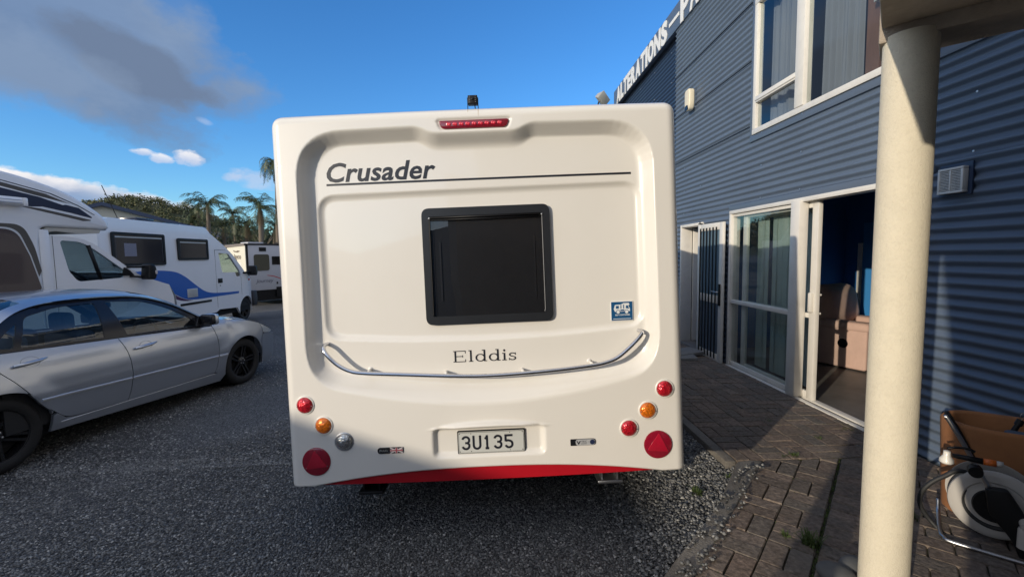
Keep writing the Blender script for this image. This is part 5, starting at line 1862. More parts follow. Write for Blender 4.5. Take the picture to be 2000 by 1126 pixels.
tuft(1.62, 2.20, 0.085, 110, 0.085, 0.07, 'largest grass tuft between the bricks beside the river stones')
tuft(1.54, 2.28, 0.085, 34, 0.035, 0.035, 'small yellowish tuft at the brick corner left of the largest tuft')
tuft(2.22, 3.21, 0.085, 46, 0.04, 0.05, 'weed tuft in the middle of the path where brick patterns meet')
tuft(2.13, 3.20, 0.085, 22, 0.03, 0.04, 'low weed just left of the mid path tuft')
tuft(2.62, 3.50, 0.085, 26, 0.03, 0.04, 'weed in a joint near the sliding door sill')
tuft(3.02, 3.70, 0.085, 60, 0.022, 0.09, 'green weed strip along the white door sill')
tuft(1.30, 2.83, 0.03, 50, 0.05, 0.06, 'grass tuft in the sunlit gravel beside the caravan corner')
tuft(1.62, 3.00, 0.03, 36, 0.045, 0.05, 'weed at the gravel edge where the kerb turns')
tuft(2.45, 3.90, 0.085, 20, 0.03, 0.04, 'weed at the edge of the caravan shadow on the bricks')
tuft(2.36, 2.40, 0.085, 60, 0.06, 0.05, 'grass growing behind the foot of the hose reel')
# moss and seedlings along the joints: nobody could count them
b_ = B()
for k in range(1500):
    r = RNG.random()
    if r < 0.35:
        a = RNG.uniform(1.3, 4.1); x, y = w2(a, -0.236 + RNG.normal(0, 0.006))
        if y > 3.14: continue
    elif r < 0.6:
        i = RNG.integers(0, 14); a = 0.70 + i * U; x, y = w2(a + RNG.normal(0, .003), -0.239 - RNG.uniform(0, 2 * U))
        if y > 3.14: continue
    elif r < 0.8:
        x, y = RNG.uniform(1.95, 3.1), 3.15 + RNG.normal(0, .006)
    else:
        x, y = RNG.uniform(2.4, 3.1), 3.155 + RNG.integers(0, 8) * U / 2
    h = RNG.uniform(0.006, 0.016); a = RNG.uniform(0, 6.28); w_ = RNG.uniform(.003, .006)
    c, s_ = cos(a), sin(a)
    z0 = 0.088
    b_.poly([(x - c * w_, y - s_ * w_, z0), (x + c * w_, y + s_ * w_, z0), (x + s_ * w_ * .8, y - c * w_ * .8, z0 + h)])
o = stuff(b_.out('joint_moss', M_GRASS))
# fallen slabs by the back door
M_SLAB = mat('grey_paving_slab', (0.20, 0.20, 0.195), 0.85, var=0.12, vscale=12, bump=0.3, bscale=80)
for (x, y, z, rz, sx, sy, lb) in ((2.80, 6.55, 0.125, 14, 0.20, 0.16, 'upper grey concrete slab lying at the foot of the barred door'), (2.62, 6.35, 0.095, -8, 0.22, 0.15, 'lower concrete slab on the path nearest the caravan')):
    o = B().box(-sx, sx, -sy, sy, 0, 0.045, 0.006).out('paving_slab', M_SLAB, None, autosmooth=40, loc=(x, y, z))
    o.rotation_euler = (rad(2), rad(-3), rad(rz))
    tag(o, lb, 'slab', 'loose slabs by the barred door')

# ================================================================== SILVER SALOON CAR
def car_paint():
    mt = bpy.data.materials.new('silver_metallic_paint')
    mt.use_nodes = True
    T = mt.node_tree
    b = T.nodes['Principled BSDF']
    b.inputs['Metallic'].default_value = 0.8
    b.inputs['Roughness'].default_value = 0.30
    b.inputs['Coat Weight'].default_value = 1.0
    b.inputs['Coat Roughness'].default_value = 0.06
    tc = _new(T, 'ShaderNodeTexCoord', {})
    n = _new(T, 'ShaderNodeTexNoise', {})
    n.inputs['Scale'].default_value = 700; n.inputs['Detail'].default_value = 2
    lk(T, tc.outputs['Object'], n.inputs['Vector'])
    n2 = _new(T, 'ShaderNodeTexNoise', {})
    n2.inputs['Scale'].default_value = 1.6; n2.inputs['Detail'].default_value = 7
    lk(T, tc.outputs['Object'], n2.inputs['Vector'])
    ad = _new(T, 'ShaderNodeMath', {'operation': 'ADD'})
    lk(T, n.outputs[0], ad.inputs[0]); ad.inputs[1].default_value = 0.5
    mr = _new(T, 'ShaderNodeMix', {'data_type': 'RGBA'})
    hf = _new(T, 'ShaderNodeMath', {'operation': 'MULTIPLY'}); hf.inputs[1].default_value = 0.5
    lk(T, ad.outputs[0], hf.inputs[0]); lk(T, hf.outputs[0], mr.inputs[0])
    mr.inputs[6].default_value = (0.43, 0.465, 0.525, 1); mr.inputs[7].default_value = (0.60, 0.64, 0.71, 1)
    lk(T, mr.outputs[2], b.inputs['Base Color'])
    bp = _new(T, 'ShaderNodeBump', {}); bp.inputs['Strength'].default_value = 0.06; bp.inputs['Distance'].default_value = 0.001
    lk(T, n.outputs[0], bp.inputs['Height']); lk(T, bp.outputs[0], b.inputs['Normal'])
    return mt


M_SILV = car_paint()
CH = rad(11.15)
cfx, cfy = sin(CH), cos(CH)
car = thing('silver_car', 'silver four door saloon car with black alloy wheels parked on gravel beside the motorhome', 'car', (-3.79 - cos(CH) * 0.85, 4.86 + sin(CH) * 0.85, -0.09), (0, 0, pi / 2 - CH))
Wz = interp([(0.10, .775), (0.17, .800), (0.24, .818), (0.36, .832), (0.48, .842), (0.60, .850), (0.72, .849), (0.80, .838), (0.86, .824), (0.90, .808), (0.95, .787), (1.05, .756), (1.15, .716), (1.25, .660), (1.33, .598), (1.38, .548), (1.44, .46)])


def plan(x):
    if x > 1.15:
        return 1 - 0.25 * ((x - 1.15) / 1.07) ** 2.7
    if x < -1.35:
        return 1 - 0.22 * ((-1.35 - x) / 0.95) ** 2.2
    return 1 - 0.006 * (x / 1.2) ** 2


def flare(x, z):
    f_ = 0
    for c in (1.375, -1.255):
        d = hypot(x - c, z - 0.32)
        if 0.30 < d < 0.52:
            f_ += 0.016 * max(0, 1 - abs(d - 0.36) / 0.14)
    return f_ * max(0, min(1, (z - 0.2) / 0.15))


def cside(x, z, d=0.0):
    w_ = Wz(z) * plan(x) + flare(x, z)
    # soft character line above the moulding
    w_ += 0.006 * math.exp(-((z - 0.555 + 0.02 * x) / 0.035) ** 2) if -1.3 < x < 1.1 else 0
    return (x, -(w_ - d), z)


def arch(cx, cz, r, a0, a1, n=22):
    return [(cx + r * cos(rad(a0 + (a1 - a0) * k / n)), cz + r * 1.0 * sin(rad(a0 + (a1 - a0) * k / n))) for k in range(n + 1)]


GAP = 0.004
belt = interp([(-2.3, 0.985), (-1.27, 0.985), (-0.25, 0.940), (0.80, 0.890), (1.0, 0.885)])
fd_front = [(0.868, 0.885), (0.905, 0.76), (0.925, 0.64), (0.918, 0.48), (0.895, 0.36), (0.868, 0.288)]
bp_line = [(-0.238, 0.292), (-0.200, 0.42), (-0.188, 0.61), (-0.215, 0.80), (-0.262, 0.941)]
rd_rear = [(-0.70, 0.306), (-0.80, 0.33), (-0.88, 0.395), (-0.955, 0.47), (-1.05, 0.60), (-1.15, 0.745), (-1.235, 0.86), (-1.285, 0.986)]


def off(pts, dx, dz=0):
    return [(a + dx, b + dz) for a, b in pts]


def both(o):
    mirrored(o)
    return o


front_door = off(smooth_curve(fd_front, 4), -GAP) + off(smooth_curve(bp_line, 4), GAP) 
fdoor = both(sheet('front_door', front_door, cside, M_SILV, car, 0.05, (), 0.022))
rear_door = off(smooth_curve(bp_line, 4)[::-1], -GAP) + off(smooth_curve(rd_rear, 4), GAP)
rdoor = both(sheet('rear_door', rear_door, cside, M_SILV, car, 0.05, (), 0.022))
hood_line = [(0.905, 0.955), (1.10, 0.938), (1.32, 0.900), (1.52, 0.855), (1.70, 0.800)]
fender = off(smooth_curve(fd_front, 4)[::-1], GAP) + [(0.885, 0.93)] + smooth_curve(hood_line, 4) + [(1.735, 0.755), (1.76, 0.70), (1.775, 0.645), (1.735, 0.585), (1.722, 0.54)] + arch(1.375, 0.32, 0.352, 20, 196) + [(0.985, 0.165), (0.92, 0.17), (0.90, 0.276)]
both(sheet('front_fender', fender, cside, M_SILV, car, 0.045, (), 0.03))
bump = [(1.735, 0.42), (1.742, 0.30), (1.765, 0.20), (1.95, 0.185), (2.13, 0.20), (2.165, 0.33), (2.17, 0.52), (2.14, 0.585), (1.98, 0.605), (1.80, 0.635), (1.745, 0.578), (1.727, 0.50)]
both(sheet('front_bumper_corner', bump, cside, M_SILV, car, 0.045, (), 0.03))
rock = [(0.90, 0.270), (0.865, 0.278), (-0.24, 0.286), (-0.70, 0.298), (-0.80, 0.320), (-0.872, 0.385), (-0.901, 0.374), (-0.9035, 0.31), (-0.915, 0.232), (0.98, 0.150)]
both(sheet('sill_panel', rock, cside, M_SILV, car, 0.05, (), 0.03))
quarter = off([q for q in smooth_curve(rd_rear, 4) if q[1] > 0.40][::-1], -GAP) + arch(-1.255, 0.32, 0.352, 12, 178) + [(-1.64, 0.22), (-2.15, 0.24), (-2.24, 0.5), (-2.22, 0.95), (-1.9, 1.0), (-1.5, 0.99), (-1.30, 0.988)]
both(sheet('rear_quarter', quarter, cside, M_SILV, car, 0.06, (), 0.03))
M_MOULD2 = mat('silver_moulding', (0.66, 0.68, 0.72), 0.32, metal=0.4, coat=0.6)
# moulding strip along the doors; bright strip stands in for the sill's highlight
mz = interp([(-1.0, 0.535), (-0.2, 0.512), (1.06, 0.485)])
for a, b in ((-0.985, -0.200), (-0.186, 0.908), (0.926, 1.045)):
    both(ribbon('side_moulding', [(a + (b - a) * k / 10, mz(a + (b - a) * k / 10)) for k in range(11)], cside, M_MOULD2, car, 0.030, 0.011))
M_MOULD = mat('sill_highlight_silver', (0.72, 0.73, 0.75), 0.3, metal=0.3, coat=0.6)
both(ribbon('sill_highlight', [(-0.84 + 1.70 * k / 14, 0.291 - 0.018 * k / 14) for k in range(15)], cside, M_MOULD, car, 0.010, 0.004))
# glass house: gloss black surround with the panes let in
g_top = smooth_curve([(-1.30, 1.035), (-1.20, 1.155), (-1.04, 1.262), (-0.88, 1.318), (-0.70, 1.347), (-0.42, 1.358), (-0.15, 1.352), (0.15, 1.322), (0.42, 1.225), (0.62, 1.105), (0.80, 0.985), (0.868, 0.915)], 4)
surround = g_top + [(0.862, 0.894), (0.80, 0.895), (-0.25, 0.946), (-1.27, 0.992)]
h_front = rounded([(-0.155, 0.962, 0.015), (0.705, 0.924, 0.03), (0.60, 1.035, 0.05), (0.36, 1.192, 0.1), (0.13, 1.282, 0.06), (-0.225, 1.312, 0.02)])
h_rear = rounded([(-0.375, 0.973, 0.015), (-0.325, 1.31, 0.03), (-0.66, 1.306, 0.08), (-0.93, 1.248, 0.05), (-1.035, 1.005, 0.02)])
h_qtr = rounded([(-1.085, 1.006, 0.015), (-0.995, 1.21, 0.03), (-1.10, 1.14, 0.05), (-1.215, 1.03, 0.03)])
M_TRIM = mat('car_black_trim', (0.012, 0.012, 0.015), 0.22)
both(sheet('window_surround', surround, lambda x, z, d: cside(x, z, d + 0.004), M_TRIM, car, 0.045, (h_front, h_rear, h_qtr), 0.02))
M_CGLASS = glass('car_glass', (0.55, 0.64, 0.64), 1.0)
for h in (h_front, h_rear, h_qtr):
    both(sheet('side_window', h, lambda x, z, d: cside(x, z, d + 0.010), M_CGLASS, car, 0.06))
# roof, screens and pillars from rail to rail
rail = interp([(p[0], p[1]) for p in sorted(g_top)])


def upper(x, t, raise_=0.0):
    """x along the car, t from -1 (right rail) to 1 (left rail)"""
    zr = rail(x) + 0.012
    yr = Wz(zr - 0.012) * plan(x) - 0.004
    u = 1 - t * t
    crown = 0.075 * (1 - abs(t) ** 2.6) * min(1, max(0.0, (zr - 0.93) / 0.35))
    bul = 0.20 * u * max(0, min(1, (x - 0.05) / 0.6)) - 0.14 * u * max(0, min(1, (-0.75 - x) / 0.5))
    return (x + bul, yr * t, zr + crown + raise_)


def loft(name, x0, x1, t0, t1, mt, nx_=16, nt=20, raise_=0.0, fn=upper):
    vs, fs = [], []
    for i in range(nx_ + 1):
        for k in range(nt + 1):
            vs.append(fn(x0 + (x1 - x0) * i / nx_, t0 + (t1 - t0) * k / nt, raise_))
    for i in range(nx_):
        for k in range(nt):
            a = i * (nt + 1) + k
            fs.append((a, a + nt + 1, a + nt + 2, a + 1))
    return mobj(name, vs, fs, mt, car, smooth=True)


loft('roof', -0.84, 0.14, -0.86, 0.86, M_SILV)
for s_ in (-1, 1):
    a, b = sorted((s_ * 0.875, s_ * 1.035))
    loft('roof_rail', -1.28, 0.875, a, b, M_SILV, 44, 4, 0.006)
    a, b = sorted((s_ * 0.858, s_ * 0.877))
    loft('drip_channel', -0.84, 0.14, a, b, M_TRIM, 16, 2, -0.006)
loft('windscreen', 0.145, 0.86, -0.87, 0.87, M_CGLASS)
loft('rear_screen', -1.28, -0.845, -0.87, 0.87, M_CGLASS)


def hoodf(x, t, r):
    zf = float(np.interp(x, [0.84, 1.10, 1.32, 1.52, 1.72, 1.95, 2.06], [0.945, 0.938, 0.900, 0.855, 0.795, 0.700, 0.62])) + 0.004
    yw = Wz(min(zf, 0.93)) * plan(x) - 0.004
    u = 1 - abs(t) ** 2.2
    ridge = 0.012 * math.exp(-((abs(t) - 0.72) / 0.12) ** 2)
    return (x + 0.10 * (1 - t * t) * max(0, (x - 1.3) / 0.7), yw * t, zf + 0.055 * u + ridge + r)


loft('bonnet', 0.87, 2.02, -1, 1, M_SILV, 26, 28, 0, hoodf)


def nosef(s, t, r):
    z = 0.68 - 0.50 * s
    yw = 0.60 * 1.0
    return (2.12 + 0.12 * (1 - t * t) + 0.05 * sin(pi * min(1, s * 1.2)), yw * t, z)


loft('front_bumper', 0, 1, -1, 1, M_SILV, 10, 14, 0, nosef)


def deckf(x, t, r):
    return (x, 0.80 * plan(x) * t, 0.985 + 0.03 * (1 - t * t) - 0.03 * max(0, (-1.3 - x)))


loft('boot_lid', -2.22, -1.2, -1, 1, M_SILV, 8, 12, 0, deckf)
def tailf(s, t, r):
    z = 0.985 - 0.74 * s
    return (-2.205 - 0.10 * (1 - t * t) * (0.6 + 0.4 * s) - 0.05 * sin(pi * s), (0.815 * plan(-2.2)) * t, z)


loft('rear_bumper', 0, 1, -1, 1, M_SILV, 12, 16, 0, tailf)
both(sheet('tail_light', rounded([(-1.98, 0.93, 0.03), (-2.20, 0.93, 0.02), (-2.21, 0.74, 0.03), (-2.06, 0.74, 0.05)]), lambda x, z, d: cside(x, z, d - 0.004), M_LENSR, car, 0.04, (), 0.02))
# dark tub that closes the cabin and hides daylight under the panels
M_TUB = mat('car_dark_interior', (0.016, 0.017, 0.019), 0.8)
box('floor_pan', M_TUB, car, -2.1, 1.95, -0.70, 0.70, 0.19, 0.30)
box('engine_bay', M_TUB, car, 0.95, 1.9, -0.55, 0.55, 0.301, 0.80)
box('luggage_bay', M_TUB, car, -2.1, -1.0, -0.55, 0.55, 0.301, 0.93)
for s_ in (-1, 1):
    box('door_lining', M_TUB, car, -1.2, 0.9, min(s_ * 0.74, s_ * 0.785), max(s_ * 0.74, s_ * 0.785), 0.301, 0.875)
    for cx in (1.375, -1.255):
        w_ = B().lathe([(0.345, -0.12), (0.36, 0.10), (0.36, 0.26), (0.0, 0.27)], 28, 'y', (cx, s_ * 0.60, 0.32), M=None)
        o = w_.out('wheel_well', M_DARK, car)
        if s_ > 0:
            o.data.transform(Matrix.Translation((0, 1.2, 0)) @ Matrix.Diagonal((1, -1, 1, 1)) @ Matrix.Translation((0, 0, 0)))
M_SEAT = mat('blue_grey_seat_cloth', (0.045, 0.07, 0.13), 0.85, var=0.1, vscale=30)
for (x, y) in ((-0.35, -0.36), (-0.35, 0.36)):
    soft('seat_back', x - 0.12, x + 0.06, y - 0.23, y + 0.23, 0.45, 1.04, 0.06, car, M_SEAT)
    soft('headrest', x - 0.14, x - 0.04, y - 0.12, y + 0.12, 1.05, 1.23, 0.045, car, M_SEAT)
soft('rear_seat_back', -1.02, -0.86, -0.62, 0.62, 0.45, 1.10, 0.07, car, M_SEAT)
for y in (-0.36, 0.36):
    soft('headrest', -1.05, -0.94, y - 0.14, y + 0.14, 1.08, 1.20, 0.045, car, M_SEAT)
soft('dashboard', 0.48, 0.88, -0.68, 0.68, 0.62, 0.90, 0.06, car, M_TUB)
B().lathe([(0.165, -0.012), (0.19, -0.012), (0.19, 0.012), (0.165, 0.012), (0.165, -0.012)], 28, 'x', (0.40, -0.36, 0.86)).out('steering_wheel', M_TUB, car, smooth=True)
soft('mirror_inside', 0.20, 0.235, -0.12, 0.12, 1.20, 1.26, 0.015, car, M_TUB)
# door handles: dished cup and bar
for (hx, hz, nm) in ((-0.035, 0.822, 'door_handle'), (-1.03, 0.878, 'door_handle')):
    cup = sheet('handle_cup', [(hx + 0.02 + 0.070 * cos(2 * pi * k / 20), hz + 0.002 + 0.046 * sin(2 * pi * k / 20)) for k in range(20)],
                lambda x, z, d, hx=hx, hz=hz: cside(x, z, -0.0015 + 0.014 * max(0, 1 - ((x - hx - 0.02) / 0.070) ** 2 - ((z - hz) / 0.046) ** 2)), mat('silver_recess', (0.30, 0.31, 0.33), 0.4, metal=0.7), car, 0.012)
    mirrored(cup)
    pth = [(hx - 0.105, hz - 0.010), (hx - 0.035, hz - 0.004), (hx + 0.065, hz + 0.005), (hx + 0.135, hz + 0.015)]
    vsb = B().tube([Vector(cside(a, b, -0.014 - 0.012 * (0 < i < 3))) for i, (a, b) in enumerate(pth)], [0.014, 0.016, 0.0145, 0.007], 10).out(nm, M_SILV, car, smooth=True)
    mirrored(vsb)
    lkx = B().lathe([(0, -0.002), (0.006, -0.002), (0.007, 0)], 12, 'y', (hx - 0.080, -(Wz(hz) * plan(hx) + 0.0255), hz - 0.006)).out('key_lock', M_BLACK, car)
# mirror
mb = B().prism(rounded([(0.66, 0.915, 0.01), (0.86, 0.905, 0.02), (0.80, 0.975, 0.03), (0.70, 1.045, 0.02)]), 'y', -(0.80), -0.765, 0.004).out('mirror_base', M_TRIM, car, autosmooth=40)
mirrored(mb)
mm = B().box(0.70, 0.775, -0.985, -0.80, 0.925, 1.055, 0.028, 3).out('mirror_housing', M_TRIM, car, smooth=True)
mirrored(mm)
mc = B().box(0.745, 0.815, -0.992, -0.815, 0.922, 1.060, 0.032, 3).out('mirror_cap', M_SILV, car, smooth=True)
mirrored(mc)
ant = B().tube([(-0.05, -0.30, 1.43), (0.05, -0.30, 1.44)], 0.006, 6)
# headlamp wrapping the front corner
M_LAMPG = mat('headlamp_lens', (0.55, 0.58, 0.58), 0.08, coat=1.0, metal=0.2)
lampo = [(1.712, 0.792), (1.80, 0.752), (1.93, 0.700), (2.06, 0.630), (1.98, 0.615), (1.84, 0.637), (1.785, 0.65), (1.765, 0.705), (1.742, 0.755)]
both(sheet('headlight', lampo, lambda x, z, d: cside(x, z, d - 0.002), M_LAMPG, car, 0.03, (), 0.02))
# wheels


def wheel(cx, s_, par, R_=0.315, wd=0.20, steer=0.0, spokes=5, rim_mat=None, yface=0.80):
    w_ = bpy.data.objects.new('wheel', None)
    w_.location = (cx, s_ * (yface - wd / 2), R_)
    w_.rotation_euler = (0, RNG.uniform(0, 1.2), steer if s_ < 0 else steer + pi)
    link(w_, par)
    tp = [(R_ * 0.66, -wd / 2 + 0.012), (R_ * 0.72, -wd / 2 - 0.004), (R_ * 0.86, -wd / 2 - 0.010), (R_ * 0.955, -wd / 2 + 0.004), (R_ * 0.985, -wd / 2 + 0.022), (R_, -wd / 2 + 0.045), (R_, wd / 2 - 0.045), (R_ * 0.97, wd / 2 - 0.01), (R_ * 0.7, wd / 2)]
    B().lathe(tp, 56, 'y').out('tyre', M_RUB, w_, autosmooth=45)
    mt = rim_mat or M_RIM
    b_ = B()
    b_.lathe([(R_ * 0.66, wd / 2 - 0.01), (R_ * 0.64, 0.0), (R_ * 0.645, -wd / 2 + 0.03), (R_ * 0.675, -wd / 2 + 0.006), (R_ * 0.70, -wd / 2 + 0.004), (R_ * 0.70, -wd / 2 + 0.02)], 48, 'y')
    b_.lathe([(0, -wd / 2 + 0.022), (0.045, -wd / 2 + 0.024), (0.06, -wd / 2 + 0.034), (0.07, -wd / 2 + 0.06)], 24, 'y')
    for k in range(spokes):
        a = 2 * pi * k / spokes
        M = Matrix.Rotation(a, 4, 'Y')
        for q in (-1, 1):
            vsp = [(q * 0.010, -wd / 2 + 0.030, 0.05), (q * 0.030, -wd / 2 + 0.030, 0.05), (q * 0.040, -wd / 2 + 0.016, R_ * 0.67), (q * 0.014, -wd / 2 + 0.016, R_ * 0.67)]
            bk = [(p[0], p[1] + 0.03, p[2]) for p in vsp]
            va = [b_.bm.verts.new(M @ Vector(p)) for p in vsp]; vb_ = [b_.bm.verts.new(M @ Vector(p)) for p in bk]
            b_.bm.faces.new(va)
            for i in range(4):
                b_.bm.faces.new((va[i], vb_[i], vb_[(i + 1) % 4], va[(i + 1) % 4]))
    bmesh.ops.recalc_face_normals(b_.bm, faces=b_.bm.faces)
    b_.out('rim', mt, w_, autosmooth=35)
    n_ = B()
    for k in range(5):
        a = 2 * pi * k / 5 + 0.3
        n_.lathe([(0, -0.012), (0.009, -0.010), (0.010, 0)], 8, 'y', (0.036 * cos(a), -wd / 2 + 0.026, 0.036 * sin(a)))
    n_.out('wheel_nuts', M_CHROME, w_)
    B().lathe([(0, -0.004), (R_ * 0.62, -0.004), (R_ * 0.62, 0.01)], 32, 'y', (0, 0.01, 0)).out('brake_backing', M_DARK, w_)
    return w_


M_RIM = mat('black_alloy', (0.010, 0.010, 0.011), 0.25, coat=0.4)
for cx in (1.375, -1.255):
    for s_ in (-1, 1):
        wheel(cx, s_, car)

# ================================================================== PARKED MOTORHOMES
def flank(o, y=0.0):
    return lambda a, b, d: (a, y + d, b)


fl0 = lambda y: (lambda a, b, d: (a, y + d, b))
# ---- nearest motorhome: coachbuilt with a low-line overcab; local x forward, right side at y = 0
MH = rad(12)
mh = thing('coachbuilt_motorhome', 'white and grey coachbuilt motorhome with swept overcab and dark side stripes behind the silver car', 'motorhome', (-5.9, 7.0, -0.145), (0, 0, pi / 2 - MH))
Z = 0.145                                                    # heights measured above z = 0 at the camera's ground
M_MHW = mat('motorhome_white', (0.80, 0.81, 0.83), 0.35, coat=0.3, var=0.02, vscale=2)
roofc = smooth_curve([(-5.6, 2.85 + Z), (-3.0, 2.87 + Z), (-1.9, 2.84 + Z), (-1.24, 2.785 + Z), (-0.72, 2.665 + Z), (-0.40, 2.53 + Z), (-0.17, 2.385 + Z), (-0.05, 2.28 + Z), (-0.005, 2.20 + Z)], 4)
side_o = roofc + [(0.0, 2.13 + Z), (-0.03, 2.10 + Z), (-0.80, 2.105 + Z), (-0.865, 2.08 + Z), (-0.885, 1.9 + Z), (-0.885, 0.55), (-1.0, 0.40), (-5.6, 0.40)]
B().prism(side_o, 'y', 0.0, 2.24, 0.05, 3).out('body', M_MHW, mh, autosmooth=40)
# stripes and window on the flank
M_NAVY = mat('navy_decal', (0.022, 0.030, 0.060), 0.35); M_TAUPE = mat('taupe_decal', (0.085, 0.078, 0.070), 0.4)
dec = lambda name, pts, mt, lvl, par=None: sheet(name, pts, fl0(-0.0008 - 0.0012 * lvl), mt, par or mh, 0.12, (), 0.0, smooth=False)
D_ = lambda pts: [(a, b + Z) for a, b in pts]
dec('roof_line', D_([(-5.5, 2.715), (-1.9, 2.71), (-1.24, 2.665), (-0.72, 2.56), (-0.40, 2.43), (-0.20, 2.315), (-0.205, 2.309), (-0.41, 2.422), (-0.73, 2.55), (-1.24, 2.655), (-1.9, 2.70), (-5.5, 2.705)]), M_NAVY, 2)
dec('upper_stripe', D_([(-5.5, 2.69), (-1.9, 2.685), (-1.24, 2.635), (-0.78, 2.545), (-0.50, 2.44), (-0.9, 2.515), (-1.24, 2.585), (-1.9, 2.635), (-5.5, 2.64)]), M_TAUPE, 1)
dec('navy_stripe', D_([(-5.5, 2.62), (-1.9, 2.615), (-1.24, 2.565), (-0.85, 2.495), (-0.575, 2.41), (-0.70, 2.385), (-0.95, 2.36), (-1.3, 2.38), (-1.9, 2.40), (-5.5, 2.40)]), M_NAVY, 1)
dec('navy_tip', D_([(-0.56, 2.425), (-0.40, 2.395), (-0.235, 2.275), (-0.245, 2.262), (-0.50, 2.315), (-0.83, 2.372), (-0.66, 2.395)]), M_NAVY, 1)
dec('lower_stripe', D_([(-1.12, 2.365), (-0.85, 2.345), (-0.50, 2.283), (-0.25, 2.235), (-0.265, 2.222), (-0.36, 2.213), (-0.60, 2.262), (-0.95, 2.33)]), M_TAUPE, 1)
dec('window_border', D_(rounded([(-3.2, 2.135, 0.02), (-1.06, 2.125, 0.12), (-0.955, 1.85, 0.1), (-0.90, 1.52), (-1.02, 1.25), (-3.2, 1.25)])), M_TAUPE, 1)
sheet('window_trim', D_(rounded([(-3.1, 2.085, 0.02), (-1.12, 2.080, 0.14), (-1.0, 1.72), (-0.905, 1.30), (-0.96, 1.20), (-3.1, 1.20)])), fl0(-0.0045), mat('pale_window_trim', (0.6, 0.62, 0.64), 0.4), mh, 0.15, (), 0.002, smooth=False)
M_BRNW = mat('brown_tinted_acrylic', (0.055, 0.040, 0.044), 0.25, coat=0.3)
sheet('side_window', D_(rounded([(-3.05, 2.062, 0.02), (-1.14, 2.058, 0.14), (-1.02, 1.72), (-0.925, 1.30), (-0.97, 1.16), (-3.05, 1.16)])), fl0(-0.012), M_BRNW, mh, 0.15, (), 0.007, smooth=False)
# awning cassette
aw = B().prism(rounded([(0.0, 2.46 + Z, 0.02), (-0.10, 2.46 + Z, 0.05), (-0.115, 2.37 + Z, 0.03), (0.0, 2.345 + Z, 0.01)]), 'x', -4.6, -1.075).out('awning_case', M_MHW, mh, autosmooth=40)
B().box(-1.10, -1.05, -0.12, 0.0, 2.35 + Z, 2.455 + Z, 0.012).out('end_cap', M_MHW, aw, autosmooth=40)
for zz in (2.385, 2.42):
    B().tube([(-4.6, -0.112, zz + Z), (-1.10, -0.112, zz + Z)], 0.003, 5).out('seam', M_ALU, aw)
# overcab underside trim and cab
M_BEIGE = mat('beige_trim', (0.44, 0.42, 0.37), 0.5, var=0.05)
B().prism(rounded([(-0.80, 2.098 + Z, 0.02), (-0.12, 2.098 + Z, 0.02), (-0.14, 2.045 + Z, 0.02), (-0.45, 2.035 + Z, 0.02), (-0.70, 2.055 + Z, 0.03), (-0.86, 2.02 + Z, 0.03)]), 'y', 0.02, 2.2).out('overcab_trim', M_BEIGE, mh, autosmooth=40)
B().box(-0.885, -0.77, 0.018, 0.06, 0.6, 2.07 + Z, 0.01).out('cab_pillar', M_MHW, mh, autosmooth=40)
# cab skin with real window openings on both sides
cab_o = D_([(-0.768, 1.995), (-0.50, 1.985), (-0.33, 1.955), (-0.15, 1.86), (0.06, 1.70), (0.30, 1.505), (0.42, 1.42), (0.62, 1.33), (0.95, 1.21), (1.02, 1.0), (1.05, 0.55), (0.95, 0.30), (-0.768, 0.30)])
cw = D_(rounded([(-0.63, 1.935, 0.06), (-0.40, 1.918, 0.05), (-0.28, 1.87, 0.05), (-0.10, 1.735), (0.10, 1.575), (0.26, 1.452, 0.03), (0.18, 1.37, 0.03), (-0.44, 1.345, 0.06), (-0.545, 1.50, 0.05)]))
for y0, d_ in ((0.06, 0.04), (2.14, -0.04)):
    sheet('cab_side', cab_o, fl0(y0), M_MHW, mh, 0.07, [cw], d_, smooth=False)
    sheet('cab_window', cw, fl0(y0 + d_ * .3), M_CGLASS, mh, 0.09, (), 0, smooth=False)
    for a, b, r_ in ((-0.235, -0.135, 0.035),):
        B().tube([(-0.265, y0 + d_ * .4, 1.87 + Z), (-0.125, y0 + d_ * .4, 1.36 + Z)], 0.026, 8).out('window_pillar', M_BLACK, mh, smooth=True)
loft_pts = D_([(-0.33, 1.955), (-0.15, 1.86), (0.06, 1.70), (0.30, 1.505), (0.42, 1.42)])
vs = []
for (a, b) in loft_pts:
    vs += [(a, 0.062, b), (a + 0.10, 0.6, b + 0.01), (a + 0.12, 1.1, b + 0.012), (a + 0.10, 1.6, b + 0.01), (a, 2.138, b)]
fs = [(i * 5 + k, i * 5 + k + 1, i * 5 + k + 6, i * 5 + k + 5) for i in range(4) for k in range(4)]
mobj('windscreen', vs, fs, M_CGLASS, mh, smooth=True)
vs = []
for (a, b) in D_([(0.42, 1.42), (0.62, 1.33), (0.95, 1.21), (1.06, 1.0), (1.10, 0.55), (1.0, 0.30)]):
    vs += [(a, 0.062, b), (a + 0.06, 0.6, b + 0.02), (a + 0.08, 1.1, b + 0.025), (a + 0.06, 1.6, b + 0.02), (a, 2.138, b)]
fs = [(i * 5 + k, i * 5 + k + 1, i * 5 + k + 6, i * 5 + k + 5) for i in range(5) for k in range(4)]
mobj('bonnet', vs, fs, M_MHW, mh, smooth=True)
box('cab_floor', M_TUB, mh, -0.76, 0.9, 0.12, 2.1, 0.4, 0.75)
soft('dashboard', 0.05, 0.50, 0.12, 2.1, 0.9 + Z, 1.40 + Z, 0.06, mh, M_TUB)
for y in (0.5, 1.65):
    soft('seat', -0.75, -0.55, y - 0.25, y + 0.25, 0.7, 1.62 + Z, 0.07, mh, M_TUB)
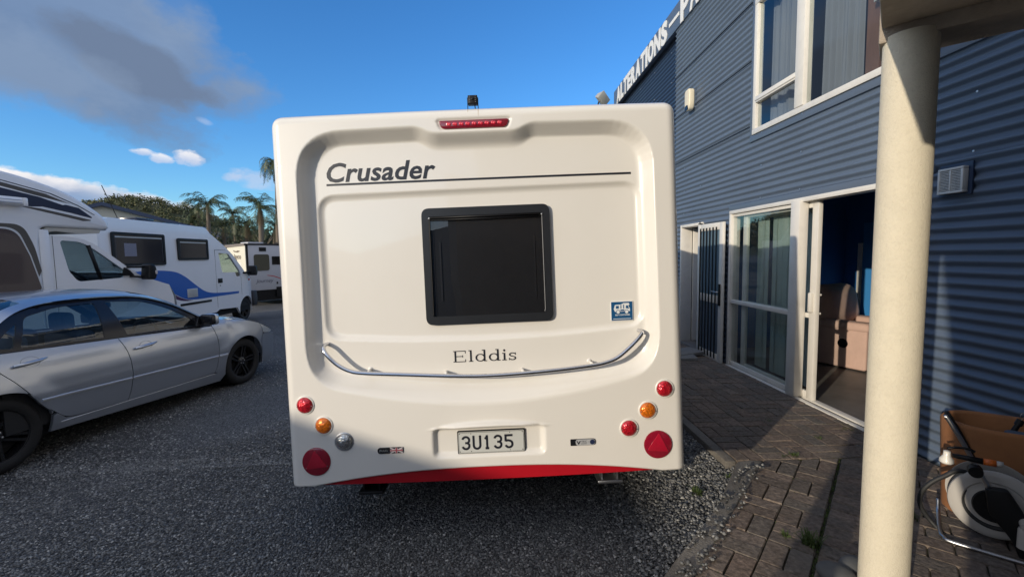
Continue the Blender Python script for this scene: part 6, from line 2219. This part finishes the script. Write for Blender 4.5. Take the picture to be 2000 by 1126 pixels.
B().lathe([(0.185, -0.016), (0.215, -0.016), (0.215, 0.016), (0.185, 0.016), (0.185, -0.016)], 28, 'x', (-0.17, 0.55, 1.40 + Z), M=Matrix.Translation((-0.17, 0.55, 1.40 + Z)) @ Matrix.Rotation(rad(-55), 4, 'Y') @ Matrix.Translation((0.17, -0.55, -1.40 - Z))).out('steering_wheel', M_BLACK, mh, smooth=True)
# door seam, big black mirror with its arms, wiper
box('door_seam', M_DARK, mh, -0.713, -0.708, 0.0575, 0.062, 0.35, 1.99 + Z)
mr_ = B().prism(rounded([(0.40, 1.33 + Z, 0.04), (0.53, 1.32 + Z, 0.05), (0.555, 1.42 + Z, 0.04), (0.54, 1.56 + Z, 0.06), (0.43, 1.58 + Z, 0.04)]), 'y', -0.17, 0.0, 0.02, 3).out('door_mirror', M_BLACK, mh, autosmooth=40)
B().box(0.515, 0.557, -0.173, -0.06, 1.41 + Z, 1.475 + Z, 0.008).out('mirror_indicator', mat('clear_indicator', (0.55, 0.50, 0.48), 0.2), mr_, autosmooth=40)
B().tube([(0.24, 0.05, 1.535 + Z), (0.44, -0.06, 1.53 + Z)], 0.016, 8).tube([(0.28, 0.05, 1.39 + Z), (0.44, -0.06, 1.36 + Z)], 0.016, 8).out('mirror_arm', M_BLACK, mr_, smooth=True)
B().prism(D_([(0.16, 1.40), (0.34, 1.40), (0.28, 1.475), (0.20, 1.53)]), 'y', 0.03, 0.056).out('quarter_trim', M_BLACK, mh)
for cx in (0.25, -3.5):
    wheel(cx, -1, mh, 0.33, 0.21, 0, 6, M_ALU, -0.02 - 0.06)
B().tube([(-0.03, 2.16, 2.2 + Z)] + [(0.0, 0.05, 2.2 + Z)], 0.012, 6).out('brow_strip', M_BEIGE, mh, smooth=True)

# ---- white van motorhome with the blue wave: side plane x local forward along +Y
vn = thing('van_motorhome', 'white van motorhome with blue wave decal and two dark side windows', 'motorhome', (-7.456, 13.334, -0.186), (0, 0, pi / 2))
V0 = 0.186
D_ = lambda pts: [(a, b + V0) for a, b in pts]
vo = D_([(-4.75, 2.42), (-4.4, 2.47), (-1.70, 2.45), (-1.58, 2.41), (-1.47, 2.30), (-1.0, 2.03), (-0.59, 1.755), (-0.28, 1.48), (-0.02, 1.24), (0.20, 1.14), (0.42, 1.03), (0.56, 0.88), (0.60, 0.70), (0.63, 0.56), (0.645, 0.40), (0.60, 0.20), (0.48, 0.20)])
varch = [(0.02 + 0.40 * cos(rad(a)), 0.33 + 0.40 * sin(rad(a))) for a in np.linspace(-8, 188, 18)]
vo = vo + varch + D_([(-0.49, 0.26), (-1.30, 0.30), (-1.44, 0.24), (-4.75, 0.24)])
v_dw = D_(rounded([(-1.22, 1.80, 0.05), (-0.78, 1.775, 0.03), (-0.30, 1.30, 0.03), (-0.22, 1.14, 0.04), (-0.45, 1.13, 0.03), (-0.52, 1.26, 0.03), (-1.10, 1.27, 0.05)]))
VW = 2.12
for y0, d_ in ((0.0, 0.05), (VW, -0.05)):
    sheet('body_side', vo, lambda a, b, d, y0=y0, d_=d_: (a, y0 + d + (1 if d_ > 0 else -1) * (0.05 * max(0, (b - 1.75) / 0.9) ** 2 + 0.22 * max(0, (a + 0.1) / 0.75) ** 2.2), b), M_WHITE2, vn, 0.10, [v_dw], d_)
    sheet('cab_window', v_dw, fl0(y0 + (0.028 if d_ > 0 else -0.028)), M_CGLASS, vn, 0.12, (), 0, smooth=False)
edge = vo[:16]
vs, fs = [], []
for (a, b) in edge:
    for k in range(7):
        t = k / 6
        ins = 0.05 * max(0, (b - 1.75) / 0.9) ** 2 + 0.22 * max(0, (a + 0.1) / 0.75) ** 2.2
        vs.append((a + (0.12 * sin(pi * t) if a > -1.6 else 0), ins + (VW - 2 * ins) * t, b + (0.05 * sin(pi * t) if a < -1.4 else 0)))
for i in range(len(edge) - 1):
    for k in range(6):
        fs.append((i * 7 + k, i * 7 + k + 1, i * 7 + k + 8, i * 7 + k + 7))
me_mats = [M_WHITE2, M_CGLASS]
ro = mobj('roof_and_nose', vs, fs, me_mats, vn, smooth=True)
for p in ro.data.polygons:
    i = p.index // 6
    if 5 <= i <= 7:
        p.material_index = 1
box('rear_wall', M_WHITE2, vn, -4.78, -4.74, 0.0, VW, 0.43, 2.6)
box('cab_bulkhead', M_TUB, vn, -1.75, -1.7, 0.08, VW - 0.08, 0.45, 2.5)
box('cab_floor', M_TUB, vn, -1.69, 0.4, 0.1, VW - 0.1, 0.45, 0.95)
soft('dashboard', -0.35, 0.1, 0.12, VW - 0.12, 0.96, 1.36, 0.05, vn, M_TUB)
for y in (0.5, 1.6):
    soft('seat', -1.35, -1.15, y - 0.23, y + 0.23, 0.96, 1.70, 0.07, vn, M_TUB)
M_VBLUE = mat('royal_blue_decal', (0.002, 0.11, 0.46), 0.35, coat=0.2); M_VPUR = mat('purple_decal', (0.055, 0.010, 0.085), 0.3, coat=0.4)
wave_t = smooth_curve([(-4.7, 1.30), (-4.1, 1.39), (-3.5, 1.41), (-2.9, 1.365), (-2.55, 1.24), (-2.24, 1.05), (-1.9, 0.855), (-1.59, 0.77), (-1.1, 0.735), (-0.38, 0.715)], 6)
wave_b = smooth_curve([(-0.40, 0.655), (-1.1, 0.655), (-1.7, 0.655), (-2.2, 0.66), (-2.55, 0.70), (-2.85, 0.82), (-3.2, 1.02), (-3.6, 1.24), (-4.1, 1.32), (-4.7, 1.25)], 6)
sheet('blue_wave', D_(wave_t + wave_b), fl0(-0.003), M_VBLUE, vn, 0.12, (), 0.002, smooth=False)
sheet('purple_wave', D_(smooth_curve([(-4.7, 1.15), (-4.1, 1.29), (-3.6, 1.225), (-3.2, 1.005), (-2.85, 0.805), (-2.55, 0.69), (-2.3, 0.65)], 6) + smooth_curve([(-2.5, 0.645), (-2.8, 0.70), (-3.2, 0.86), (-3.6, 1.06), (-4.1, 1.15), (-4.7, 1.0)], 6)), fl0(-0.0018), M_VPUR, vn, 0.12, (), 0.001, smooth=False)


def hinged(name, x0, x1, z0, z1, par):
    w_ = bpy.data.objects.new(name, None); link(w_, par)
    sheet('frame', D_(rrect(x0, x1, z0, z1, 0.05)), fl0(-0.028), M_BLACK, w_, 0.2, [D_(rrect(x0 + 0.05, x1 - 0.05, z0 + 0.05, z1 - 0.05, 0.02))], 0.027, smooth=False)
    B().box(x0 + 0.045, x1 - 0.045, -0.018, -0.004, z0 + 0.045 + V0, z1 - 0.045 + V0).out('pane', mat('dark_van_window', (0.020, 0.022, 0.030), 0.12, coat=0.2), w_)
    B().box(x0 + 0.08, x1 - 0.08, -0.021, -0.0185, z1 - 0.105 + V0, z1 - 0.08 + V0).out('hinge_trim', M_ALU, w_)
    for xx in (x0 + 0.075, x1 - 0.085):
        B().box(xx, xx + 0.012, -0.021, -0.0185, z0 + 0.09 + V0, z1 - 0.12 + V0).out('side_trim', mat('dull_grey', (0.05, 0.05, 0.055), 0.5), w_)
    return w_


hw_ = hinged('side_window', -4.50, -3.13, 1.525, 2.195, vn)
B().box(-4.22, -3.92, -0.0212, -0.0186, 1.72 + V0, 1.98 + V0).out('paper_notice', mat('faded_paper', (0.22, 0.22, 0.27), 0.8), hw_)
hinged('side_window', -2.735, -1.65, 1.625, 2.135, vn)
for (a, b, c, d) in ((-1.372, -1.366, 0.36, 1.88), (-0.245, -0.239, 0.60, 1.12)):
    box('door_seam', M_DARK, vn, a, b, -0.002, 0.003, c + V0, d + V0)
box('door_seam', M_DARK, vn, -1.372, -0.90, -0.002, 0.003, 1.875 + V0, 1.881 + V0)
box('door_handle', M_BLACK, vn, -1.31, -1.12, -0.015, 0.0, 1.0 + V0, 1.12 + V0, 0.01)
B().lathe([(0, -0.006), (0.015, -0.005), (0.017, 0)], 10, 'y', (-1.22, 0, 0.93 + V0)).out('key_lock', M_BLACK, vn)
B().lathe([(0, -0.012), (0.03, -0.010), (0.034, 0)], 12, 'y', (0.18, 0.012, 1.02 + V0)).out('side_repeater', M_LR, vn)
vg = box('fridge_vent', M_VENT, vn, -2.50, -2.14, -0.016, -0.003, 0.72 + V0, 0.93 + V0, 0.006)
for k in range(6):
    box('louvre', M_ALU, vg, -2.47, -2.17, -0.020, -0.0165, 0.745 + k * 0.03 + V0, 0.757 + k * 0.03 + V0)
box('step_trim', M_BLACK, vn, -2.75, -1.62, -0.012, 0.0, 0.545 + V0, 0.60 + V0, 0.004)
B().prism(D_([(0.43, 0.66), (0.66, 0.66), (0.70, 0.42), (0.66, 0.20), (0.47, 0.20), (0.44, 0.40)]), 'y', 0.05, VW - 0.05, 0.03).out('front_bumper', mat('grey_bumper', (0.035, 0.036, 0.04), 0.6), vn, autosmooth=40)
vm = B().prism(D_(rounded([(0.10, 1.15, 0.03), (0.23, 1.13, 0.05), (0.27, 1.25, 0.04), (0.24, 1.42, 0.05), (0.12, 1.43, 0.04)])), 'y', -0.22, -0.02, 0.02).out('door_mirror', M_BLACK, vn, autosmooth=40)
B().tube([(-0.15, 0.03, 1.22 + V0), (0.15, -0.08, 1.24 + V0)], 0.03, 8).out('mirror_arm', M_BLACK, vm, smooth=True)
for cx in (0.02, -3.5):
    wheel(cx, -1, vn, 0.33, 0.20, 0, 6, M_RIM, -0.08 - 0.02)
box('underfloor', M_DARK, vn, -4.6, 0.3, 0.1, VW - 0.1, 0.30, 0.449)
rk = B().box(-3.6, -2.0, 0.4, 1.6, 2.66, 2.70, 0.01).box(-3.2, -2.7, 0.5, 1.0, 2.70, 2.76, 0.01)
rk.out('roof_panel', mat('dark_solar_panel', (0.02, 0.025, 0.05), 0.2), vn, autosmooth=40)
B().tube([(-2.1, 0.35, 2.67), (-0.95, 0.45, 2.66)], 0.014, 6).out('roof_bar', M_ALU, vn)
B().tube([(-3.85, 0.35, 2.64), (-4.22, 0.32, 3.30)], 0.008, 6).out('aerial', M_BLACK, vn)

# ---- touring caravan at the back of the yard
jc = thing('distant_caravan', 'cream and grey caravan with red swoosh parked beyond the blue wave van', 'caravan', (-9.43, 17.0, -0.215), (0, 0, rad(54)))
M_JC = mat('cream_caravan_end', (0.70, 0.66, 0.55), 0.4, var=0.03); M_JG = mat('pale_grey_caravan_side', (0.47, 0.47, 0.50), 0.4, var=0.03)
# local: side facing us along +x from the corner, end facing left along +y
B().prism([(0.0, 0.62), (0.0, 2.36), (5.2, 2.36), (5.2, 0.62)], 'y', 0.0, 2.35, 0.03).out('body', M_JG, jc, autosmooth=40)
ep = D_ = None
en = B().prism([(0.03, 0.62), (2.3, 0.62), (2.3, 2.02), (1.75, 2.05), (1.45, 2.28), (0.03, 2.33)], 'x', -0.03, 0.002).out('end_panel', M_JC, jc)
B().prism([(0.02, 2.335), (1.5, 2.285), (1.78, 2.055), (2.34, 2.03), (2.34, 2.12), (1.85, 2.15), (1.56, 2.38), (0.02, 2.42)], 'x', -0.06, 0.002).out('end_trim', mat('taupe_trim', (0.18, 0.15, 0.135), 0.5), jc)
B().prism([(0.0, 0.95), (0.55, 0.95), (0.55, 0.45), (0.0, 0.45)], 'x', -0.05, -0.031).out('gravel_guard', M_BLACK, jc)
B().box(-0.012, 0.05, -0.012, 0.05, 0.6, 2.38).out('corner_trim', M_BLACK, jc)
B().box(-0.05, 5.25, -0.03, 2.4, 2.362, 2.41, 0.01).out('roof_edge', M_BLACK, jc, autosmooth=40)
B().box(0.4, 1.0, 0.7, 1.3, 2.412, 2.49, 0.02).out('roof_hatch', M_JG, jc, autosmooth=40)
B().prism(rrect(0.25, 0.82, 1.38, 2.0, 0.09), 'y', -0.02, -0.001).out('door_window', mat('olive_window', (0.05, 0.05, 0.035), 0.1, coat=0.6), jc)
box('side_window', M_GLOSSBLK, jc, 0.93, 1.45, -0.02, -0.001, 1.60, 1.92)
box('vent_hatch', M_BLACK, jc, 0.46, 0.72, -0.015, -0.001, 2.12, 2.27)
box('locker_door', M_BLACK, jc, 1.05, 1.55, -0.02, -0.001, 0.34, 0.72)
box('chassis', M_BLACK, jc, 0.3, 5.0, 0.05, 2.2, 0.22, 0.615)
box('door_handle', M_BLACK, jc, 1.41, 1.47, -0.02, -0.001, 1.24, 1.36)
box('lower_handle', M_BLACK, jc, 1.07, 1.12, -0.02, -0.001, 0.84, 0.92)
sheet('red_swoosh', smooth_curve([(0.72, 1.20), (1.0, 1.15), (1.3, 1.02), (1.6, 0.85)], 6) + smooth_curve([(1.6, 0.82), (1.3, 0.99), (1.0, 1.12), (0.72, 1.18)], 6), lambda a, b, d: (a, -0.003, b), M_RED, jc, 0.08, (), 0, smooth=False)
sheet('red_swoosh', smooth_curve([(1.45, 1.24), (2.0, 1.18), (2.6, 1.0)], 6) + smooth_curve([(2.6, 0.96), (2.0, 1.15), (1.45, 1.22)], 6), lambda a, b, d: (a, -0.003, b), M_RED, jc, 0.08, (), 0, smooth=False)
M_GP = mat('grey_lettering', (0.10, 0.10, 0.13), 0.5)
o = text('lettering', 'Journey', 0.2, on_rear(0, -0.006, 0) @ Matrix.Identity(4), M_GP, jc, ext=0.001, shear=0.3)
o.data.transform(Matrix.Translation((0.30, -0.004, 0.92 + 0.006)))
ML = Matrix(((0, 0, -1, -0.034), (-1, 0, 0, 0), (0, 1, 0, 0), (0, 0, 0, 1)))
o = text('lettering', 'Jayco', 0.26, ML, mat('brown_lettering', (0.13, 0.09, 0.06), 0.5), jc, ext=0.001, shear=0.15, offset=0.006, align='CENTER')
o.data.transform(Matrix.Translation((0, 0.64, 1.84)))
B().prism([(0.40, 2.13), (0.62, 2.08), (0.9, 2.11), (0.98, 2.17), (0.72, 2.13), (0.60, 2.16)], 'x', -0.034, -0.031).out('bird_emblem', mat('brown_lettering', (0.13, 0.09, 0.06)), jc)
B().prism([(1.25, 1.85), (1.9, 1.80), (1.25, 1.93), (1.30, 1.88)], 'x', -0.034, -0.031).out('arrow_emblem', M_GP, jc)
box('notice', M_WHITE, jc, -0.034, -0.031, 0.36, 0.84, 1.42, 1.70)
for cx in (2.3, 3.1):
    w_ = B().lathe([(0, -0.09), (0.30, -0.08), (0.33, -0.04), (0.33, 0.05), (0, 0.05)], 24, 'y', (cx, 0.12, 0.33)).out('wheel', M_RUB, jc, autosmooth=40)
B().tube([(1.55, -0.02, 2.30), (1.75, -0.25, 2.16)], 0.02, 6).out('awning_arm', M_BLACK, jc)

# ================================================================== BACKGROUND
M_CRW = mat('cream_block_wall', (0.46, 0.45, 0.41), 0.85, var=0.06, vscale=0.6)
M_FAS = mat('dark_blue_fascia', (0.018, 0.035, 0.085), 0.5)
GD = px_dir(235, 420); GD = Vector((GD.x, GD.y, 0)).normalized(); GR = Vector((GD.y, -GD.x, 0))
GO = GD * 40.0


def gpt(px, py):
    # point of the gable plane (facing the yard) seen at a pixel, as (across, height)
    d = px_dir(px, py); k = 40.0 / d.dot(GD); q = d * k
    return ((q - GO).dot(GR), q.z + 1.65 + 0.2)


gb = thing('gabled_shed', 'cream gabled building with dark blue fascia behind the motorhomes', 'building', (GO.x, GO.y, -0.2), (0, 0, atan2(GR.y, GR.x)))
rg = gpt(199, 402); ev = gpt(362, 443); lv = gpt(90, 428); e2 = gpt(392, 452)
B().prism([(lv[0], 0), (ev[0] - 0.1, 0), (ev[0] - 0.1, ev[1] + .05), (rg[0], rg[1]), (lv[0], lv[1] + .05)], 'y', 0.0, 16.0).out('wall', M_CRW, gb)
for (a, b) in ((lv, rg), (rg, e2)):
    B().prism([(a[0], a[1]), (b[0], b[1]), (b[0], b[1] + 0.24), (a[0], a[1] + 0.24)], 'y', -0.35, 16.2).out('roof', M_FAS, gb)
box('side_window', M_GLOSSBLK, gb, ev[0] - 4.6, ev[0] - 1.6, -0.03, 0.01, 2.55, 2.85)
yh = thing('yellow_house', 'small pale yellow house glimpsed between the palm trunks', 'house', (-37.5, 58.0, -0.2))
B().prism([(-3, 0), (3.5, 0), (3.5, 3.6), (0.5, 4.9), (-3, 3.7)], 'y', 0, 5).out('wall', mat('pale_yellow_wall', (0.72, 0.63, 0.38), 0.8), yh)
B().prism([(-3.6, 3.5), (0.5, 5.0), (4.1, 3.45), (4.1, 3.65), (0.5, 5.25), (-3.6, 3.72)], 'y', -0.4, 5.4).out('roof', mat('grey_tiles', (0.14, 0.14, 0.15), 0.8), yh)
box('window', M_GLOSSBLK, yh, 1.5, 2.6, -0.05, 0.0, 2.0, 3.1)

# hill with its bush cover
hx0, hy0 = -184.0, 235.0
vs, fs = [], []
NX, NY = 60, 24


def hillz(x, y):
    return 32.5 * math.exp(-((x - hx0) / 60.0) ** 2 - ((y - hy0) / 45.0) ** 2) + 8 * math.exp(-((x + 60) / 60) ** 2 - ((y - 260) / 50) ** 2) - 1.5


for j in range(NY + 1):
    for i in range(NX + 1):
        x = -320 + 420 * i / NX; y = 150 + 190 * j / NY
        vs.append((x, y, hillz(x, y)))
for j in range(NY):
    for i in range(NX):
        a = j * (NX + 1) + i
        fs.append((a, a + 1, a + NX + 2, a + NX + 1))
struct(mobj('hill', vs, fs, mat('hill_scrub', (0.045, 0.05, 0.025), 0.95, var=0.3, vscale=0.15), smooth=True))
M_BUSH = island_material('bush_foliage', [(0, (0.045, 0.058, 0.028)), (0.5, (0.085, 0.094, 0.044)), (0.85, (0.13, 0.125, 0.06)), (1, (0.17, 0.155, 0.08))], 0.8)


def leafcloud(b_, c, r, n, s0, s1, flat=0.8):
    """leaf clumps spread through a crown's volume: small tilted faces"""
    for k in range(n):
        d = RNG.normal(0, 1, 3); d /= np.linalg.norm(d)
        rr = r * RNG.random() ** 0.45
        p = np.array(c) + d * rr * np.array([1, 1, flat])
        u = RNG.normal(0, 1, 3); u /= np.linalg.norm(u)
        v = np.cross(u, RNG.normal(0, 1, 3)); v /= np.linalg.norm(v)
        s_ = RNG.uniform(s0, s1)
        b_.poly([tuple(p - u * s_), tuple(p + v * s_ * .7), tuple(p + u * s_), tuple(p - v * s_ * .6)])


b_ = B()
for k in range(900):
    x = RNG.uniform(-255, -80); y = RNG.uniform(165, 240)
    z = hillz(x, y)
    if z < 4: continue
    r = RNG.uniform(1.6, 3.4)
    leafcloud(b_, (x, y, z + r * 0.5), r, 64, 0.3, 0.62)
stuff(b_.out('hill_bush', M_BUSH))

# palms
M_PTR = mat('palm_trunk_bark', (0.16, 0.13, 0.10), 0.9, var=0.2, vscale=8, stretch=(1, 1, 6))
M_FROND = island_material('palm_frond', [(0, (0.030, 0.050, 0.022)), (0.6, (0.065, 0.088, 0.036)), (1, (0.13, 0.135, 0.06))], 0.55)
M_DEAD = island_material('dead_frond', [(0, (0.09, 0.065, 0.035)), (1, (0.17, 0.13, 0.08))], 0.8)


def palm(x, y, h, L_, nf, label, rt=0.16, droop=1.0, dead=5, up=0.35):
    t = thing('palm_tree', label, 'palm tree', (x, y, -0.2), (0, 0, RNG.uniform(0, 6)), 'palms along the back of the yard')
    ln = RNG.uniform(-.25, .25)
    B().tube([(ln * (k / 8) ** 2, 0, h * k / 8) for k in range(9)], [rt * (1.25 - 0.45 * k / 8) for k in range(9)], 9).out('trunk', M_PTR, t, smooth=True)
    for nm, mt, cnt in (('crown', M_FROND, nf), ('dead_fronds', M_DEAD, dead)):
        b_ = B()
        for k in range(cnt):
            a = 2 * pi * (k + RNG.random() * .7) / cnt
            el = RNG.uniform(-0.15, 1.25) * up / 0.35 if nm == 'crown' else RNG.uniform(-1.3, -0.9)
            ll = L_ * RNG.uniform(0.8, 1.1) * (1 if nm == 'crown' else 0.7)
            p = Vector((ln, 0, h)); el_ = el
            pts = [p.copy()]
            ns = 9
            for s_ in range(ns):
                el_ -= droop * (0.06 + 0.055 * s_) * (0.6 if nm != 'crown' else 1) * RNG.uniform(.8, 1.2)
                el_ = max(el_, -1.45)
                p = p + Vector((cos(a) * cos(el_), sin(a) * cos(el_), sin(el_))) * ll / ns
                pts.append(p.copy())
            side = Vector((-sin(a), cos(a), 0))
            for s_ in range(ns):
                w_ = 0.02 * (1 - s_ / ns) + 0.006
                A_p, B_p = pts[s_], pts[s_ + 1]
                b_.poly([A_p - side * w_, A_p + side * w_, B_p + side * w_ * .8, B_p - side * w_ * .8])
                for m_ in range(3):
                    q = A_p.lerp(B_p, m_ / 3 + RNG.random() * .2)
                    fl_ = ll * 0.24 * sin(pi * min(0.97, (s_ + m_ / 3 + 0.9) / (ns + 0.6))) ** 0.6
                    tdir = (B_p - A_p).normalized()
                    for sg in (-1, 1):
                        dv = (side * sg * 0.75 + tdir * 0.55 + Vector((0, 0, RNG.uniform(-.75, -.05)))).normalized()
                        tip = q + dv * fl_ * RNG.uniform(.8, 1.15) + Vector((0, 0, -0.12 * fl_))
                        wv = tdir * (0.016 + 0.014 * RNG.random())
                        b_.poly([q - wv, q + wv, tip + wv * .25, tip - wv * .25])
        if cnt:
            b_.out(nm, mt, t)
    return t


def at_dist(px, py, Y):
    d = px_dir(px, py)
    k = Y / d.y
    return d.x * k, Y, 1.65 + d.z * k


palm_spec = [(404, 398, 40, 2.3, 22, 'tallest feathery palm in the middle of the palm row', 0.17, 0.75, 3),
             (535, 322, 38, 2.2, 34, 'tall fan topped palm rising close beside the white caravan', 0.17, 1.5, 22),
             (506, 404, 36, 2.3, 22, 'broad drooping palm just left of the tall fan topped one', 0.17, 0.75, 8),
             (458, 416, 44, 1.9, 16, 'slim upright palm between two broader crowns', 0.13, 0.7, 2),
             (372, 436, 40, 2.0, 14, 'dry drooping palm by the end of the gabled building', 0.15, 1.3, 9),
             (436, 440, 42, 2.3, 18, 'low dense palm behind the pale yellow house', 0.16, 1.0, 4),
             (478, 434, 39, 2.3, 18, 'bushy palm right of the slim upright palm', 0.16, 1.1, 6),
             (386, 412, 50, 2.4, 16, 'small palm partly hidden behind the tallest feathery palm', 0.15, 1.0, 2),
             (532, 440, 40, 2.3, 16, 'palm half hidden by the edge of the white caravan', 0.16, 1.1, 6)]
for (px, py, Yd, L_, nf, lb, rt, dr, dd) in palm_spec:
    x, y, z = at_dist(px, py, Yd)
    palm(x, y, z + 0.2, L_, nf, lb, rt, dr, dd)

# broadleaf trees and hedge behind the palms
M_DTREE = island_material('dark_tree_foliage', [(0, (0.022, 0.036, 0.020)), (0.5, (0.042, 0.058, 0.030)), (0.9, (0.075, 0.082, 0.04)), (1, (0.11, 0.10, 0.05))], 0.7)


def tree(px, py, Yd, r, label, n=520):
    x, y, z = at_dist(px, py, Yd)
    t = thing('broadleaf_tree', label, 'tree', (x, y, -0.2), (0, 0, 0), 'trees behind the palms')
    h = z + 0.2
    b_ = B().tube([(0, 0, 0), (0.1, 0, h * .45), (0.0, 0.1, h * .85)], [0.22, 0.15, 0.06], 8)
    for k in range(5):
        a = k * 1.3
        b_.tube([(0.05, 0, h * .45), (cos(a) * r * .4, sin(a) * r * .4, h * .7), (cos(a) * r * .75, sin(a) * r * .75, h * .9)], [0.08, 0.05, 0.02], 6)
    b_.out('trunk', M_PTR, t, smooth=True)
    b_ = B()
    for k in range(11):
        a = RNG.uniform(0, 6.28); q = r * RNG.uniform(0.2, 0.75)
        leafcloud(b_, (cos(a) * q, sin(a) * q, h - r * .75 + RNG.uniform(-.7, .55) * r), r * RNG.uniform(.35, .55), n // 11, 0.10, 0.24, 0.85)
    b_.out('crown', M_DTREE, t)


tree(348, 425, 46, 3.0, 'dark tree rising behind the right end of the gabled roof')
tree(366, 428, 52, 2.8, 'dark crown between the gabled roof and the palm row')
tree(424, 436, 60, 3.0, 'shadowy tree behind the yellow house roof')
tree(470, 432, 56, 3.2, 'dark round tree in the gap behind the bushy palm')
tree(512, 425, 52, 3.4, 'dark tree behind the broad drooping palm')
tree(330, 428, 60, 2.6, 'small dark tree showing above the gabled roof slope')
b_ = B()
for k in range(120):
    x, y, z = at_dist(RNG.uniform(345, 560), RNG.uniform(456, 484), RNG.uniform(54, 66))
    leafcloud(b_, (x, y, z), 1.5, 30, 0.14, 0.34)
stuff(b_.out('hedge_undergrowth', M_DTREE))
